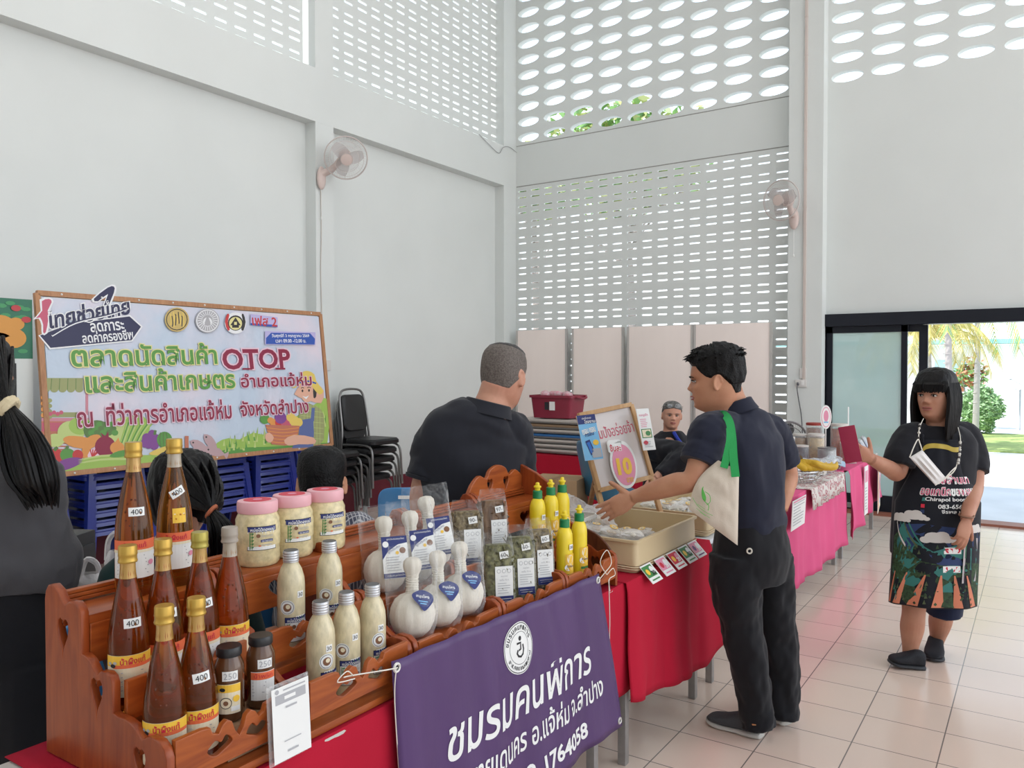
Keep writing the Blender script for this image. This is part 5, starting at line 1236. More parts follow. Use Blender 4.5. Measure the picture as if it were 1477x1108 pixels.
    m.poly([p + nn for p in c0]); m.mi = 1; i_ = lambda u, v_: c0[0].lerp(c0[1], u).lerp(c0[3].lerp(c0[2], u), v_) + nn * 1.15
    m.poly([i_(.12, .12), i_(.88, .12), i_(.88, .45), i_(.12, .45)]); m.mi = 2; m.poly([i_(.12, .70), i_(.88, .68), i_(.88, .95), i_(.12, .95)]); m.mi = 1
    m.poly([i_(.12, .60), i_(.5, .85), i_(.88, .58), i_(.88, .67), i_(.5, .92), i_(.12, .70)])
    m.build('printed_card', [mat('card_pale', (.45, .40, .40), .6), mat('card_green', (.04, .15, .08), .6), mat('card_plum', (.10, .025, .05), .6)], A, world=True)
    m = MB(); m.tube([wL + V(0, 0, .022) + RI * .034 * math.cos(a) + FO * .032 * math.sin(a) + V(0, 0, .006 * math.sin(a)) for a in [2 * PI * i / 20 for i in range(20)]], .0045, 6, closed=True); m.build('bracelet', mat('bracelet_brown', (.20, .10, .06), .4, metal=.3), o, world=True)
    return o
apron_woman()
def mask_and_phone():
    D = 4.25; F = dirv(-.30, -.95)
    J = lambda x, y, d=0.0: at(x, y, D + d)
    t = thing('face_mask', 'white pleated face mask hanging from a beaded neck strap on the woman in the apron', 'face mask', J(1335, 690, -.21))
    m = MB(); c = [J(1312, 660, -.222), J(1330, 649, -.222), J(1364, 689, -.215), J(1349, 700, -.222)]; rows = []
    for i in range(13):
        u = i / 12; row = []
        for k in range(17):
            v_ = k / 16; p = c[0].lerp(c[1], u).lerp(c[3].lerp(c[2], u), v_); pl = .006 * math.sin(u * 6 * PI) * math.sin(PI * v_) + .018 * math.sin(PI * u) * math.sin(PI * v_)
            row.append(m.v(p + F * pl))
        rows.append(row)
    for a, b in zip(rows, rows[1:]):
        for k in range(16): m.face([a[k], b[k], b[k + 1], a[k + 1]])
    mk = m.build('mask_panel', mat('mask_white', (.74, .71, .69), .8), t, world=True); modify(mk, ('SOLIDIFY', dict(thickness=.002, offset=0)))
    m = MB(); m.tube(smooth_path([c[0], J(1318, 645, -.218), J(1324, 634, -.205), J(1327, 640, -.212), c[1]], 5), .003, 6); m.tube(smooth_path([c[2], J(1372, 680, -.205), J(1379, 674, -.195), J(1372, 684, -.207), c[3]], 5), .003, 6); m.build('ear_loop', STRING, t, world=True)
    m = MB(); m.tube(smooth_path([J(1325, 634, -.205), J(1326, 618, -.165), J(1332, 604, -.09)], 5), .0022, 6); m.tube(smooth_path([J(1379, 674, -.195), J(1384, 655, -.175), J(1385, 630, -.13), J(1378, 606, -.05)], 5), .0022, 6); m.build('strap', STRING, t, world=True)
    r = random.Random(2)
    P = smooth_path([J(1325, 634, -.207), J(1326, 618, -.168), J(1327, 612, -.14)], 5); Q = smooth_path([J(1382, 668, -.192), J(1384, 655, -.178), J(1385, 638, -.15)], 6)
    for k, p in enumerate(P[1::2] + Q): 
        m = MB(); m.ball(p, .0075 if k % 2 else .006, None, 10, 8); m.build('bead', mat('pearl_bead', (.60, .57, .52), .25) if k % 3 else mat('dark_bead', (.06, .05, .05), .25), t, world=True)
    t = thing('phone', 'phone in a dark red case held up by the woman in the apron', 'phone', J(1225, 640, -.26))
    X = (J(1233, 615, -.245) - J(1213, 620, -.27)); Y = J(1225, 660, -.255) - J(1213, 620, -.27)
    T = frame(J(1226, 641, -.262), dirv(.91, -.36, .20), dirv(-.24, .12, 1)) 
    m = MB(); m.box((0, 0, 0), (.080, .185, .010), T, .008); m.build('flip_case', mat('wine_red_case', (.30, .012, .05), .5, bump=.2, bscale=200), t, world=True)
    m = MB(); m.box((.004, 0, -.011), (.074, .178, .009), T, .006); m.build('phone_body', mat('phone_gold', (.45, .36, .26), .35, metal=.3), t, world=True)
mask_and_phone()

# ---- seated old woman, glasses pushed up on her forehead
def old_woman():
    D = 6.8; J = lambda x, y, d=0.0: at(x, y, D + d)
    side = dirv(.95, -.3); F = dirv(-.28, -.96)
    hM = head_frame(J(968, 617, -.02), dirv(-.05, -1, -.03), (.05, 0, 1), .98)
    b = MB(); add_head(b, hM, fat=1.10)
    limb(b, [J(967, 610), J(967, 622), J(966, 635)], [.062, .064, .12], side)
    limb(b, [J(965, 760), J(965, 735), J(965, 690), J(966, 650), J(967, 628)], [(.20, .16), (.20, .16), (.19, .15), (.19, .13), (.09, .07)], side)
    sR, sL = J(938, 648), J(996, 648, .05); eR = J(985, 655, -.30); wR = J(945, 690, -.42)
    limb(b, [sR, sR.lerp(eR, .5), eR, eR.lerp(wR, .5), wR], [.065, .06, .05, .045, .03], (0, 0, 1)); add_hand(b, wR, dirv(-.6, -.4, -.6), dirv(0, -1, .3), 1, (.4, .5, .5, .5), .04)
    eL, wL = J(1006, 690, .02), J(985, 705, -.2); limb(b, [sL, sL.lerp(eL, .5), eL, eL.lerp(wL, .5), wL], [.065, .06, .05, .045, .03], FO); add_hand(b, wL, dirv(-.6, -.5, -.2), dirv(0, 0, 1), 1, (.4, .5, .5, .5), .04)
    for k in (-1, 1): 
        h_ = J(965 + 16 * k, 752); k_ = h_ + F * .42 + V(0, 0, .0); a_ = V(k_.x, k_.y, .06); limb(b, [h_, k_, k_.lerp(a_, .5), a_], [.09, .065, .055, .04], side)
    o = body(b, 'old woman seated in a dark jacket with glasses pushed up on her forehead', SK_OLD, .0048)
    face_parts(o, hM, .002, HAIRW)
    h = MB(); hair_cap(h, hM, lambda t: .172 - .015 * abs(t) if abs(t) < 1.3 else max(.05, .15 - .08 * (abs(t) - 1.3)), lambda t, z: .008, .003, 5, fat=1.1); h.build('hair', HAIRW, o, world=True)
    JK = clothm('black_jacket', (.010, .010, .014), .7); g = MB()
    limb(g, [J(965, 770), J(965, 735), J(965, 690), J(966, 655), J(967, 634), J(967, 622)], [(.235, .19), (.235, .19), (.225, .18), (.225, .15), (.16, .11), (.085, .08)], side, 36, 5, folds(3, .014))
    limb(g, [J(948, 640), sR, sR.lerp(eR, .5), eR, eR.lerp(wR, .45), eR.lerp(wR, .85)], [.09, .095, .095, .092, .075, .06], (0, 0, 1), 26, 5, folds(4, .016)); limb(g, [J(985, 642), sL, sL.lerp(eL, .5), eL, eL.lerp(wL, .7)], [.09, .09, .085, .08, .06], FO, 24, 5, folds(6, .012))
    garment(g, 'jacket', JK, o, .009, 3, .006, .12)
    g = MB(); limb(g, [J(932, 620, .04), J(930, 634, .02), J(938, 650, -.02), J(952, 655, -.06)], [.03, .075, .08, .04], (0, 0, 1), 20, 5); g.build('hood', JK, o, world=True)
    m = MB(); m.tube(smooth_path([J(972, 624, -.10), J(978, 634, -.14), J(988, 646, -.09)], 5), .016, 8); m.build('blue_collar', mat('royal_blue_cloth', (.02, .04, .32), .8), o, world=True)
    g = MB()
    limb(g, [J(965, 775), J(965, 748)], [(.2, .17), (.2, .17)], side, 24)
    for k in (-1, 1):
        h_ = J(965 + 16 * k, 752); k_ = h_ + F * .42; a_ = V(k_.x, k_.y, .09); limb(g, [h_, k_ - F * .03, k_ + F * .02 - V(0, 0, .03), k_.lerp(a_, .5), a_], [.105, .09, .085, .075, .065], side)
    garment(g, 'trousers', TROU, o, .011, 2)
    for k in (-1, 1):
        a_ = J(965 + 16 * k, 752) + F * .42; shoe(o, V(a_.x, a_.y, 0) - F * .05, V(a_.x, a_.y, 0) + F * .18, MATS['black_shoe'], MATS['black_sole'])
    t = thing('eyeglasses', 'thin wire glasses pushed up onto the grey hair of the seated old woman', 'glasses', hM @ V(.08, 0, .18))
    for s_ in (1, -1):
        m = MB(); m.tube([hM @ V(.094 - .02 * abs(math.cos(a)) * 0 - .012 * abs(.034 + .026 * math.cos(a)) / .06, s_ * (.034 + .026 * math.cos(a)), .196 + .019 * math.sin(a)) for a in [2 * PI * i / 20 for i in range(20)]], .0016, 6, closed=True); m.tube([hM @ V(.082, s_ * .060, .198), hM @ V(.04, s_ * .086, .19), hM @ V(-.03, s_ * .09, .165)], .0014, 5); m.build('lens_rim', mat('wire_frame', (.25, .24, .23), .3, metal=.7), t, world=True)
        m = MB(); m.lathe([(.024, 0), (.0005, .002)], 20, hM @ T3(.090, s_ * .034, .196) @ Matrix.Rotation(R(90), 4, 'Y') @ SCL(.75, 1)); m.build('lens', film('lens_glass', (.9, .95, 1), .10, .03), t, world=True)
old_woman()

def stool_for(label, p, z, col='seat_blue'): pass

# ---- boy with short black hair, back towards us
def boy():
    D = 2.8; J = lambda x, y, d=0.0: at(x, y, D + d)
    side = dirv(-.92, -.35); F = dirv(-.35, .93)
    hM = head_frame(J(463, 742, .0), dirv(-.10, .97, -.22), (0, 0, 1), 1.0)
    b = MB(); add_head(b, hM)
    limb(b, [J(465, 720), J(467, 745), J(470, 765)], [.056, .058, .09], side); limb(b, [J(475, 960), J(475, 920), J(474, 850), J(472, 790), J(470, 762)], [(.15, .11), (.16, .12), (.15, .11), (.17, .10), (.07, .06)], side)
    sR, sL = J(520, 768, .02), J(414, 772, -.04)
    for s0, k in ((sR, 1), (sL, -1)):
        e = s0 + RI * .03 * k - V(0, 0, .24) + F * .05; w_ = e + F * .22 - V(0, 0, .02); limb(b, [s0, s0.lerp(e, .5), e, e.lerp(w_, .5), w_], [.05, .046, .04, .037, .027], F); add_hand(b, w_, F, (0, 0, 1), -k, size=.9)
        h_ = J(475 + 30 * k, 935); k_ = h_ + F * .40; a_ = V(k_.x, k_.y, .05); limb(b, [h_, k_, k_.lerp(a_, .5), a_], [.08, .06, .05, .036], side)
    o = body(b, 'boy with short black hair and checked shirt seen from behind the jars', SK_MAN, .0048)
    face_parts(o, hM)
    h = MB()
    def line(t):
        a = abs(t); return .16 if a < .9 else (.16 - .05 * (a - .9) / .6 if a < 1.5 else .108 - .062 * min(1, (a - 1.5) / .7))
    hair_cap(h, hM, line, lambda t, z: .007 + .010 * max(0, min(1, (z - .12) / .08)), .003, 12); h.build('hair', HAIRS, o, world=True)
    CK = bpy.data.materials.new('checked_shirt_cloth'); CK.use_nodes = True; n = CK.node_tree; p = n.nodes['Principled BSDF']; L = n.links.new
    tcn = n.nodes.new('ShaderNodeTexCoord'); mp = n.nodes.new('ShaderNodeMapping'); mp.inputs['Rotation'].default_value = (.2, .3, .6); L(tcn.outputs['Object'], mp.inputs[0])
    br = n.nodes.new('ShaderNodeTexBrick'); br.offset = 0; br.inputs['Scale'].default_value = 1; br.inputs['Brick Width'].default_value = .013; br.inputs['Row Height'].default_value = .013; br.inputs['Mortar Size'].default_value = .0016
    br.inputs['Color1'].default_value = (.045, .05, .085, 1); br.inputs['Color2'].default_value = (.10, .105, .14, 1); br.inputs['Mortar'].default_value = (.42, .42, .44, 1); L(mp.outputs[0], br.inputs['Vector']); L(br.outputs['Color'], p.inputs['Base Color']); p.inputs['Roughness'].default_value = .85
    g = MB(); limb(g, [J(475, 950), J(475, 900), J(474, 850), J(472, 790), J(470, 766), J(468, 750)], [(.19, .14), (.19, .14), (.185, .135), (.19, .125), (.14, .10), (.07, .065)], side, 34, 5, folds(2, .01))
    for s0, k in ((sR, 1), (sL, -1)):
        e = s0 + RI * .03 * k - V(0, 0, .24) + F * .05; limb(g, [s0 - RI * .05 * k, s0, s0.lerp(e, .4), s0.lerp(e, .8)], [.066, .07, .07, .068], F, 22, 4)
    garment(g, 'checked_shirt', CK, o, .008, 3, .003)
    g = MB(); limb(g, [J(475, 965), J(475, 930)], [(.16, .13), (.17, .14)], side)
    for k in (-1, 1):
        h_ = J(475 + 30 * k, 935); k_ = h_ + F * .40; a_ = V(k_.x, k_.y, .12); limb(g, [h_, k_ - F * .02, k_ + F * .02 - V(0, 0, .03), k_.lerp(a_, .5), a_], [.095, .082, .078, .066, .06], side)
    garment(g, 'trousers', TROU, o, .011, 2)
    for k in (-1, 1):
        a_ = J(475 + 30 * k, 935) + F * .40; shoe(o, V(a_.x, a_.y, 0) - F * .05, V(a_.x, a_.y, 0) + F * .16, MATS['black_shoe'], MATS['black_sole'])
boy()

# ---- woman with a low ponytail behind the honey bottles
def seated_woman():
    D = 2.42; J = lambda x, y, d=0.0: at(x, y, D + d)
    side = dirv(-.95, .30); F = dirv(.15, .98)
    hM = head_frame(J(262, 768, .03), dirv(-.25, .95, -.35), (0, 0, 1), 1.08)
    b = MB(); add_head(b, hM)
    limb(b, [J(262, 745), J(255, 775, -.02), J(248, 800, -.03)], [.055, .056, .10], side); limb(b, [J(250, 1030), J(250, 980), J(248, 900), J(247, 835), J(250, 790)], [(.15, .11), (.17, .12), (.15, .11), (.17, .10), (.07, .06)], side)
    sR, sL = J(325, 835, .02), J(178, 835, -.03)
    for s0, k in ((sR, 1), (sL, -1)):
        e = s0 + RI * .04 * k - V(0, 0, .24) + F * .06; w_ = e + F * .22 - V(0, 0, .02); limb(b, [s0, s0.lerp(e, .5), e, e.lerp(w_, .5), w_], [.05, .046, .04, .037, .027], F); add_hand(b, w_, F, (0, 0, 1), -k, size=.9)
        h_ = J(250 + 36 * k, 1005); k_ = h_ + F * .40; a_ = V(k_.x, k_.y, .05); limb(b, [h_, k_, k_.lerp(a_, .5), a_], [.08, .06, .05, .036], side)
    o = body(b, 'woman with black ponytail and dark green top seated behind the honey bottles', SK_W, .0048)
    face_parts(o, hM)
    h = MB(); hair_cap(h, hM, lambda t: .165 if abs(t) < .8 else max(.02, .165 - .16 * (abs(t) - .8)), lambda t, z: .015 + .008 * math.sin(PI * min(1, max(0, (z - .02) / .2))), .004, 21); 
    r = random.Random(4); tie = J(305, 738, -.11)
    for i in range(110):
        t = r.uniform(-PI, PI); z = r.uniform(.10, .215); row = min(HROWS, key=lambda q: abs(q[0] - z)); p = skull(t, row, 0); p = hM @ (p + V(p.x, p.y, p.z - .1).normalized() * .017); mid = p.lerp(tie, .5) + (p.lerp(tie, .5) - hM @ V(0, 0, .1)).normalized() * .035
        if (mid - hM @ V(0, 0, .1)).length < .12: continue
        h.tube(smooth_path([p, mid, tie], 4), [.0055, .006, .006, .0055, .005, .005, .0045, .004, .003], 5)
    for i in range(46):
        a = r.uniform(0, 6.28); q = r.random() ** .5; off = RI * math.cos(a) * q + FO * math.sin(a) * q
        h.tube(smooth_path([tie + off * .012, J(318, 760, -.115) + off * .032, J(322, 790, -.10) + off * .036, J(316, 825, -.08) + off * .030, J(309, 850 + r.uniform(-12, 12), -.07) + off * .014], 4), [.006] * 6 + [.0075] * 6 + [.006, .005, .004, .0035, .002], 5)
    h.build('hair', HAIRK, o, world=True)
    m = MB(); m.tube([tie + (RI * .6 + UPV * .8) * .019 * math.cos(a) + FO * .019 * math.sin(a) for a in [2 * PI * i / 18 for i in range(18)]], .006, 7, closed=True); m.build('hair_tie', mat('orange_band', (.45, .13, .06), .7), o, world=True)
    TOPM = clothm('bottle_green_cloth', (.010, .035, .035)); g = MB()
    limb(g, [J(250, 1030), J(250, 960), J(248, 900), J(247, 850), J(249, 822), J(254, 800), J(257, 786)], [(.19, .14), (.19, .14), (.185, .135), (.20, .125), (.17, .105), (.10, .08), (.068, .066)], side, 34, 5, folds(2, .01))
    for s0, k in ((sR, 1), (sL, -1)):
        e = s0 + RI * .04 * k - V(0, 0, .24) + F * .06; limb(g, [s0 - RI * .06 * k + V(0, 0, .015), s0, s0.lerp(e, .4), s0.lerp(e, .85)], [.064, .07, .07, .068], F, 22, 4)
    garment(g, 'green_top', TOPM, o, .008, 3, .003)
    m = MB(); m.tube(smooth_path([J(218, 800, -.13), J(196, 822, -.13), J(176, 850, -.12), J(166, 890, -.10)], 5), .008, 6); m.build('white_piping', WHITE, o, world=True)
    g = MB(); limb(g, [J(250, 1035), J(250, 995)], [(.17, .13), (.18, .14)], side)
    for k in (-1, 1):
        h_ = J(250 + 36 * k, 1005); k_ = h_ + F * .40; a_ = V(k_.x, k_.y, .10); limb(g, [h_, k_ - F * .02, k_ + F * .02 - V(0, 0, .03), k_.lerp(a_, .5), a_], [.095, .082, .078, .066, .06], side)
    garment(g, 'trousers', TROU, o, .011, 2)
    for k in (-1, 1):
        a_ = J(250 + 36 * k, 1005) + F * .40; shoe(o, V(a_.x, a_.y, 0) - F * .05, V(a_.x, a_.y, 0) + F * .16, MATS['black_shoe'], MATS['black_sole'])
seated_woman()

# ---- woman at the left edge, long ponytail, grey top
def grey_woman():
    D = 2.25; J = lambda x, y, d=0.0: at(x, y, D + d)
    side = dirv(-.97, -.22); F = dirv(-.22, .97)
    hM = head_frame(J(-38, 605, .03), dirv(-.35, .93, -.12), (0, 0, 1), 1.08)
    b = MB(); add_head(b, hM)
    limb(b, [J(-38, 585), J(-34, 620), J(-30, 650)], [.056, .058, .10], side); limb(b, [J(-10, 920), J(-12, 850), J(-20, 780), J(-26, 710), J(-30, 650)], [(.15, .11), (.15, .11), (.14, .11), (.16, .11), (.07, .06)], side)
    sR, sL = J(48, 695, .03), J(-112, 690, -.05)
    for s0, k in ((sR, 1), (sL, -1)):
        e = s0 + RI * .06 * k - V(0, 0, .26) - F * .02; w_ = e + F * .20 - V(0, 0, .10) - RI * .08 * k; limb(b, [s0, s0.lerp(e, .5), e, e.lerp(w_, .5), w_], [.05, .046, .04, .037, .027], F); add_hand(b, w_, F - V(0, 0, .4), (0, 0, 1), -k, size=.9)
        h_ = J(-8 + 42 * k, 920); f_ = V(h_.x, h_.y, .05); limb(b, [h_, h_.lerp(f_, .25), h_.lerp(f_, .5), h_.lerp(f_, .72), f_], [.088, .075, .056, .054, .036], side)
    o = body(b, 'woman at the left edge with a long black ponytail and grey top, back turned', SK_W, .0048)
    face_parts(o, hM)
    h = MB(); hair_cap(h, hM, lambda t: .165 if abs(t) < .8 else max(.02, .165 - .16 * (abs(t) - .8)), lambda t, z: .014, .003, 31)
    r = random.Random(9); tie = J(12, 588, -.13)
    for i in range(80):
        t = r.uniform(-PI, PI); z = r.uniform(.08, .21); row = min(HROWS, key=lambda q: abs(q[0] - z)); p = skull(t, row, 0); p = hM @ (p + V(p.x, p.y, p.z - .1).normalized() * .018); c_ = hM @ V(0, 0, .1); mid = p.lerp(tie, .5); d_ = (mid - c_)
        if d_.length < .02: continue
        mid = c_ + d_.normalized() * max(d_.length, .125); h.tube(smooth_path([p, mid, tie], 4), [.005, .006, .006, .006, .0055, .005, .0045, .004, .003], 5)
    for i in range(95):
        a = r.uniform(0, 6.28); q = r.random() ** .5; off = RI * math.cos(a) * q + FO * math.sin(a) * q
        h.tube(smooth_path([tie + off * .014, J(30, 625, -.14) + off * .050, J(42, 660, -.14) + off * .062, J(52, 695, -.14) + off * .058, J(60 + 8 * r.random(), 722 + r.uniform(-22, 14), -.13) + off * .035], 5), [.006] * 8 + [.0075] * 8 + [.006, .005, .004, .003, .0015], 5)
    h.build('hair', HAIRK, o, world=True)
    m = MB()
    for k in range(2): m.tube([tie + (RI * .5 + UPV * .85) * (.022 + .004 * math.sin(9 * a)) * math.cos(a) + FO * .022 * math.sin(a) + (RI * .8 - UPV * .5) * (.010 * k - .005) for a in [2 * PI * i / 30 for i in range(30)]], .010, 8, closed=True)
    m.build('hair_tie', mat('cream_scrunchie', (.62, .52, .34), .85, bump=.5, bscale=90), o, world=True)
    GT = mat('grey_top_cloth', (.060, .058, .064), .8, sheen=.1, bump=.2, bscale=300); g = MB()
    limb(g, [J(-10, 838), J(-8, 815), J(-14, 770), J(-22, 710), J(-27, 680), J(-30, 655), J(-33, 638)], [(.205, .16), (.215, .17), (.195, .15), (.195, .14), (.18, .115), (.12, .09), (.075, .07)], side, 40, 6, folds(7, .022, 5))
    for s0, k in ((sR, 1), (sL, -1)):
        e = s0 + RI * .06 * k - V(0, 0, .26) - F * .02; w_ = e + F * .20 - V(0, 0, .10) - RI * .08 * k; limb(g, [s0 - RI * .07 * k + V(0, 0, .02), s0, s0.lerp(e, .5), e, e.lerp(w_, .5), e.lerp(w_, .9)], [.07, .078, .074, .070, .062, .05], F, 24, 5, folds(3, .014))
    garment(g, 'grey_top', GT, o, .0065, 2, .010, .09, 3)
    g = MB(); limb(g, [J(-8, 815), J(-8, 860), J(-8, 930), J(-8, 980)], [(.175, .14), (.19, .155), (.20, .16), (.17, .13)], side, 34, 5)
    for k in (-1, 1):
        h_ = J(-8 + 42 * k, 950); f_ = V(h_.x, h_.y, .05); limb(g, [h_, h_.lerp(f_, .3), h_.lerp(f_, .65), f_], [.12, .11, .10, .11], side, 26, 5, folds(4, .01))
    garment(g, 'trousers', TROU, o, .009, 2)
    for k in (-1, 1):
        a_ = J(-8 + 42 * k, 950); shoe(o, V(a_.x, a_.y, 0) - F * .06, V(a_.x, a_.y, 0) + F * .17, MATS['black_shoe'], MATS['black_sole'])
grey_woman()
# ------------------------------------------------------------------ printed vinyl board by the left wall
def ray_dir(px, py): return (at(px, py, 1.0) - CAM)
BO = V(-5.28, 2.575, .90); BU = V(0, 1, 0); BV = (V(-5.42, 2.575, 2.076) - BO); BH = BV.length; BV.normalize(); BN = BU.cross(BV); BW = 2.425
def bq(cx, cy):
    """a point of the board's own plane as seen in the enlarged photograph"""
    d = ray_dir(cx / 3.077, 400 + cy / 3.077); t = (BO - CAM).dot(BN) / d.dot(BN); p = CAM + d * t - BO
    return (p.dot(BU), p.dot(BV))
t = thing('notice_board', 'large printed market board with wooden frame and Thai lettering by the left wall', 'notice board', BO + BU * BW / 2 - V(0, 0, .9))
BM = frame(BO, BU, BV)
WF = wood('board_frame_wood', (.50, .26, .13), (.38, .18, .085), .5, (30, 30, 6))
m = MB()
for (a, b) in (((0, 0), (BW, 0)), ((0, BH), (BW, BH)), ((0, 0), (0, BH)), ((BW, 0), (BW, BH))):
    m.bar(BM @ V(a[0], a[1], 0), BM @ V(b[0], b[1], 0), .035, .03, BN, .003)
m.build('wooden_frame', WF, t, world=True)
for y in (1.30, 2.39):
    m = MB(); m.bar(BM @ V(y, BH * .5, -.035), V(-5.40, 2.575 + y, 0.0), .03, .022, BN); m.build('leg', mat('board_leg_pale', (.52, .50, .47), .5), t, world=True)
SKYV = mat('printed_sky', (.60, .66, .76), .35, noise=.0, nscale=2.2)
n_ = SKYV.node_tree; 
tcn = n_.nodes.new('ShaderNodeTexCoord'); zn = n_.nodes.new('ShaderNodeTexNoise'); zn.inputs['Scale'].default_value = 1.6; zn.inputs['Detail'].default_value = 5; rpn = n_.nodes.new('ShaderNodeValToRGB')
n_.links.new(tcn.outputs['Object'], zn.inputs['Vector']); n_.links.new(zn.outputs['Fac'], rpn.inputs[0]); n_.links.new(rpn.outputs[0], n_.nodes['Principled BSDF'].inputs['Base Color'])
rpn.color_ramp.elements[0].position = .42; rpn.color_ramp.elements[0].color = (.53, .62, .74, 1); rpn.color_ramp.elements[1].position = .66; rpn.color_ramp.elements[1].color = (.74, .66, .74, 1)
wv = n_.nodes.new('ShaderNodeTexNoise'); wv.inputs['Scale'].default_value = 9; bpn = n_.nodes.new('ShaderNodeBump'); bpn.inputs['Strength'].default_value = .5; bpn.inputs['Distance'].default_value = .02; n_.links.new(tcn.outputs['Object'], wv.inputs['Vector']); n_.links.new(wv.outputs['Fac'], bpn.inputs['Height']); n_.links.new(bpn.outputs[0], n_.nodes['Principled BSDF'].inputs['Normal'])
m = MB(); m.box((BW / 2, BH / 2, .006), (BW - .05, BH - .05, .006), BM); m.build('vinyl_sheet', SKYV, t, world=True)
pm = lambda n, c: mat('vinyl_' + n, c, .4)
BP_ = [pm('white', (.82, .82, .84)), pm('navy', (.022, .022, .075)), pm('leaf', (.10, .30, .055)), pm('straw', (.74, .68, .30)), pm('maroon', (.26, .012, .05)), pm('blush', (.80, .56, .66)), pm('blue', (.03, .09, .42)), pm('gold', (.58, .42, .14)), pm('silver', (.42, .41, .43)),
       pm('olive', (.32, .34, .14)), pm('rust', (.52, .17, .10)), pm('red', (.55, .04, .04)), pm('plum', (.22, .06, .28)), pm('grass', (.34, .52, .10)), pm('lime', (.52, .62, .22)), pm('orange', (.72, .30, .07)), pm('skin', (.75, .42, .30)), pm('denim', (.10, .14, .33)), pm('dark', (.03, .025, .025)), pm('moss', (.10, .20, .05)), pm('rose', (.55, .10, .17)), pm('fish', (.50, .34, .36)), pm('yellow', (.76, .56, .12)), pm('lilac', (.50, .45, .72)), pm('mauve', (.60, .24, .30))]
(B_W, B_N, B_L, B_ST, B_M, B_BL, B_B, B_G, B_S, B_O, B_RU, B_R, B_P, B_GR, B_LI, B_OR, B_SK, B_D, B_K, B_MO, B_RO, B_F, B_Y, B_LC, B_MV) = range(25)
class Board:
    def __init__(s): s.mb = MB(); s.k = 0
    def z(s): s.k += 1; return .0100 + .00002 * s.k
    def poly(s, pts, c, sm=0, raw=False):
        P = pts if raw else [bq(*p) for p in pts]
        if sm: P = smooth_2d(P, sm)
        b = MB(); b.poly([(x, y, 0) for x, y in P]); bmesh.ops.triangulate(b.bm, faces=b.bm.faces); me = bpy.data.meshes.new('q'); b.bm.to_mesh(me); b.bm.free()
        s.mb.mi = c; s.mb.mesh(me, BM @ T3(0, 0, s.z()))
    def rect(s, x0, y0, x1, y1, c): s.poly([(x0, y0), (x1, y0), (x1, y1), (x0, y1)], c)
    def disc(s, cx, cy, r, c, ry=None): s.poly([(cx + r * math.cos(2 * PI * i / 20), cy + (ry or r) * math.sin(2 * PI * i / 20)) for i in range(20)], c)
    def text(s, tx, x0, y0, x1, y1, c, bold=.0, out=None, ow=.04, shear=0.0, slope=None, h=None):
        """lettering fitted between the left and right ends of its line, upright on the board"""
        yl, yr = ((y0 + y1) / 2, (y0 + y1) / 2) if slope is None else slope
        a = bq(x0, yl); b = bq(x1, yr); w_ = math.hypot(b[0] - a[0], b[1] - a[1]); ang = math.atan2(b[1] - a[1], b[0] - a[0])
        hh = h or (bq((x0 + x1) / 2, y0)[1] - bq((x0 + x1) / 2, y1)[1])
        for (bo, cc) in (((bold + ow, out), (bold, c)) if out is not None else ((bold, c),)):
            me0 = text_mesh(tx, 1.0, bold, 'LEFT', 0, shear); me = text_mesh(tx, 1.0, bo, 'LEFT', 0, shear)
            xs = [q.co.x for q in me0.vertices]; ys = [q.co.y for q in me0.vertices]
            S = SCL(w_ / (max(xs) - min(xs)), hh / (max(ys) - min(ys)), 1) @ T3(-(max(xs) + min(xs)) / 2, -(max(ys) + min(ys)) / 2, 0)
            s.mb.mi = cc; s.mb.mesh(me, BM @ T3((a[0] + b[0]) / 2, (a[1] + b[1]) / 2, s.z()) @ Matrix.Rotation(ang, 4, 'Z') @ S)
    def line(s, pts, w_, c):
        P = [bq(*p) for p in pts]; P = [(p.x, p.y) for p in smooth_path([(x, y, 0) for x, y in P], 4)]
        s.mb.mi = c; s.mb.mesh(stroke(P, w_), BM @ T3(0, 0, s.z()))
    def build(s, name): return s.mb.build(name, BP_, t, world=True)
rr = random.Random(14)
B = Board()     # painted market stall, produce and field
B.rect(182, 448, 365, 500, B_O)
for i in range(5): B.disc(200 + 37 * i, 498, 18, B_O, 14)
for i in range(6): B.line([(190 + 36 * i, 450), (185 + 37 * i, 500)], .004, B_MO)
B.rect(376, 500, 388, 612, B_MV); B.rect(180, 600, 376, 622, B_O); B.rect(180, 625, 390, 640, B_MV); B.rect(180, 640, 330, 700, B_RU)
for i in range(4): B.disc(190, 535 + 26 * i, 13, B_OR, 10); B.disc(215, 548 + 24 * i, 13, B_O, 10)
for i in range(30): B.disc(188 + 11 * (i % 10), 652 + 13 * (i // 10), 7, B_RO)
for i in range(4): B.disc(220 + 16 * i, 607 - 6 * (i % 2), 9, B_RO)
for i in range(5): B.rect(182, 706 + 14 * i, 300, 712 + 14 * i, B_RU)
B.poly([(940, 790), (960, 735), (1010, 715), (1060, 720), (1120, 690), (1180, 700), (1260, 650), (1340, 600), (1400, 560), (1448, 540), (1448, 745), (1300, 762), (1100, 782)], B_GR, 2)
B.poly([(960, 792), (1010, 760), (1110, 755), (1200, 752), (1330, 745), (1448, 735), (1448, 752), (1200, 775)], B_L, 2)
for i in range(120):
    x = rr.uniform(985, 1440); y = 745 - (x - 985) * .28 + rr.uniform(-20, 30); B.poly([(x - 5, y + 22), (x + rr.uniform(-7, 7), y - rr.uniform(8, 24)), (x + 5, y + 22)], rr.choice((B_GR, B_LI, B_L)))
B.poly([(215, 872), (240, 840), (340, 812), (480, 795), (600, 790), (760, 790), (930, 795), (930, 805), (560, 842)], B_GR, 2)
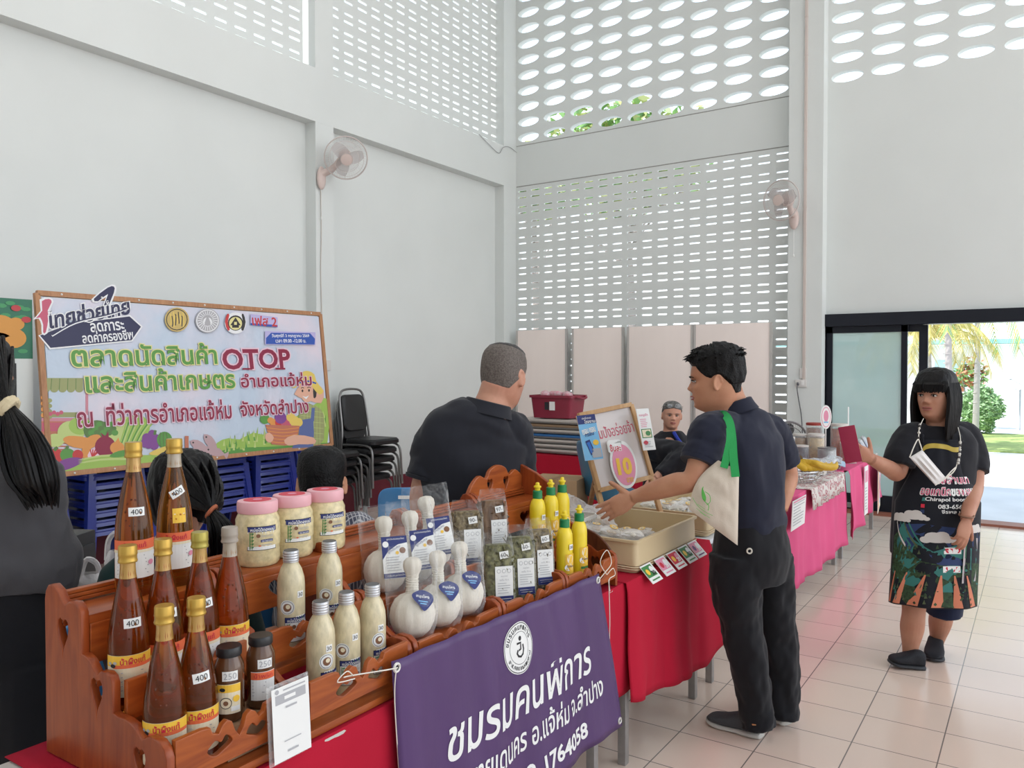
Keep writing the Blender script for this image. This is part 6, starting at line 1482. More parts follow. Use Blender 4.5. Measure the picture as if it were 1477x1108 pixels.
for (x, y, r_, ry, c) in ((310, 690, 60, 52, B_LI), (350, 660, 50, 40, B_GR), (560, 690, 95, 70, B_LI), (600, 670, 60, 60, B_GR), (425, 680, 60, 45, B_MO), (520, 660, 40, 30, B_LI), (240, 725, 40, 30, B_LI)): B.disc(x, y, r_, c, ry)
for i in range(16): B.disc(385 + 26 * (i % 5) + 8 * (i // 5), 655 + 18 * (i // 5), 15, (B_L, B_MO)[i % 2], 13)
for i in range(14): B.line([(520 + 7 * i, 740), (535 + 8 * i, 690), (545 + 10 * i, 645)], .009, (B_LI, B_GR, B_L)[i % 3])
B.poly([(275, 725), (300, 705), (380, 712), (420, 735), (400, 760), (320, 755)], B_OR, 3); B.poly([(360, 800), (365, 740), (395, 705), (435, 700), (440, 725), (400, 760), (395, 800)], B_OR, 3); B.poly([(385, 800), (400, 765), (435, 750), (445, 800)], B_BL, 3)
for i in range(5): B.line([(405, 800), (395 + 12 * i, 765)], .008, B_R)
B.disc(462, 752, 46, B_M, 46); B.poly([(452, 715), (440, 690), (462, 705), (475, 685), (478, 712)], B_M); B.disc(515, 758, 32, B_OR, 28); B.poly([(505, 735), (520, 712), (530, 740)], B_OR)
B.disc(245, 800, 40, B_R, 36); B.disc(295, 790, 34, B_L, 30); B.disc(340, 790, 24, B_R, 24); B.line([(235, 770), (250, 755)], .02, B_MO); B.line([(290, 765), (296, 750)], .02, B_MO)
B.poly([(240, 850), (265, 815), (320, 800), (362, 808), (345, 832), (280, 858)], B_P, 3)
for i in range(4): B.poly([(340, 812 + 7 * i), (440, 790 + 8 * i), (560, 785 + 9 * i), (560, 797 + 9 * i), (440, 805 + 8 * i)], (B_LI, B_GR)[i % 2], 2)
B.poly([(480, 795), (520, 772), (590, 765), (600, 782), (520, 800)], B_L, 3)
for k, (x, y) in enumerate(((645, 715), (670, 700), (690, 720), (655, 740), (680, 745), (665, 722), (640, 735))): B.disc(x, y, 20, B_P, 22)
B.line([(680, 700), (685, 680)], .02, B_MO); B.disc(725, 722, 34, B_L, 36)
for i in range(3): B.line([(708 + 12 * i, 690), (704 + 16 * i, 722), (710 + 10 * i, 755)], .009, B_MO)
B.poly([(655, 785), (700, 760), (760, 745), (765, 765), (710, 790)], B_Y, 3); B.rect(815, 705, 832, 765, B_RU)
for (x, y, a) in ((880, 750, .5), (930, 735, .9), (910, 770, .1), (950, 775, .3), (880, 775, 0)):
    P = [(-48, 0), (-20, -20), (20, -16), (42, -4), (58, -18), (58, 18), (42, 4), (20, 16), (-20, 18)]; B.poly([(x + px * math.cos(a) - py * math.sin(a), y + px * math.sin(a) + py * math.cos(a)) for px, py in P], (B_F, B_MV)[int(a * 10) % 2 == 1 and 0 or 0], 2); B.disc(x - 32 * math.cos(a), y - 32 * math.sin(a), 4, B_K)
# farmer with straw hat holding a basket
B.poly([(1300, 520), (1345, 470), (1400, 475), (1432, 505), (1420, 560), (1360, 545)], B_SK, 2)
B.poly([(1335, 560), (1400, 575), (1430, 610), (1432, 720), (1395, 745), (1330, 750), (1320, 640)], B_O, 2)
for i in range(6): B.line([(1345 + 14 * i, 570), (1345 + 14 * i, 745)], .003, B_LI); B.line([(1330, 590 + 24 * i), (1430, 600 + 24 * i)], .003, B_LI)
B.poly([(1325, 635), (1385, 625), (1388, 690), (1385, 755), (1290, 760), (1320, 700)], B_D, 0); B.poly([(1378, 580), (1392, 580), (1388, 640), (1372, 640)], B_D)
B.poly([(1322, 480), (1330, 530), (1350, 555), (1380, 545), (1395, 500), (1385, 470), (1345, 462)], B_SK, 3); B.poly([(1385, 480), (1400, 480), (1398, 530), (1386, 535)], B_K, 2)
B.poly([(1290, 490), (1318, 476), (1330, 428), (1360, 416), (1390, 432), (1398, 462), (1430, 505), (1412, 522), (1390, 500), (1370, 478), (1330, 476), (1305, 492)], B_Y, 2); B.line([(1322, 470), (1360, 462), (1398, 472)], .014, B_B)
B.disc(1337, 505, 4, B_K, 6); B.disc(1366, 503, 4, B_K, 6); B.poly([(1336, 528), (1352, 532), (1366, 525), (1354, 542)], B_W); B.line([(1330, 494), (1338, 490), (1344, 494)], .006, B_K); B.line([(1358, 492), (1366, 488), (1374, 492)], .006, B_K)
for (x, y, r_, c) in ((1215, 650, 22, B_OR), (1240, 645, 25, B_R), (1265, 645, 25, B_RO), (1240, 625, 26, B_P), (1300, 638, 22, B_Y), (1318, 645, 20, B_Y), (1285, 622, 20, B_Y), (1170, 630, 22, B_L), (1195, 636, 14, B_OR)): B.disc(x, y, r_, c)
B.poly([(1172, 655), (1325, 660), (1310, 735), (1260, 748), (1200, 742)], B_RU, 0)
for i in range(5): B.line([(1176 + 2 * i, 668 + 15 * i), (1250, 676 + 15 * i), (1322 - 3 * i, 668 + 15 * i)], .006, B_OR)
B.poly([(1172, 700), (1190, 690), (1210, 712), (1195, 735), (1175, 725)], B_SK, 2); B.poly([(1255, 725), (1300, 700), (1385, 712), (1392, 740), (1320, 742), (1275, 748)], B_SK, 2)
B.build('painted_scene')
B = Board(); B.k = 300
B.poly([(165, 260), (215, 322), (582, 286), (628, 220), (572, 168), (300, 205)], B_W); B.poly([(172, 260), (219, 315), (578, 281), (620, 221), (569, 175), (300, 210)], B_N)
B.poly([(140, 190), (175, 150), (170, 100), (215, 92), (232, 110), (215, 150), (220, 180), (205, 250), (180, 255), (178, 215), (165, 185)], B_W, 2); B.poly([(152, 185), (182, 150), (180, 108), (212, 98), (224, 112), (206, 150), (210, 180), (198, 245), (186, 246), (186, 212), (172, 180)], B_RO, 2)
B.poly([(400, 100), (470, 42), (505, 36), (508, 70), (470, 150), (440, 150), (465, 90), (425, 115)], B_W, 2); B.poly([(410, 98), (472, 48), (500, 43), (500, 70), (466, 145), (448, 145), (474, 76), (430, 108)], B_N, 2)
B.text('ไทยช่วยไทย', 205, 110, 572, 205, B_N, .03, B_W, .055, .25, (190, 125), .125); B.line([(225, 262), (330, 205), (470, 172), (565, 140)], .012, B_W); B.line([(225, 258), (330, 201), (470, 168), (560, 140)], .008, B_N)
B.text('ลดภาระ', 395, 200, 545, 240, B_W, .02, slope=(226, 215)); B.text('ลดค่าครองชีพ', 358, 240, 585, 290, B_W, .02, slope=(270, 252))
B.build('logo')
for k, (tx, x0, y0, x1, y1, c, bo, oc, ow, sl) in enumerate((('ตลาดนัดสินค้า', 308, 290, 955, 392, B_L, .022, B_ST, .040, (345, 340)), ('และสินค้าเกษตร', 372, 400, 1035, 500, B_L, .022, B_ST, .040, (462, 448)), ('OTOP', 980, 320, 1282, 410, B_M, .03, B_BL, .05, (366, 362)),
        ('อำเภอแจ้ห่ม', 1062, 425, 1376, 488, B_M, .018, B_BL, .04, (459, 452)), ('ณ  ที่ว่าการอำเภอแจ้ห่ม', 335, 560, 1020, 655, B_M, .018, B_BL, .04, (618, 585)), ('จังหวัดลำปาง', 1060, 545, 1362, 612, B_M, .018, B_BL, .04, (585, 570)))):
    B = Board(); B.k = 400 + 10 * k; B.text(tx, x0, y0, x1, y1, c, bo, oc, ow, slope=sl)
    if tx == 'OTOP':
        for (x, y) in ((1092, 408), (1238, 407)): B.rect(x - 22, y - 4, x + 22, y + 4, B_M)
    B.build('lettering')
B = Board(); B.k = 640
B.disc(777, 190, 54, B_G); B.disc(777, 190, 48, B_K); B.disc(777, 190, 44, B_G)
for i in range(9): B.line([(748 + 7 * i, 165 + 10 * math.sin(i * 2.1)), (752 + 7 * i, 190 + 14 * math.sin(i * 1.7)), (750 + 7 * i, 215 + 8 * math.sin(i))], .008, B_K if i % 2 else B_Y)
B.disc(913, 195, 54, B_S); B.disc(913, 195, 50, B_W); B.disc(913, 195, 46, B_S)
for i in range(24):
    a = 2 * PI * i / 24; B.line([(913 + 22 * math.cos(a), 192 + 22 * math.sin(a)), (913 + 44 * math.cos(a), 195 + 44 * math.sin(a))], .005, B_W)
B.disc(913, 200, 20, B_W); B.poly([(900, 215), (905, 190), (913, 175), (921, 190), (926, 215)], B_S, 2)
B.disc(1037, 205, 48, B_W); B.poly([(1000, 165), (990, 200), (1002, 238), (1012, 232), (1003, 200), (1010, 170)], B_R, 2); B.poly([(1072, 165), (1082, 200), (1072, 238), (1062, 232), (1070, 200), (1064, 170)], B_K, 2); B.disc(1037, 205, 34, B_K); B.disc(1037, 207, 29, B_ST); B.poly([(1014, 215), (1037, 180), (1060, 215)], B_K); B.rect(1022, 213, 1052, 226, B_K); B.rect(1031, 200, 1043, 213, B_ST)
B.poly([(1104, 165), (1224, 180), (1224, 224), (1104, 214)], B_LC); B.poly([(1104, 205), (1224, 214), (1224, 224), (1104, 214)], B_B); B.text('เฟส 2', 1110, 172, 1220, 216, B_R, .02, slope=(192, 200))
B.poly([(1168, 240), (1392, 246), (1392, 302), (1168, 300)], B_LC); B.poly([(1172, 272), (1195, 248), (1368, 250), (1390, 275), (1388, 300), (1172, 298)], B_B); B.text('วันศุกร์ที่ 3 กรกฎาคม 2569', 1198, 252, 1364, 272, B_W, .02); B.text('เวลา 09.00 -12.00 น.', 1215, 276, 1350, 292, B_W, .02)
B.build('emblems')
m = MB()
for i in range(9): m.ball(BM @ V(.15 + .27 * i, BH, .017), .007, None, 8, 6); m.ball(BM @ V(.15 + .27 * i, 0, .017), .007, None, 8, 6)
m.build('pins', mat('pin_white', (.8, .8, .78), .4), t, world=True)['kind'] = 'stuff'

# green poster left of the board
t = thing('poster', 'tall green and white poster hanging left of the large market board', 'poster', (-5.42, 2.34, .9))
m = MB(); m.box((-5.42, 2.325, 1.45), (.008, .44, 1.16)); m.build('poster_sheet', mat('poster_white', (.66, .69, .67), .45), t, world=True)
m = MB(); PF = frame((-5.4155, 2.325, 1.45), (0, 1, 0), (0, 0, 1)); m.prism([(-.22, .20), (.22, .20), (.22, .58), (-.22, .58)], .001, PF); m.mi = 1
for i in range(26): 
    x, y = rr.uniform(-.19, .19), rr.uniform(.23, .55); m.prism(ellipse(x, y, .03, .014, 8, rr.random() * 6), .0006, PF @ T3(0, 0, .0012 + .0001 * i))
m.mi = 2
for (x, y, r_) in ((.03, .40, .09), (-.06, .36, .08), (.10, .33, .08), (.02, .29, .09), (.12, .42, .05)): m.prism(ellipse(x, y, r_, r_ * .8, 20), .0006, PF @ T3(0, 0, .005 + r_ * .01))
m.mi = 3
for (x, y) in ((.12, .52), (-.1, .54), (.18, .45)): m.prism(ellipse(x, y, .03, .02, 10, .5), .0006, PF @ T3(0, 0, .0075))
m.build('printed_leaves', [mat('poster_green', (.03, .17, .10), .45), mat('poster_leaf', (.06, .30, .12), .45), mat('poster_orange', (.66, .30, .06), .45), mat('poster_red', (.50, .05, .06), .45)], t, world=True)
m = MB(); m.prism([(-.2, -.10), (.12, -.10), (.12, .17), (-.2, .17)], .001, PF @ T3(0, 0, .001)); m.mi = 1
for k in range(7): m.prism([(-.15, .12 - .03 * k), (.02 + .08 * rr.random(), .12 - .03 * k), (.02, .128 - .03 * k), (-.15, .128 - .03 * k)], .0006, PF @ T3(0, 0, .002))
m.build('black_notice', [mat('notice_black', (.018, .02, .022), .5), MATS['print_grey']], t, world=True)
m = MB(); put_text(m, 'บริการ', PF @ T3(.10, -.20, .0012), .16, .03); put_text(m, 'ของกลาง', PF @ T3(.10, -.25, .0012), .2, .03); m.build('lettering', MATS['print_grey'], t, world=True)

# ------------------------------------------------------------------ stacked blue plastic chairs under the board
BLUE = mat('royal_blue_plastic', (.014, .030, .25), .30, coat=.3)
def plastic_chair(label, loc, rz, group):
    t = thing('plastic_chair', label, 'chair', loc, rz, group)      # local: faces +x, seat at .44
    m = MB(); o_ = rrect(0, 0, .40, .42, .07, 5); m.rings([[V(x, y, .425) for x, y in o_], [V(x * 1.02, y * 1.02, .435) for x, y in o_], [V(x, y, .447) for x, y in o_], [V(x * .8, y * .8, .441) for x, y in o_]]); 
    m.rings([[V(x * 1.0, y * 1.0, .430) for x, y in o_], [V(x * 1.03, y * 1.03, .402) for x, y in o_], [V(x * .97, y * .97, .402) for x, y in o_], [V(x * .95, y * .95, .425) for x, y in o_]], caps=(False, False)); m.build('seat', BLUE, t)
    for sx in (-1, 1):
        for sy in (-1, 1):
            m = MB(); a = V(sx * .175, sy * .185, .40); b = V(sx * .215, sy * .225, 0); rs = []
            for k in range(5):
                p = a.lerp(b, k / 4); w_ = .030 - .008 * k / 4; rs.append([p + V(sx * q[0] * w_, sy * q[1] * w_, 0) for q in ((.6, .6), (-1.2, .6), (-1.2, .25), (.2, .25), (.2, -1.2), (.6, -1.2))])
            m.rings(rs); m.build('leg', BLUE, t)
    m = MB()
    for y in (-.165, -.055, .055, .165): m.bar((-.185, y, .43), (-.255, y * 1.05, .80), .055 if abs(y) > .1 else .045, .012, (0, 1, 0), .004)
    m.bar((-.252, -.20, .80), (-.252, .20, .80), .014, .07, (0, 0, 1), .006); m.build('backrest', BLUE, t)
    return t
first = plastic_chair('blue plastic chair in the stack at the far left under the market board', (-5.78, 2.62, 0), 0, 'blue chairs: stack at the far left under the market board')
def chair_stack(x, y, n, where, start=0, rz=0.0):
    for k in range(start, n): dup(first, (x, y + .004 * (k % 2), .066 * k), rz, 'blue plastic chair in the stack ' + where, 'blue chairs: stack ' + where)
chair_stack(-5.78, 2.62, 7, 'at the far left under the market board', 1)
chair_stack(-5.72, 3.16, 8, 'second from the left under the market board')
chair_stack(-5.78, 3.68, 7, 'behind the tall honey bottles under the market board')
chair_stack(-5.75, 4.12, 7, 'just right of the ponytailed woman')
chair_stack(-5.75, 4.60, 8, 'behind the pink-lidded jars')
chair_stack(-5.70, 5.08, 4, 'beside the black banquet chairs')

# ------------------------------------------------------------------ black banquet chairs stacked by the left wall
CHR = mat('grey_tube_steel', (.24, .235, .23), .35, metal=.7); VIN = mat('black_vinyl', (.016, .016, .017), .42, bump=.1, bscale=200)
def banquet(label, loc, rz, group):
    t = thing('banquet_chair', label, 'chair', loc, rz, group)      # faces +x
    m = MB(); rs = []
    for (z, f_) in ((.425, .92), (.435, 1.0), (.465, 1.0), (.485, .93), (.490, .6)): rs.append([V(x * f_, y * f_, z) for x, y in rrect(.02, 0, .42, .42, .06, 5)])
    m.rings(rs); m.build('seat_cushion', VIN, t)
    m = MB(); Bk = lambda y, z: V(-.205 - .16 * (z - .45), y, z); o_ = rrect(0, 0, .33, .38, .07, 5); m.rings([[Bk(x, .74 + y) + V(.022, 0, 0) for x, y in [(a * .93, b * .95) for a, b in o_]], [Bk(x, .74 + y) + V(.012, 0, 0) for x, y in o_], [Bk(x, .74 + y) - V(.012, 0, 0) for x, y in o_], [Bk(x, .74 + y) - V(.018, 0, 0) for x, y in [(a * .93, b * .95) for a, b in o_]]]); m.build('backrest_pad', VIN, t)
    m = MB(); m.tube(smooth_path([(-.27, -.21, 0), (-.225, -.20, .42), Bk(-.19, .60), Bk(-.18, .86), Bk(-.15, .955), Bk(-.07, .985), Bk(.07, .985), Bk(.15, .955), Bk(.18, .86), Bk(.19, .60), (-.225, .20, .42), (-.27, .21, 0)], 4), .0125, 8); m.build('back_frame', CHR, t)
    for s_ in (-1, 1):
        m = MB(); m.tube(smooth_path([(-.20, s_ * .20, .415), (.05, s_ * .205, .425), (.17, s_ * .205, .41), (.215, s_ * .21, .35), (.225, s_ * .215, .18), (.235, s_ * .22, 0)], 4), .0125, 8); m.build('leg', CHR, t)
    m = MB(); m.bar((.03, -.2, .415), (.03, .2, .415), .02, .02); m.build('seat_rail', CHR, t)
    return t
bq0 = banquet('black banquet chair in the taller stack against the plain left wall', (-5.92, 6.05, 0), 0, 'black banquet chairs in the taller stack')
for k in range(1, 5): dup(bq0, (-5.92 + .030 * k, 6.05, .095 * k), 0, None, None)
bq1 = dup(bq0, (-5.94, 5.52, 0), .05, 'black banquet chair in the lower stack half hidden by the market board', 'black banquet chairs in the lower stack')
for k in range(1, 4): dup(bq1, (-5.94 + .030 * k, 5.52, .095 * k), .05)

# ------------------------------------------------------------------ pale partition boards in front of the pierced wall
PB = mat('partition_board', (.95, .84, .79), .7, noise=.03, nscale=6, bump=.15, bscale=250, stretch=(1, 1, .2)); ALU = mat('board_edge_aluminium', (.55, .52, .50), .4, metal=.4)
for (x0, x1, yb, tw, lb) in ((-6.08, -5.27, 9.24, .0, 'pale partition board nearest the corner of the hall'), (-5.17, -4.42, 9.20, .0, 'pale partition board second from the corner behind the red crate'), (-4.35, -3.485, 9.16, 0, 'pale partition board behind the small price easel'), (-3.475, -2.55, 9.16, 0, 'pale partition board behind the man with the tote bag')):
    t = thing('partition_board', lb, 'board', ((x0 + x1) / 2, yb, 0), tw, 'pale partition boards'); w_ = x1 - x0
    m = MB(); m.box((0, 0, 1.43), (w_, .03, 1.36), bev=.004); m.build('panel', PB, t)
    m = MB(); m.box((w_ / 2 - .012, -.004, 1.43), (.028, .034, 1.362)); m.box((-w_ / 2 + .012, -.004, 1.43), (.028, .034, 1.362)); m.build('edge_frame', ALU, t)
    for s_ in (-1, 1):
        m = MB(); m.box((s_ * (w_ / 2 - .05), 0, .375), (.03, .03, .75)); m.build('leg', ALU, t)
        m = MB(); m.box((s_ * (w_ / 2 - .05), -.02, .012), (.04, .20, .024)); m.build('foot', ALU, t)

# ------------------------------------------------------------------ wall fans
FAN = mat('fan_cream_plastic', (.66, .54, .50), .4); FANG = mat('fan_guard_wire', (.60, .54, .52), .35); FANB = mat('fan_blade_plastic', (.50, .45, .45), .3, alpha=.55)
def wall_fan(label, c, nrm, base, wall_n, cord_to):
    t = thing('wall_fan', label, 'fan', base, 0)
    nrm = Vector(nrm).normalized(); M = frame(c, Vector((0, 0, 1)).cross(nrm), (0, 0, 1)) if abs(nrm.z) < .9 else T3(*c)
    z = nrm; x = Vector((0, 0, 1)).cross(z).normalized(); y = z.cross(x); M = Matrix((x, y, z)).transposed().to_4x4(); M.translation = c
    r = .215
    m = MB()
    for (rr_, zz, th) in ((r, 0, .007), (r * .82, .040, .0018), (r * .6, .058, .0018), (.06, .07, .003)): m.tube([M @ V(rr_ * math.cos(a), rr_ * math.sin(a), zz) for a in [2 * PI * i / 40 for i in range(40)]], th, 6, closed=True)
    for i in range(72):
        a = 2 * PI * i / 72; m.tube([M @ V(q * math.cos(a + s_), q * math.sin(a + s_), zz) for q, zz, s_ in ((.055, .07, 0), (.13, .058, .06), (.18, .038, .10), (r, 0, .12))], .0009, 4)
    m.build('front_guard', FANG, t, world=True)
    m = MB()
    for i in range(48):
        a = 2 * PI * i / 48; m.tube([M @ V(q * math.cos(a), q * math.sin(a), zz) for q, zz in ((.05, -.09), (.14, -.085), (.19, -.05), (r, 0))], .0009, 4)
    m.tube([M @ V(.15 * math.cos(a), .15 * math.sin(a), -.083) for a in [2 * PI * i / 30 for i in range(30)]], .0016, 5, closed=True); m.build('rear_guard', FANG, t, world=True)
    m = MB(); m.lathe([(.058, .068), (.056, .074), (.03, .078)], 24, M); m.build('badge', FAN, t, world=True)
    for k in range(3):
        m = MB(); rows = []
        for i in range(9):
            u = i / 8; rad = .03 + .15 * u; w_ = .045 + .075 * math.sin(PI * (.15 + .75 * u)); rows.append([m.v(M @ (Matrix.Rotation(2 * PI * k / 3 + (v_ - .5) * w_ / rad * (1.2 if u > .1 else .6) + .3 * u, 3, 'Z') @ V(rad, 0, .008 + .03 * (v_ - .5)))) for v_ in [j / 6 for j in range(7)]])
        for a, b in zip(rows, rows[1:]):
            for j in range(6): m.face([a[j], b[j], b[j + 1], a[j + 1]])
        b_ = m.build('blade', FANB, t, world=True)
    m = MB(); m.lathe([(.025, .03), (.032, .015), (.034, -.02), (.02, -.03)], 20, M); m.build('hub', FAN, t, world=True)
    m = MB(); m.lathe([(.03, -.06), (.062, -.075), (.066, -.12), (.055, -.17), (.02, -.185)], 24, M); m.build('motor_housing', FAN, t, world=True)
    m = MB(); limb(m, [M @ V(0, 0, -.14), (M @ V(0, 0, -.15)).lerp(Vector(base), .5) - V(0, 0, .03), Vector(base) + V(0, 0, .02)], [.032, .034, .040], wall_n, 16, 5); m.build('bracket_arm', FAN, t, world=True)
    m = MB(); m.ball((0, 0, 0), 1, Matrix.Translation(Vector(base) - V(0, 0, .02)) @ Matrix.Diagonal((.055 if abs(wall_n[1]) > .5 else .034, .034 if abs(wall_n[1]) > .5 else .055, .12, 1)), 18, 12); m.build('wall_mount', FAN, t, world=True)
    m = MB(); p = Vector(base) - V(0, 0, .12); m.tube([p, p - V(0, 0, .20), p - V(0, 0, .30)], .0025, 5); m.ball(p - V(0, 0, .31), (.008, .008, .018)); m.build('pull_cord', WHITE, t, world=True)
wall_fan('cream wall fan on the left wall column above the market board', at(499, 228, 8.05), at(640, 560, 4) - at(499, 228, 8.05), (-6.165, 5.72, 3.56), (1, 0, 0), None)
wall_fan('cream wall fan turned aside on the column left of the glass door', at(1127, 289, 8.62), dirv(-.74, -.62, -.10), (-2.32, 9.165, 3.28), (0, -1, 0), None)
# trunking, wires, socket
m = MB(); m.box((-2.205, 9.19, 4.6), (.030, .022, 6.3), bev=.003)
for k in range(14): m.box((-2.205, 9.188, 1.7 + .42 * k), (.034, .024, .006))
tag(m.build('cable_trunking', mat('trunking_cream', (.62, .54, .50), .5)), 'cream cable trunking running up the column beside the door', 'trunking')
t = thing('wall_socket', 'white wall socket with a grey plug on the column beside the door', 'socket', (-2.235, 9.195, 1.36))
m = MB(); m.box((0, -.006, .06), (.12, .024, .085), bev=.006); m.build('face_plate', mat('socket_white', (.68, .66, .64), .4), t)
m = MB(); m.box((.02, -.020, .065), (.028, .004, .05)); m.build('switch', WHITE, t)
m = MB(); m.box((.02, -.002, .17), (.07, .02, .115), bev=.005); m.build('upper_plate', MATS['socket_white'], t)
m = MB(); m.tube(smooth_path([(-.03, -.022, .05), (-.032, -.05, .0), (-.02, -.03, -.12), (.01, -.02, -.32), (.03, -.03, -.62)], 5), .006, 6); m.ball((-.03, -.025, .05), (.014, .016, .02)); m.build('plug_cable', mat('cable_grey', (.10, .10, .11), .5), t)
m = MB(); m.tube(smooth_path([(-6.192, 5.735, 3.42), (-6.19, 5.74, 3.0), (-6.192, 5.73, 2.6), (-6.19, 5.738, 2.2), (-6.19, 5.735, 1.75)], 6), .0045, 5); tag(m.build('wall_cable', mat('cable_cream', (.58, .53, .48), .6)), 'thin cable hanging down the left column below its fan', 'cable')
m = MB(); m.tube(smooth_path([(-6.192, 8.50, 4.67), (-6.18, 8.72, 4.58), (-6.185, 8.95, 4.52), (-6.18, 9.05, 4.62), (-6.18, 9.2, 4.66), (-6.17, 9.37, 4.62)], 6), .004, 5); tag(m.build('wall_wire', mat('wire_grey', (.30, .30, .30), .6)), 'loose grey wire along the top of the beam in the corner', 'wire')
m = MB(); m.box((-6.192, 5.82, 1.62), (.018, .075, .11), bev=.005); tag(m.build('wall_switch', MATS['socket_white']), 'small white switch plate on the left wall beside the market board', 'switch')

# ------------------------------------------------------------------ things stored behind the stall
t = thing('side_table', 'low table under a red cloth carrying a stack of folded tables', 'table', (-3.95, 6.95, 0))
m = MB(); m.box((-3.95, 6.95, .728), (1.25, .72, .03)); m.build('tabletop', TOPM, t, world=True)
for sx in (-1, 1):
    for sy in (-1, 1): m = MB(); m.box((-3.95 + sx * .58, 6.95 + sy * .32, .36), (.04, .04, .715)); m.build('leg', STEEL, t, world=True)
m = MB(); rows = []
prf = [(-.64, .30), (-.637, .6), (-.632, .747), (-.60, .7475), (.60, .7475), (.632, .747), (.637, .6), (.64, .30)]
for j in range(41):
    y = 6.57 + .76 * j / 40; rows.append([m.v((-3.95 + x + (.012 * math.sin(1.9 * j) if z < .5 else 0), y, z)) for x, z in prf])
for a, b in zip(rows, rows[1:]):
    for k in range(len(prf) - 1): m.face([a[k], b[k], b[k + 1], a[k + 1]])
rows = [[m.v((-3.95 - .632 + 1.264 * i / 40, 6.57 - .02 * k / 5 + .012 * math.sin(1.3 * i) * k / 5, .7465 - .45 * k / 5)) for k in range(6)] for i in range(41)]
for a, b in zip(rows, rows[1:]):
    for k in range(5): m.face([a[k], b[k], b[k + 1], a[k + 1]])
tag(m.build('tablecloth', RED), 'red cloth on the low table beneath the stack of folded tables', 'tablecloth', 'red cloths')
GREYT = mat('folded_table_grey', (.52, .48, .44), .5); BLT = mat('folded_table_blue', (.03, .14, .36), .5)
z = .760
for k, (dx, c_, lb) in enumerate(((-.02, 0, 'lowest grey folded table of the stack on the red cloth'), (.0, 0, 'grey folded table second from the bottom of the stack'), (.02, 0, 'grey folded table third from the bottom of the stack'), (-.05, 1, 'blue-edged folded table in the middle of the stack'), (.09, 0, 'grey folded table just above the blue-edged one'), (.05, 2, 'brown-topped folded table near the top of the stack'), (.14, 0, 'topmost grey folded table under the red crate'))):
    t = thing('folded_table', lb, 'folded table', (-3.93 + dx, 6.93, z), .04 * (k % 3 - 1), 'folded tables in the stack')
    m = MB(); m.box((0, 0, .027), (1.18, .60, .022), bev=.004); m.build('tabletop', [GREYT, BLT, mat('folded_table_brown', (.26, .17, .10), .5)][c_], t)
    m = MB(); m.box((0, -.27, .008), (1.10, .025, .016)); m.box((0, .27, .008), (1.10, .025, .016)); m.build('folded_frame', mat('grey_rim', (.33, .31, .29), .5, metal=.2), t)
    z += .048
zc = z + .001
t = thing('crate', 'dark red plastic crate on top of the stack of folded tables', 'crate', (-4.02, 6.86, zc), .05)
CR = mat('dark_red_plastic', (.24, .022, .045), .4); m = MB(); o_ = rrect(0, 0, .46, .34, .04, 4)
m.rings([[V(x * .9, y * .9, 0) for x, y in o_], [V(x, y, .20) for x, y in o_], [V(x * 1.07, y * 1.09, .20) for x, y in o_], [V(x * 1.07, y * 1.09, .225) for x, y in o_], [V(x * .97, y * .97, .225) for x, y in o_], [V(x * .88, y * .88, .012) for x, y in o_]]); m.build('crate_body', CR, t)
m = MB(); m.tube(smooth_path([(.235, -.10, .212), (.275, -.08, .205), (.28, 0, .19), (.275, .08, .205), (.235, .10, .212)], 4), .012, 7); m.build('handle', CR, t)
m = MB(); m.box((.02, -.166, .12), (.06, .004, .085)); m.mi = 1; m.box((-.04, -.166, .12), (.045, .004, .075)); m.build('paper_labels', [WHITE, INK], t)
m = MB(); rq = random.Random(6)
for i in range(9): m.ball((-.10 + .04 * i - .08, rq.uniform(-.08, .08), .215 + .02 * rq.random()), (.05, .05, .035), None, 10, 7)
o = m.build('crumpled_wrapping', mat('pink_wrapping', (.66, .22, .28), .35, noise=.6, nscale=25, bump=1, bscale=40, col2=(.6, .5, .52))); o.location = (-4.02, 6.86, zc); tag(o, 'crumpled pink wrapping film inside the dark red crate', 'wrapping', kind='stuff')
# cardboard boxes
CARD = mat('cardboard', (.42, .27, .15), .8, noise=.12, nscale=5); TAPE = mat('parcel_tape', (.36, .22, .10), .3)
for (p, s_, rz, lb) in (((-3.28, 5.63, 0), (.42, .34, .36), .15, 'lower brown cardboard box on the floor behind the carved shelf'), ((-3.30, 5.65, .361), (.40, .33, .33), .22, 'upper brown cardboard box stacked on another behind the carved shelf')):
    t = thing('cardboard_box', lb, 'box', p, rz, 'cardboard boxes behind the stall')
    m = MB(); m.box((0, 0, s_[2] / 2), s_, bev=.004); m.build('carton', CARD, t); m = MB(); m.box((0, 0, s_[2] + .0006), (.05, s_[1] + .001, .001)); m.box((0, -s_[1] / 2 - .0006, s_[2] * .75), (.05, .001, s_[2] * .5)); m.build('tape', TAPE, t)

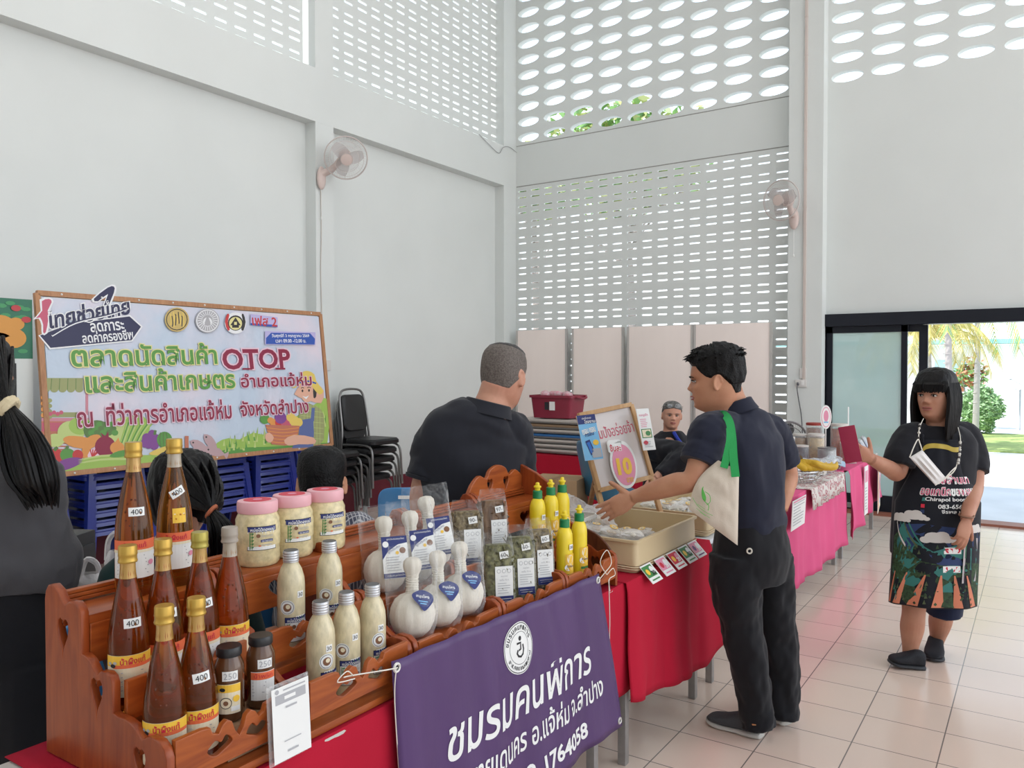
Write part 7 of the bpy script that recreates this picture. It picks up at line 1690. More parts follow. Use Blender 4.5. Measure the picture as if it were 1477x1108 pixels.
# ------------------------------------------------------------------ blue shell chairs
SEAB = mat('sky_blue_plastic', (.06, .25, .55), .3, coat=.25); TEALB = mat('teal_blue_plastic', (.045, .17, .29), .35)
def shell_chair(label, loc, rz, m_, tilt=0, sticker=False):
    t = thing('shell_chair', label, 'chair', loc, rz, 'blue shell chairs')      # faces +x
    m = MB(); rows = []
    for i in range(15):
        u = i / 14
        if u < .5: v_ = u / .5; x, z, w_ = .22 - .40 * v_, .43 - .03 * math.sin(PI * v_ * .8), .20 + .01 * math.sin(PI * v_)
        else: v_ = (u - .5) / .5; x, z, w_ = -.18 - .10 * v_, .41 + .40 * v_, .21 - .015 * v_ - (.03 * max(0, v_ - .85) / .15)
        rows.append([m.v((x + .035 * (j / 8 - .5) ** 2 * 4 * (1 if u > .5 else 0), w_ * (2 * j / 8 - 1), z + .03 * (2 * j / 8 - 1) ** 2 * (1 if u < .6 else 0) - (.02 * (2 * j / 8 - 1) ** 4 if u > .97 else 0))) for j in range(9)])
    for a, b in zip(rows, rows[1:]):
        for j in range(8): m.face([a[j], b[j], b[j + 1], a[j + 1]])
    s = m.build('seat_shell', m_, t); modify(s, ('SOLIDIFY', dict(thickness=.008, offset=0)), ('SUBSURF', dict(levels=1)))
    for q in s.data.polygons: q.use_smooth = True
    for sx in (-1, 1):
        for sy in (-1, 1): m = MB(); m.tube([(sx * .12 - .02, sy * .14, .40), (sx * .19 - .02, sy * .20, 0)], .011, 8); m.build('leg', CHR, t)
    if sticker: m = MB(); m.box((-.292, 0, .745), (.004, .10, .022), Matrix()); m.build('name_sticker', WHITE, t)
    return t
def chair_at(px, py, d, rz, label, m_, st=False):
    p = at(px, py, d); shell_chair(label, (p.x, p.y, 0), rz, m_, sticker=st)
p_ = at(586, 700, 5.2); shell_chair('bright blue shell chair with a white sticker beside the older man', (p_.x - .15, p_.y + .23, 0), R(123), SEAB, sticker=True)
p_ = at(844, 650, 6.3); shell_chair('teal blue shell chair behind the small price easel', (p_.x + .17, p_.y + .30, 0), R(60), TEALB).scale = (1.22, 1.22, 1.25)
p_ = at(75, 900, 1.95); shell_chair('blue shell chair behind the end of the carved shelf, before the woman in grey', (p_.x + .19, p_.y + .27, 0), R(55), SEAB).scale = (1.15, 1.15, 1.15)
p_ = at(330, 760, 2.86); shell_chair('pale blue shell chair of the ponytailed woman behind the honey bottles', (p_.x - .15, p_.y - .1, 0), R(125), SEAB)
p_ = at(500, 760, 3.1); shell_chair('blue shell chair under the boy in the checked shirt', (p_.x - .15, p_.y - .2, 0), R(120), SEAB)
p_ = at(965, 720, 6.8); shell_chair('dark teal shell chair under the seated old woman', (p_.x - .02, p_.y, 0), R(-72), TEALB)

# dark plastic cabinet and carrier bags at the left
t = thing('drawer_cabinet', 'dark grey plastic drawer cabinet beside the woman in grey', 'cabinet', (at(38, 900, 3.15).x, at(38, 900, 3.15).y, 0), .5)
m = MB(); m.box((0, 0, .46), (.36, .36, .92), bev=.015); m.build('cabinet_body', mat('dark_grey_plastic', (.030, .031, .034), .45), t)
for k in range(4): m = MB(); m.box((.17, 0, .13 + .215 * k), (.04, .33, .19), bev=.01); m.build('drawer', MATS['dark_grey_plastic'], t); m = MB(); m.box((.0, -.17, .13 + .215 * k), (.33, .04, .19), bev=.01); m.build('side_panel', MATS['dark_grey_plastic'], t)
FILM = film('white_carrier_film', (.90, .88, .88), .42, .25)
def carrier(label, loc, w_, h_, seed, fill=None):
    t = thing('carrier_bag', label, 'bag', loc, seed * .7, 'plastic bags of shopping behind the stall'); m = MB(); rs = []
    for k in range(12):
        u = k / 11; f_ = (.75 + .35 * math.sin(PI * min(1, u * 1.15 + .1))) if u < .75 else .95 - (u - .75) * 1.2
        rs.append([V(w_ * f_ * math.cos(a) * (1 + .14 * mnoise.noise(V(math.cos(a) * 2 + seed, math.sin(a) * 2, u * 5))), w_ * .7 * f_ * math.sin(a) * (1 + .14 * mnoise.noise(V(math.cos(a) * 3, math.sin(a) * 2 + seed, u * 6))), h_ * u * (1 + .06 * mnoise.noise(V(a, u * 3, seed)))) for a in [2 * PI * i / 30 for i in range(30)]])
    m.rings(rs, caps=(True, False)); m.build('bag_film', FILM, t)
    for s_ in (-1, 1): m = MB(); m.tube(smooth_path([(s_ * w_ * .65, .02, h_ * .85), (s_ * w_ * .55, .02, h_ * 1.15), (s_ * w_ * .25, 0, h_ * 1.28), (s_ * w_ * .05, 0, h_ * 1.1), (0, 0, h_ * .88)], 4), .009, 6); m.build('handle', FILM, t)
    if fill:
        m = MB()
        for i in range(7): m.ball((w_ * .5 * math.cos(i * 2.4) * .8, w_ * .35 * math.sin(i * 2.4), h_ * (.2 + .07 * i)), (w_ * .3, w_ * .28, h_ * .13), None, 10, 7)
        o = m.build('greens', fill); o.location = loc; tag(o, 'leafy greens inside the white carrier bag behind the honey shelf', 'vegetables', kind='stuff')
pt = at(125, 860, 2.7)
m = MB(); m.box((pt.x, pt.y, .37), (.4, .36, .74), bev=.02); tag(m.build('storage_box', mat('clear_grey_box', (.16, .10, .09), .6)), 'storage box under the carrier bags behind the honey shelf', 'box')
p1_ = at(118, 868, 2.62); carrier('white carrier bag of greens standing behind the carved shelf end', (p1_.x, p1_.y, .741), .075, .17, 1, mat('leaf_veg', (.07, .16, .07), .7, noise=.6, nscale=20))
p2_ = at(150, 862, 2.72); carrier('clear plastic bag leaning right of the white carrier bag', (p2_.x + .02, p2_.y + .05, .741), .06, .22, 2)
pc = at(48, 900, 3.12); m = MB()
for i in range(6): m.ball((pc.x + .03 * i - .08, pc.y + .02 * math.sin(i * 2), .955 + .01 * (i % 3)), (.05, .04, .032), None, 10, 8)
tag(m.build('crumpled_bag', FILM), 'crumpled clear bag lying on the dark plastic cabinet', 'bag', kind='thing')
# ------------------------------------------------------------------ trays of sweets and the easel on the second table
BEIGE = mat('beige_plastic', (.64, .50, .30), .42); BEIGE2 = mat('beige_plastic_pale', (.66, .53, .34), .42)
def tray(label, x0, x1, y0, y1, zb, h):
    t = thing('plastic_tray', label, 'tray', ((x0 + x1) / 2, (y0 + y1) / 2, zb), 0, 'beige plastic trays')
    hx, hy = (x1 - x0) / 2, (y1 - y0) / 2; o_ = rrect(0, 0, 2 * hx, 2 * hy, .025, 4)
    m = MB(); f_ = lambda s_, z, d_=0: [V(x * (hx - s_) / hx, y * (hy - s_) / hy, z) for x, y in o_]
    m.rings([f_(.012, 0), f_(.006, .012), f_(.006, .030), f_(.0, .032), f_(.004, h - .012), f_(-.006, h - .010), f_(-.006, h), f_(.008, h), f_(.014, .036), f_(.016, .014)])
    m.build('tray_body', BEIGE, t)
    for k in range(2): 
        m = MB(); m.rings([f_(-.003, .014 + .009 * k), f_(-.006, .017 + .009 * k), f_(-.003, .020 + .009 * k)], caps=(False, False)); m.build('base_rib', BEIGE2, t)
    return t
tray('beige plastic tray of packed sweets at the table front beside the wooden shelves', -1.765, -1.345, 2.925, 3.590, .757, .135)
tray('beige plastic tray of sweets partly hidden behind the cotton tote bag', -1.80, -1.36, 3.78, 4.44, .753, .115)
PK = film('sweet_packet_film', (.97, .96, .94), .24, .10); PKC = [mat('sweet_pale', (.82, .76, .64), .7, noise=.3, nscale=60), mat('sweet_tan', (.66, .48, .30), .7, noise=.3, nscale=60), mat('sweet_peach', (.72, .42, .24), .6, noise=.3, nscale=50)]
def packet(c_, lab, label, group):
    t = thing('sweet_packet', label, 'packet', (0, 0, 0), 0, group)
    m = MB(); rr_ = random.Random(c_ + 5)
    for i in range(6): m.ball((rr_.uniform(-.022, .022), rr_.uniform(-.015, .015), .012 + .006 * rr_.random()), (.013, .011, .008), None, 8, 6)
    m.build('sweets', PKC[c_], t)
    m = MB(); rows = []
    for i in range(11):
        u = i / 10 * 2 - 1; rows.append([V(.048 * u, .034 * q[0], .014 + q[1] * (.019 * (1 - abs(u) ** 3) + .001) + .004 * mnoise.noise(V(u * 4, q[0] * 3, c_)) ) for q in [(math.cos(a), math.sin(a)) for a in [2 * PI * k / 14 for k in range(14)]]])
    m.rings(rows); m.build('clear_film', PK, t)
    if lab: a = Art(); a.disc(0, 0, .017, P_Y).disc(0, 0, .012, P_C).rect(0, .001, .014, .003, P_B).rect(0, -.005, .010, .002, P_G); a.place(T3(.005, -.005, .0365) @ Matrix.Rotation(.12, 4, 'X')); a.build('label', t)
    return t
def heap(protos, x0, x1, y0, y1, zf, n, seed, shape):
    r_ = random.Random(seed); out = []; nx, ny = 4, max(3, int((y1 - y0) / .074))
    for i in range(n):
        lay, q = divmod(i, nx * ny); u, v_ = (q % nx + .5 + r_.uniform(-.15, .15) + .25 * (lay % 2)) / nx, (q // nx + .5 + r_.uniform(-.15, .15)) / ny; h_ = shape(u, v_)
        if lay * .032 > h_: continue
        p = protos[r_.randrange(len(protos))]; c = p if p not in out else dup(p); out.append(c)
        c.location = (x0 + (x1 - x0) * min(u, 1), y0 + (y1 - y0) * v_, zf + lay * .033); c.rotation_euler = (r_.uniform(-.28, .28), r_.uniform(-.28, .28), r_.uniform(-.5, .5) + 1.57 * (r_.random() < .25))
A1 = [packet(0, True, 'small clear packet of sweets with a yellow label heaped in the nearer beige tray', 'labelled sweets in the nearer tray'), packet(0, False, 'small clear packet of pale sweets without a label in the nearer beige tray', 'unlabelled sweets in the nearer tray'), packet(1, True, 'small clear packet of brown sweets heaped in the nearer beige tray', 'brown sweets in the nearer tray')]
heap(A1, -1.715, -1.40, 2.975, 3.40, .786, 80, 3, lambda u, v_: .105 * (1.05 - .85 * v_))
A2 = [packet(0, True, 'small clear packet of sweets with a yellow label in the tray behind the tote bag', 'labelled sweets in the farther tray'), packet(2, True, 'small clear packet of peach coloured sweets in the tray behind the tote bag', 'peach sweets in the farther tray'), packet(0, False, 'small clear packet of pale sweets without a label in the tray behind the tote bag', 'unlabelled sweets in the farther tray')]
heap(A2, -1.75, -1.41, 3.83, 4.38, .785, 64, 4, lambda u, v_: .07)
# price cards clipped along the tray foot
for k, (y, c1, lb) in enumerate(((2.985, P_G, 'green price card at the tray foot, nearest the purple banner'), (3.125, P_P, 'pink price card at the tray foot, next after the green one'), (3.255, P_R, 'reddish price card at the tray foot, middle of the five'), (3.385, P_G, 'pale green price card at the tray foot, fourth from the banner'), (3.500, P_V, 'purple-pink price card at the tray foot, nearest the reaching man'))):
    t = thing('price_card', lb, 'card', (-1.327, y, .752), 0, 'price cards at the tray foot')
    a = Art(); w_ = .10; a.rect(0, 0, w_, .085, P_W).rect(-.005, .010, w_ * .86, .052, c1 if c1 != P_V else P_P).disc(.022, .012, .017, P_P if c1 == P_R else P_W).disc(-.022, .008, .014, (P_Y, P_R, P_Y, P_Y, P_V)[k]).text('20', .015, -.002, .030, .020, P_K if k in (0, 3) else P_W, .03).rect(0, -.030, w_ * .7, .006, c1)
    a.place(frame((.018, 0, .005), (0, 1, 0), (-.62, 0, .62))); a.build('card_face', t)
    m = MB(); m.box((0, 0, -.0012), (w_, .085, .0018), frame((.018, 0, .005), (0, 1, 0), (-.62, 0, .62))); m.build('card_back', WHITE, t)

# easel
PINE = wood('pale_pine', (.58, .36, .17), (.45, .25, .11), .55, (20, 20, 4))
t = thing('table_easel', 'small wooden easel board with red handwriting standing on the table', 'easel', (-1.69, 3.40, .756))
X = (at(934, 690, 4.01) - at(858, 710, 3.86)); EW = X.length; X.normalize(); Yv = (at(850, 596, 3.95) - at(863, 706, 3.86)); EH = Yv.length
EM = frame(at(863, 708, 3.86), X, Yv)
EN = EM.to_3x3() @ V(0, 0, 1)
m = MB(); m.box((EW / 2, EH / 2, 0), (EW, EH, .006), EM); m.build('whiteboard', mat('easel_whiteboard', (.68, .62, .60), .35), t, world=True)
for (a, b) in (((0, 0), (EW, 0)), ((0, EH), (EW, EH)), ((0, 0), (0, EH)), ((EW, 0), (EW, EH))): m = MB(); m.bar(EM @ V(*a, .006), EM @ V(*b, .006), .022, .022, EN, .003); m.build('frame_bar', PINE, t, world=True)
for x in (.0, EW): 
    a = EM @ V(x, .03, -.005); d_ = (EM @ V(x, 0, -.005)) - (EM @ V(x, EH, -.005)); d_.normalize(); L_ = (a.z - .757) / -d_.z; m = MB(); m.bar(a, a + d_ * L_, .024, .020, EN, .002); m.build('leg', PINE, t, world=True)
a = EM @ V(EW / 2, EH * .8, -.02); b = Vector((a.x, a.y, .757)) - Vector((EN.x, EN.y, 0)).normalized() * .20; m = MB(); m.bar(a, b, .022, .018, EN, .002); m.build('rear_leg', wood('brown_pine', (.30, .16, .07), (.2, .10, .04), .5), t, world=True)
m = MB(); put_text(m, 'ขนมปังอร่อยจ้า', EM @ T3(EW * .52, EH * .72, .0045), EW * .82, EH * .17); m.build('handwriting', mat('red_marker', (.62, .10, .16), .5), t, world=True)
def sheet_at(name, label, pts, mats_, fn, th=.003, group=None):
    """a small printed card: pts = top left, top right, bottom left in the place"""
    o_, xr, dn = pts; X_ = xr - o_; Y_ = o_ - dn; W_, H_ = X_.length, Y_.length; M_ = frame(dn, X_, Y_); t_ = thing(name, label, 'card', (dn + X_ / 2), 0, group)
    m_ = MB(); m_.box((W_ / 2, H_ / 2, -th / 2), (W_, H_, th), M_); m_.build('card', WHITE, t_, world=True)
    a_ = Art(); fn(a_, W_, H_); a_.place(M_ @ T3(W_ / 2, H_ / 2, .0003)); a_.build('print', t_, world=True); return t_
off = EN * .022
def leafl(a, W_, H_): a.rect(0, 0, W_, H_, P_S).rect(0, H_ * .40, W_, H_ * .2, P_N).text('อร่อย', 0, H_ * .43, W_ * .5, H_ * .05, P_W).text('โรงงาน', W_ * .15, H_ * .35, W_ * .6, H_ * .08, P_W, .02).text('กรอบ กรอบ', 0, H_ * .14, W_ * .75, H_ * .12, P_W, .04, .15).text('กรอบ', 0, H_ * .06, W_ * .5, H_ * .07, P_N, .02, .15).shape([(-W_ * .30, -H_ * .08), (-W_ * .05, -H_ * .05), (W_ * .12, -H_ * .34), (-W_ * .12, -H_ * .40)], P_N).shape([(-W_ * .24, -H_ * .12), (-W_ * .08, -H_ * .10), (W_ * .05, -H_ * .32), (-W_ * .10, -H_ * .36)], P_BL).disc(W_ * .26, -H_ * .13, W_ * .16, P_Y, H_ * .06).rect(W_ * .20, -H_ * .36, W_ * .5, H_ * .2, P_GR)
sheet_at('leaflet', 'blue snack leaflet clipped to the left post of the small easel', [at(832, 600, 3.86), at(858, 597, 3.89), at(844, 665, 3.81)], None, leafl)
def menu(a, W_, H_): a.rect(0, 0, W_, H_, P_W).rect(0, -H_ * .1, W_ * .8, H_ * .22, P_G).rect(0, -H_ * .1, W_ * .66, H_ * .18, P_C).text('เมนูน้ำ', 0, H_ * .34, W_ * .7, H_ * .08, P_P, .02).lines(0, H_ * .24, W_ * .7, 5, H_ * .045, H_ * .016, P_P, 4).disc(W_ * .1, -H_ * .1, W_ * .2, P_G, H_ * .06).disc(-W_ * .2, -H_ * .32, W_ * .18, P_R, H_ * .05).lines(0, -H_ * .30, W_ * .7, 4, H_ * .04, H_ * .014, P_GR, 9)
sheet_at('leaflet', 'white menu leaflet with green and pink print clipped to the right post of the easel', [at(918, 590, 3.99), at(936, 589, 4.02), at(928, 650, 3.94)], None, menu)
t = thing('price_sign', 'oval pink price sign with a yellow 10 stuck on the easel', 'sign', EM @ V(EW * .5, EH * .02, .02))
SM = frame(EM @ V(EW * .52, EH * .245, .024), X, Yv) @ Matrix.Rotation(-.12, 4, 'Z'); sw, sh = EW * .235, EH * .315
m = MB(); m.prism(ellipse(0, 0, sw, sh, 36), .005, SM); m.prism(rrect(-sw * .45, sh * .78, sw * 1.1, sh * .55, sw * .2), .005, SM); m.build('sign_plate', WHITE, t, world=True)
a = Art(); a.disc(0, -.02 * sh, sw * .86, P_P, sh * .86, 32).disc(0, -.02 * sh, sw * .84, P_P, sh * .84, 32).rect(-sw * .45, sh * .74, sw * .95, sh * .34, P_W).text('ชิ้นละ', -sw * .45, sh * .72, sw * .85, sh * .30, P_R, .02).text('10', 0, -sh * .08, sw * 1.15, sh * .72, P_Y, .05).text('บาท', sw * .25, -sh * .66, sw * .5, sh * .2, P_Y, .02); a.place(SM @ T3(0, 0, .0032)); a.build('sign_print', t, world=True)
# white basket, bags and buns near the easel
t = thing('basket', 'white plastic basket between the yellow bottles and the easel', 'basket', (-1.735, 3.02, .757), .05)
WB = mat('white_basket_plastic', (.72, .70, .66), .4); m = MB(); o_ = rrect(0, 0, .19, .27, .03, 4)
m.rings([[V(x * .8, y * .8, 0) for x, y in o_], [V(x * .82, y * .82, .004) for x, y in o_]])
for k in range(8): z = .006 + .020 * k; f0 = .82 + .16 * z / .17; m.tube([V(x * f0, y * f0, z) for x, y in o_], .0028, 5, closed=True)
for i in range(0, len(o_)): x, y = o_[i]; m.tube([V(x * .82, y * .82, 0), V(x, y, .17)], .003, 5)
for i in range(1, 12):
    for sx in (-1, 1): m.tube([(sx * .078, -.11 + .22 * i / 12, 0), (sx * .094, (-.13 + .26 * i / 12), .17)], .0025, 5)
m.build('basket_mesh', WB, t); m = MB(); m.rings([[V(x * 1.0, y * 1.0, .168) for x, y in o_], [V(x * 1.06, y * 1.05, .168) for x, y in o_], [V(x * 1.06, y * 1.05, .182) for x, y in o_], [V(x, y, .182) for x, y in o_], [V(x, y, .168) for x, y in o_]], caps=(False, False)); m.build('rim', WB, t)
def wrap_heap(label, c, r_, n, seed, m_):
    q = random.Random(seed); m = MB(); b = bmesh.new(); bmesh.ops.create_icosphere(b, subdivisions=4, radius=1)
    for v_ in b.verts:
        d_ = 1 + .22 * mnoise.noise(v_.co * 2.2 + V(seed, 0, 0)) + .12 * mnoise.noise(v_.co * 6 + V(seed, 3, 0)); v_.co = V(v_.co.x * r_[0] * d_, v_.co.y * r_[1] * d_, max(0, v_.co.z * r_[2] * d_ + r_[2] * .6)) + Vector(c)
    m.merge(b); return tag(m.build('plastic_bag', m_), label, 'bag', 'loose plastic bags on the stall')
CRK = film('crumpled_clear_film', (.92, .91, .92), .30, .12)
wrap_heap('crumpled clear plastic bag behind the white basket', (-1.72, 3.27, .758), (.10, .09, .12), 1, 3, CRK)
m = MB(); m.box((-2.02, 3.42, .36), (.28, .5, .72)); tag(m.build('carton', CARD), 'tall carton standing behind the table with the easel', 'box')
wrap_heap('heap of crumpled clear bags between the carved shelf and the easel', (-1.98, 3.45, .722), (.13, .15, .14), 1, 5, CRK)
BUN = mat('bread_bun', (.62, .36, .16), .7, noise=.3, nscale=12)
for k, (px, py, d_, lb) in enumerate(((952, 700, 4.75, 'bag of pale buns under the easel side of the reaching arm'), (972, 696, 4.80, 'bag of buns with a pink label just above the reaching arm'), (990, 694, 4.78, 'bag of buns next to the sleeve of the reaching man'))):
    p = at(px, py, d_); t = thing('bun_bag', lb, 'bag of buns', (-1.66 + .02 * k, 4.52 + .12 * k, .757), 0, 'bags of buns')
    m = MB(); m.ball((0, 0, .05), (.055, .05, .045), None, 14, 10); m.ball((.02, .01, .115), (.05, .05, .045), None, 14, 10); m.build('buns', BUN, t)
    m = MB(); m.rings([[V(.07 * f_ * math.cos(a), .065 * f_ * math.sin(a), z) for a in [2 * PI * i / 20 for i in range(20)]] for f_, z in ((.7, 0), (1, .04), (1.02, .11), (.8, .17), (.4, .20), (.55, .235))], caps=(False, False)); m.build('clear_film', CRK, t)
    a = Art(); a.disc(0, 0, .025, P_P).disc(0, 0, .018, P_W); a.place(frame((.073, 0, .09), (0, 1, 0), (0, 0, 1))); a.build('label', t)

# ------------------------------------------------------------------ pink tables: packed foods, bananas, jars
def pack_box(label, loc, rz, fill, size, group):
    t = thing('food_pack', label, 'packed food', loc, rz, group); w_, l_, h_ = size
    m = MB(); m.box((0, 0, h_ * .35), (w_ * .9, l_ * .9, h_ * .6), bev=.012); m.build('contents', fill, t)
    m = MB(); m.rings([[V(x, y, 0) for x, y in rrect(0, 0, w_ * .9, l_ * .9, .012, 3)], [V(x, y, h_) for x, y in rrect(0, 0, w_, l_, .014, 3)], [V(x, y, h_ * 1.12) for x, y in rrect(0, 0, w_ * .92, l_ * .92, .014, 3)]]); m.build('clear_box', film('box_film', (.92, .93, .95), .22, .06), t)
    a = Art(); a.rect(0, 0, w_ * .45, l_ * .35, P_W).rect(0, l_ * .08, w_ * .4, l_ * .08, P_S); a.place(T3(0, 0, h_ * 1.13)); a.build('label', t)
    return t
FILLS = [mat('food_cream', (.70, .62, .48), .6, noise=.3, nscale=40), mat('food_brown', (.26, .13, .07), .6, noise=.4, nscale=40), mat('food_rose', (.62, .36, .30), .6, noise=.3, nscale=40), mat('food_pale', (.74, .72, .70), .5, noise=.2, nscale=40)]
pp = [pack_box('clear box of packed food in the back rows on the pink cloth', (-1.72, 5.75, .757), .1, FILLS[k], (.10, .13, .05), 'clear food boxes on the pink cloth') for k in range(4)]
rp = random.Random(12); used = []
for row, x in enumerate((-1.74, -1.61, -1.50)):
    for k in range(9):
        y = 5.30 + .165 * k + .02 * row
        if row == 2 and k > 1 and k < 7: continue
        for lay in range(2 if row == 0 else 1):
            p = pp[rp.randrange(4)]; c = p if p not in used else dup(p); used.append(c); c.location = (x, y, .762 + .100 * lay); c.rotation_euler = (0, .10, rp.uniform(-.15, .15)); c.scale = (1, 1, 1.7)
# white rack with a price sheet at the near end
t = thing('display_stand', 'white stepped display stand at the near end of the pink cloth', 'display stand', (-1.46, 5.22, .757))
m = MB(); m.box((-.02, 0, .055), (.22, .34, .008), bev=.002); m.build('top_board', WHITE, t)
for s_ in (-1, 1): m = MB(); m.box((-.02, s_ * .155, .026), (.20, .012, .05)); m.build('side_board', WHITE, t)
t = thing('price_sheet', 'white printed sheet hanging from the pink table edge beside the reaching man', 'sheet', (-1.285, 5.25, .56))
a = Art(); a.rect(0, 0, .34, .19, P_W).lines(0, .07, .28, 8, .019, .006, P_GR, 2).rect(0, .085, .3, .01, P_P); a.place(frame((0, 0, .10), (0, 1, 0), (.05, 0, 1))); a.build('sheet_print', t)
m = MB(); m.box((0, 0, -.002), (.34, .19, .003), frame((0, 0, .10), (0, 1, 0), (.05, 0, 1))); m.build('sheet_card', WHITE, t)
for k, (y, z, lb) in enumerate(((5.15, .821, 'white snack carton on the display stand, nearer the reaching man'), (5.30, .821, 'white snack carton on the display stand, nearer the bananas'))):
    t = thing('snack_carton', lb, 'carton', (-1.50, y, z), .3, 'white snack cartons'); m = MB(); m.box((0, 0, .055), (.09, .11, .11), Matrix.Rotation(-.0, 4, 'Y'), bev=.004); m.build('carton', mat('carton_pale', (.72, .76, .76), .4), t); a = Art(); a.rect(0, 0, .09, .07, P_S).rect(0, 0, .07, .03, P_W); a.place(frame((.0458, 0, .055), (0, 1, 0), (0, 0, 1))); a.build('label', t)
# patterned runner
m = MB(); PAT = bpy.data.materials.new('patterned_runner_cloth'); PAT.use_nodes = True; n = PAT.node_tree; p = n.nodes['Principled BSDF']; L = n.links.new
tcn = n.nodes.new('ShaderNodeTexCoord'); vo = n.nodes.new('ShaderNodeTexVoronoi'); vo.inputs['Scale'].default_value = 24; L(tcn.outputs['Object'], vo.inputs['Vector']); r_ = n.nodes.new('ShaderNodeValToRGB'); L(vo.outputs['Distance'], r_.inputs[0])
for k, (ps, c) in enumerate(((0, (.05, .04, .05, 1)), (.25, (.62, .58, .55, 1)), (.45, (.35, .03, .06, 1)), (.55, (.66, .62, .58, 1)))):
    e = r_.color_ramp.elements[k] if k < 2 else r_.color_ramp.elements.new(ps); e.position = ps; e.color = c
L(r_.outputs[0], p.inputs['Base Color']); p.inputs['Roughness'].default_value = .8
rows = []
for j in range(41):
    y = 5.62 + 1.10 * j / 40; rip = .006 * math.sin(j * .9); rows.append([m.v(q) for q in ((-1.62, y, .7585), (-1.40, y, .7585), (-1.325, y, .7590), (-1.296, y, .757), (-1.288 + rip, y, .70), (-1.284 + rip * 1.5, y, .62))])
for a, b in zip(rows, rows[1:]):
    for k in range(5): m.face([a[k], b[k], b[k + 1], a[k + 1]])
o = m.build('table_runner', PAT); modify(o, ('SOLIDIFY', dict(thickness=.002, offset=1))); tag(o, 'patterned black, white and red runner hanging over the pink cloth under the bananas', 'runner')
# bananas in a wire basket
t = thing('wire_basket', 'silver wire basket with the bananas on the patterned runner', 'basket', (-1.43, 6.02, .762)); m = MB()
for k, (rx, z) in enumerate(((.07, .004), (.10, .03), (.12, .06), (.13, .085))): m.tube([(rx * math.cos(a), rx * 1.7 * math.sin(a), z) for a in [2 * PI * i / 28 for i in range(28)]], .003 if k < 3 else .005, 5, closed=True)
for i in range(24):
    a = 2 * PI * i / 24; m.tube([(.07 * math.cos(a), .119 * math.sin(a), .004), (.13 * math.cos(a), .221 * math.sin(a), .085)], .0022, 4)
m.build('wires', mat('chrome_wire', (.6, .6, .6), .2, metal=.9), t)
BAN = mat('banana_yellow', (.72, .44, .03), .5, noise=.25, nscale=14)
t = thing('banana_bunch', 'bunch of ripe yellow bananas in the wire basket', 'bananas', (-1.42, 5.95, .80), -.4); t.scale = (1.35, 1.35, 1.5)
for k in range(6):
    m = MB(); a0 = -.6 + .24 * k; c_, s_ = math.cos(a0), math.sin(a0); P = [V(.0 + .02 * k - .05, -.02, .085), V(.03 + .02 * k - .05, -.03 + .03 * s_, .075), V(.075 + .012 * k - .05, .0 + .10 * s_, .055), V(.085 + .012 * k - .05, .05 + .14 * s_, .05), V(.07 + .01 * k - .05, .10 + .15 * s_, .065)]
    limb(m, P, [.006, .014, .0175, .016, .005], (0, 0, 1), 10, 5); m.build('banana', BAN, t)
m = MB(); m.ball((-.02, -.03, .09), (.03, .02, .018)); m.build('stem', mat('banana_stem', (.10, .06, .02), .8), t)
# clear lidded tray and sachets toward the phone
for k in range(6):
    p = dup(pp[k % 4]); p.location = (-1.42, 6.42 + .10 * k, .766); p.rotation_euler = (0, .12, .2 * (k % 3)); p['label'] = 'clear box of packed food at the front of the pink cloth below the red phone'; p['group'] = 'clear food boxes below the phone'
m = MB(); m.box((0, 0, 0), (.14, .22, .006), T3(-1.40, 6.95, .815) @ Matrix.Rotation(.35, 4, 'Y') @ Matrix.Rotation(.2, 4, 'Z')); tag(m.build('info_sheet', mat('sheet_sky', (.42, .60, .78), .35)), 'pale blue sheet lying tilted at the end of the pink cloth', 'sheet')
# jars on the last table
GJ = film('jar_film', (.90, .94, .94), .20, .05)
def food_jar(label, loc, r_, h_, fill, lid):
    t = thing('storage_jar', label, 'jar', loc, 0, 'clear jars on the last table'); m = MB(); m.lathe([(r_ * .93, .004), (r_ * .95, h_ * .86)], 24); m.build('contents', fill, t); m = MB(); m.lathe([(r_, 0), (r_, h_ * .92), (r_ * .9, h_ * .95)], 24, caps=(True, False)); m.build('jar_wall', GJ, t); m = MB(); m.lathe([(r_ * .98, h_ * .94), (r_ * 1.0, h_), (r_ * .9, h_ * 1.01)], 24); m.build('lid', lid, t)
CHILI = mat('chilli_crisps', (.48, .11, .03), .6, noise=.5, nscale=50); LIDW = mat('lid_pale', (.66, .62, .58), .4); LIDR = mat('lid_red', (.36, .05, .04), .4)
zt = .7585
food_jar('tall clear jar of orange chilli crisps beside the glass door', (-1.50, 7.55, zt), .075, .33, CHILI, LIDW)
food_jar('short clear jar of orange crisps in front of the tall one', (-1.40, 7.42, zt), .07, .18, CHILI, LIDW)
food_jar('dark red lidded jar behind the paper sign on a stick', (-1.72, 7.55, zt), .07, .33, mat('jar_brown', (.25, .10, .05), .6), LIDR)
food_jar('clear jar of cream wafers left of the red phone', (-1.62, 7.20, zt), .07, .26, mat('wafer_cream', (.68, .50, .26), .6, noise=.3, nscale=40), LIDW)
food_jar('clear jar of tan biscuits at the back left of the last table', (-1.76, 7.22, zt), .06, .25, mat('biscuit_tan', (.46, .27, .13), .6, noise=.3, nscale=40), LIDW)
food_jar('steel coloured canister below the wafer jar', (-1.50, 7.05, zt), .075, .16, mat('canister_steel', (.35, .34, .34), .3, metal=.6), mat('canister_lid', (.25, .25, .26), .3, metal=.6))
food_jar('dark jar of black sesame sweets left of the canister', (-1.70, 7.02, zt), .06, .17, mat('sesame_black', (.04, .035, .05), .6), LIDW)
food_jar('pale violet tin standing at the back edge of the last table', (-1.78, 6.98, zt), .035, .24, mat('tin_violet', (.40, .38, .58), .4), LIDW)
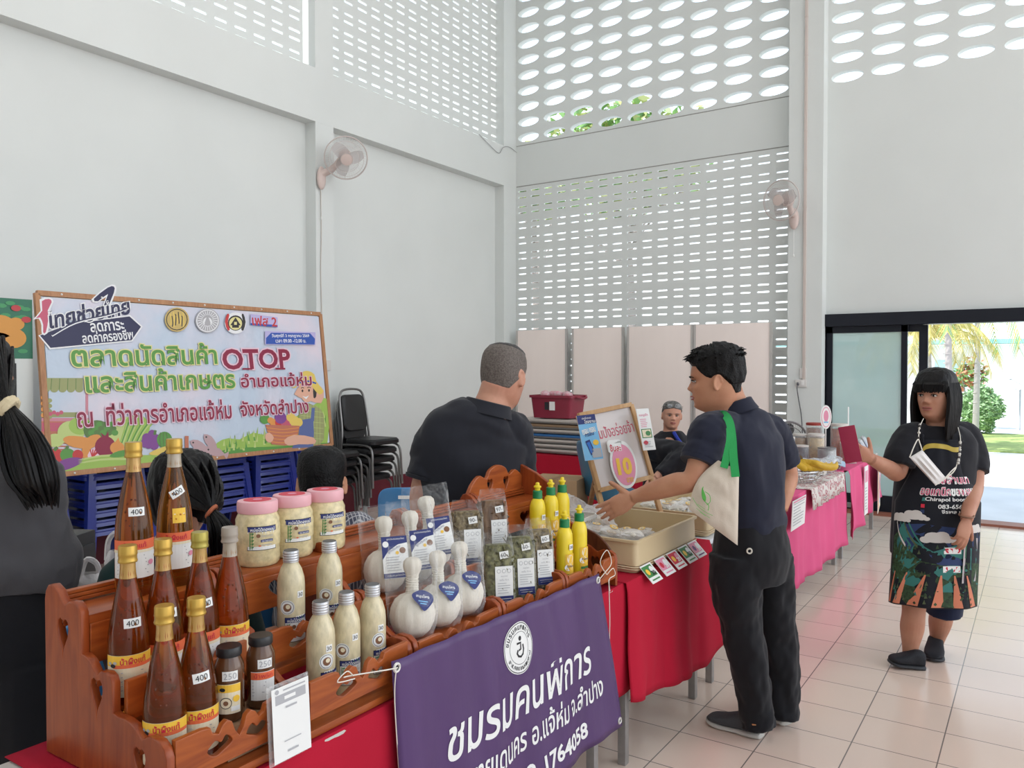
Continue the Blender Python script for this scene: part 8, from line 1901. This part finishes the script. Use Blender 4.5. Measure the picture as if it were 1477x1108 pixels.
def sign_oval(label, loc, h_, rx, ry, m_):
    t = thing('stick_sign', label, 'sign', loc); F_ = frame((0, 0, h_), RI, UPV); m = MB(); m.prism(ellipse(0, 0, rx, ry, 28), .005, F_); m.build('sign_plate', m_, t); m = MB(); m.tube([(0, 0, 0), (0, 0, h_ - ry * .9)], .005, 6); m.build('stick', WHITE, t); return t
t = sign_oval('white oval paper sign on a stick above the jars', (-1.57, 7.33, zt), .40, .050, .105, WHITE); a = Art(); a.disc(0, 0, .040, P_P, .09).disc(0, 0, .036, P_W, .083).disc(0, .01, .022, P_P, .05).rect(0, -.045, .04, .012, P_S); a.place(frame((0, 0, .40), RI, UPV) @ T3(0, 0, .004)); a.build('print', t)
m = MB(); m.box((-1.44, 7.62, 1.15), (.006, .028, .18)); m.tube([(-1.44, 7.62, zt), (-1.44, 7.62, 1.08)], .005, 6); tag(m.build('paper_sign', WHITE), 'white card on a stick seen edge-on right of the oval sign', 'sign')
for k in range(4):
    t = thing('snack_packet', ('white snack packet leaning at the table end, lowest of four', 'white snack packet leaning at the table end, second of four', 'white snack packet leaning at the table end, third of four', 'white snack packet leaning at the table end, uppermost of four')[k], 'packet', (-1.38 + .01 * k, 7.80 + .10 * k, zt + .02 + .022 * k), .3, 'white snack packets at the table end')
    m = MB(); m.box((0, 0, .05), (.03, .15, .12), Matrix.Rotation(-.5, 4, 'Y'), bev=.01); m.build('pouch', mat('pouch_white', (.70, .74, .78), .3), t); a = Art(); a.rect(0, 0, .12, .05, P_S).rect(0, .035, .10, .012, P_G); a.place(Matrix.Rotation(-.5, 4, 'Y') @ frame((.0165, 0, .05), (0, 1, 0), (0, 0, 1))); a.build('label', t)
# posters hung on the end of the last table
t = thing('hanging_poster', 'white price poster hanging at the corner of the last pink table', 'poster', (-1.25, 7.42, .30)); 
a = Art(); a.rect(0, 0, .16, .42, P_W).rect(0, .12, .12, .10, P_P).lines(0, .02, .11, 8, .026, .008, P_GR, 3); a.place(frame((0, 0, .23), (0, 1, 0), (0, 0, 1))); a.build('poster_print', t); m = MB(); m.box((-.003, 0, .23), (.003, .16, .42)); m.build('poster_sheet', WHITE, t)
t = thing('hanging_poster', 'tall poster with a round food picture hanging at the end of the last table', 'poster', (-1.235, 7.98, .26))
a = Art(); a.rect(0, 0, .52, .46, P_C).rect(-.18, 0, .12, .40, P_O).rect(.02, .17, .4, .08, P_G).disc(.10, -.03, .155, P_S).disc(.10, -.03, .135, P_W).disc(.10, -.03, .115, P_P).disc(.07, -.01, .04, P_R).disc(.13, -.05, .05, P_O).disc(.10, .03, .03, P_G).text('อร่อย', .05, .17, .24, .05, P_W, .02); a.place(frame((0, 0, .25), (-.12, 1, 0), (0, 0, 1))); a.build('poster_print', t); m = MB(); m.box((0, 0, -.002), (.52, .46, .003), frame((0, 0, .25), (-.12, 1, 0), (0, 0, 1))); m.build('poster_sheet', WHITE, t)
# round black fan standing behind the pink table
t = thing('desk_fan', 'round dark desk fan standing behind the pink table', 'fan', (-1.96, 7.62, 0)); FB = mat('dark_fan_plastic', (.045, .045, .048), .45); c = V(0, 0, .92); N_ = dirv(-.1, -1, .05); M = frame(c, V(0, 0, 1).cross(N_), (0, 0, 1))
m = MB(); m.tube([M @ V(.165 * math.cos(a), .165 * math.sin(a), 0) for a in [2 * PI * i / 36 for i in range(36)]], .011, 8, closed=True); m.tube([M @ V(.12 * math.cos(a), .12 * math.sin(a), .03) for a in [2 * PI * i / 36 for i in range(36)]], .004, 6, closed=True)
for i in range(48):
    a = 2 * PI * i / 48; m.tube([M @ V(.05 * math.cos(a), .05 * math.sin(a), .045), M @ V(.12 * math.cos(a + .1), .12 * math.sin(a + .1), .03), M @ V(.165 * math.cos(a + .15), .165 * math.sin(a + .15), 0)], .0018, 4)
m.build('guard', mat('fan_grey_wire', (.22, .21, .21), .4), t)
m = MB(); m.lathe([(.05, .045), (.048, .052), (.02, .055)], 20, M); m.lathe([(.05, -.02), (.06, -.06), (.03, -.11)], 20, M); m.build('hub', FB, t)
for k in range(4): m = MB(); m.prism(smooth_2d([(.03, -.02), (.09, -.055), (.145, -.03), (.145, .03), (.08, .05), (.03, .025)], 3), .003, M @ Matrix.Rotation(PI / 2 * k, 4, 'Z') @ Matrix.Rotation(.35, 4, 'X')); m.build('blade', FB, t)
m = MB(); m.tube([(0, 0.03, .90), (0, .03, .02)], .016, 10); m.build('pole', FB, t); m = MB(); m.lathe([(.16, 0), (.16, .02), (.03, .035)], 28, T3(0, .03, 0)); m.build('base', FB, t)
# little red stand and tin by the left wall beyond the blue chair
t = thing('low_stool', 'small dark red stool by the left wall beyond the older man', 'stool', (-5.75, 7.55, 0)); m = MB(); m.box((0, 0, .44), (.34, .34, .03), bev=.008); m.build('seat', mat('stool_red', (.22, .02, .03), .5), t)
for sx in (-1, 1):
    for sy in (-1, 1): m = MB(); m.box((sx * .13, sy * .13, .2125), (.03, .03, .425)); m.build('leg', MATS['stool_red'], t)
t = thing('tin_can', 'small open tin standing on the dark red stool', 'tin', (-5.72, 7.52, .455)); m = MB(); m.lathe([(.05, 0), (.05, .12), (.046, .12), (.046, .01)], 20); m.build('can', mat('tin_grey', (.5, .48, .46), .3, metal=.5), t)

# ------------------------------------------------------------------ outside the door and behind the pierced wall
LEAF1 = mat('sunlit_leaf', (.30, .50, .16), .6, noise=.5, nscale=3, col2=(.14, .30, .10)); LEAF2 = mat('gold_leaf', (.66, .54, .16), .6, noise=.4, nscale=3, col2=(.45, .42, .12)); BARK = mat('pale_bark', (.36, .31, .28), .9, noise=.3, nscale=12)  # leaf colours lightened to carry the outdoor glare
def leaf_cloud(mb, c, r_, n, size, seed, hollow=.0):
    q = random.Random(seed)
    for i in range(n):
        while True:
            p = V(q.uniform(-1, 1), q.uniform(-1, 1), q.uniform(-1, 1))
            if hollow < p.length < 1: break
        lump = .8 + .35 * mnoise.noise(p.normalized() * 2.5 + V(seed, 0, 0)); p = V(p.x * r_[0], p.y * r_[1], p.z * r_[2]) * lump + Vector(c); s_ = size * q.uniform(.6, 1.3)
        a = V(q.uniform(-1, 1), q.uniform(-1, 1), q.uniform(-.6, .6)).normalized(); b = a.orthogonal().normalized(); b = (Quaternion(a, q.uniform(0, 6.28)) @ b)
        mb.mi = q.randrange(2); mb.face([mb.v(p - a * s_), mb.v(p + b * s_ * .42), mb.v(p + a * s_), mb.v(p - b * s_ * .42)])
def tree(label, x, y, h_, cr, n, seed, group='trees outside'):
    t = thing('tree', label, 'tree', (x, y, -.09), 0, group); q = random.Random(seed); m = MB(); m.tube(smooth_path([(0, 0, 0), (.1, .05, h_ * .4), (-.05, .1, h_ * .75), (.05, 0, h_ * .95)], 4), [.16 - .009 * i for i in range(13)], 10)
    for i in range(7): a = q.uniform(0, 6.28); z = h_ * q.uniform(.6, .85); m.tube([(0, 0, z), (cr * .35 * math.cos(a), cr * .35 * math.sin(a), z + cr * .25), (cr * .7 * math.cos(a), cr * .7 * math.sin(a), z + cr * .45)], [.06, .04, .015], 7)
    m.build('trunk', BARK, t); m = MB(); leaf_cloud(m, (0, 0, h_), (cr, cr, cr * .62), n, .17, seed); m.build('crown', [LEAF1, mat('leaf_olive', (.40, .44, .16), .6)], t)
p = at(905, 150, 19); tree('leafy tree seen through the lower oval openings of the back wall', p.x, p.y, 6.7, 2.6, 2600, 3)
p = at(770, 190, 22); tree('tree seen through the oval openings nearest the corner', p.x, p.y, 6.6, 1.6, 1200, 5)
# round clipped bush
p = at(1415, 590, 20); t = thing('round_bush', 'round clipped bush on the lawn outside the door', 'bush', (p.x, p.y, -.06)); m = MB(); leaf_cloud(m, (0, 0, .62), (.56, .56, .68), 5200, .055, 9, .72); m.ball((0, 0, .60), (.33, .33, .46), None, 20, 14); m.build('foliage', [mat('bush_leaf', (.30, .48, .24), .6), mat('bush_leaf_pale', (.42, .58, .34), .6)], t)  # bush greens paled for the same glare
p = at(1400, 540, 22); t = thing('shrub', 'loose shrub with reddish leaves behind the round bush', 'shrub', (p.x, p.y, -.06)); m = MB(); leaf_cloud(m, (0, 0, 1.45), (.55, .5, .55), 420, .10, 4); m.build('foliage', [LEAF1, mat('leaf_red', (.50, .20, .10), .6)], t); m = MB()
for i in range(5): m.tube([(0, 0, 0), (.12 * math.cos(i * 1.3), .12 * math.sin(i * 1.3), .8), (.3 * math.cos(i * 1.3), .3 * math.sin(i * 1.3), 1.5)], .018, 6)
m.build('stems', BARK, t)
def palm(label, px, d_, h_, seed, mats_, n=15, L=1.9):
    p = at(px, 531, d_); t = thing('palm_tree', label, 'palm', (p.x, p.y, -.08), 0, 'palms outside the door'); q = random.Random(seed)
    m = MB(); m.tube([(0, 0, 0), (.03, 0, h_ * .5), (0, .02, h_)], [.075, .062, .055], 12)
    for k in range(12): m.tube([(.064 * math.cos(a), .064 * math.sin(a), h_ * (.15 + .06 * k)) for a in [2 * PI * i / 14 for i in range(14)]], .012, 5, closed=True)
    m.build('trunk', mat('palm_trunk', (.46, .42, .42), .8), t)
    for i in range(n):
        a = 2 * PI * i / n + q.uniform(-.15, .15); up = q.uniform(.1, .9); D_ = V(math.cos(a), math.sin(a), 0); P = smooth_path([V(0, 0, h_), V(0, 0, h_) + D_ * L * .35 + V(0, 0, L * .35 * up), V(0, 0, h_) + D_ * L * .75 + V(0, 0, L * (.25 * up - .15)), V(0, 0, h_) + D_ * L * (.95 + .1 * up) - V(0, 0, L * (.75 - .5 * up))], 7)
        m = MB(); m.tube(P, [.016 - .0006 * k for k in range(len(P))], 5); S_ = V(-D_.y, D_.x, 0)
        for k in range(2, len(P)):
            tdir = (P[k] - P[k - 1]).normalized()
            for s_ in (-1, 1):
                for e in range(2):
                    b = P[k - 1].lerp(P[k], e * .5); tip = b + (S_ * s_ * .55 + tdir * .5 - V(0, 0, .55 + .3 * q.random())) * .42 * (1 - .5 * abs(k / len(P) - .5)); w_ = tdir * .022; m.mi = (k + e) % 2; m.face([m.v(b - w_), m.v(b + w_), m.v(tip)])
        m.build('frond', mats_, t)
palm('tall palm with golden fronds outside, behind the head of the apron woman', 1366, 15.5, 3.1, 3, [LEAF2, LEAF1], 16, 1.7)
palm('palm with green hanging fronds outside, right of the golden palm', 1408, 19.0, 4.0, 8, [LEAF1, mat('leaf_bluegreen', (.36, .54, .44), .6)], 14, 1.9)
palm('palm with yellow fronds close behind the sliding door stile', 1338, 17.0, 2.4, 5, [LEAF2, mat('leaf_straw', (.70, .60, .26), .6)], 14, 1.3)
# white building with turquoise roof edge
t = thing('building', 'white low building with a turquoise roof edge across the lawn', 'building', (6, 36, 0)); m = MB(); m.box((6, 38, 1.2), (34, 4, 2.6)); m.build('wall', mat('white_render', (.82, .83, .82), .8), t, world=True)
m = MB(); m.box((6, 36, 2.62), (35, 1.2, .16)); m.build('roof_edge', mat('turquoise_metal', (.25, .62, .60), .5), t, world=True); m = MB(); m.prism([(-18, 0), (18, 0), (17, 1.6), (-17, 1.6)], .1, T3(6, 37.0, 2.7) @ Matrix.Rotation(R(60), 4, 'X')); m.build('roof', mat('pale_roof', (.75, .80, .80), .6), t, world=True)
for x in (-6, -3, 0.5, 5, 9, 13): m = MB(); m.box((x, 35.99, 1.3), (1.1, .06, 1.2)); m.build('window', mat('pale_glass', (.45, .62, .64), .2), t, world=True)
t = thing('satellite_dish', 'grey satellite dish on a pole outside at the right', 'satellite dish', tuple(at(1471, 600, 21).xy) + (-.06,)); m = MB(); c = at(1463, 560, 21) - Vector(t.location); Nd = dirv(-.55, -.35, .75); M = frame(c, V(0, 0, 1).cross(Nd), (0, 0, 1)); M = Matrix.Translation(c) @ Nd.to_track_quat('Z', 'Y').to_matrix().to_4x4()
m.lathe([(.005, 0), (.11, .014), (.21, .052), (.27, .09)], 28, M, caps=(False, False)); o = m.build('dish', mat('dish_grey', (.60, .62, .66), .5), t); modify(o, ('SOLIDIFY', dict(thickness=.012, offset=0))); m = MB(); m.tube([(0, 0, 0), (0, 0, c.z), tuple(c)], .025, 8); m.build('pole', mat('dish_pole', (.45, .47, .5), .5), t); m = MB(); m.tube([M @ V(.26, 0, .085), M @ V(0, 0, .32)], .010, 6); m.ball(tuple(M @ V(0, 0, .32)), .03); m.build('receiver_arm', MATS['dish_pole'], t)
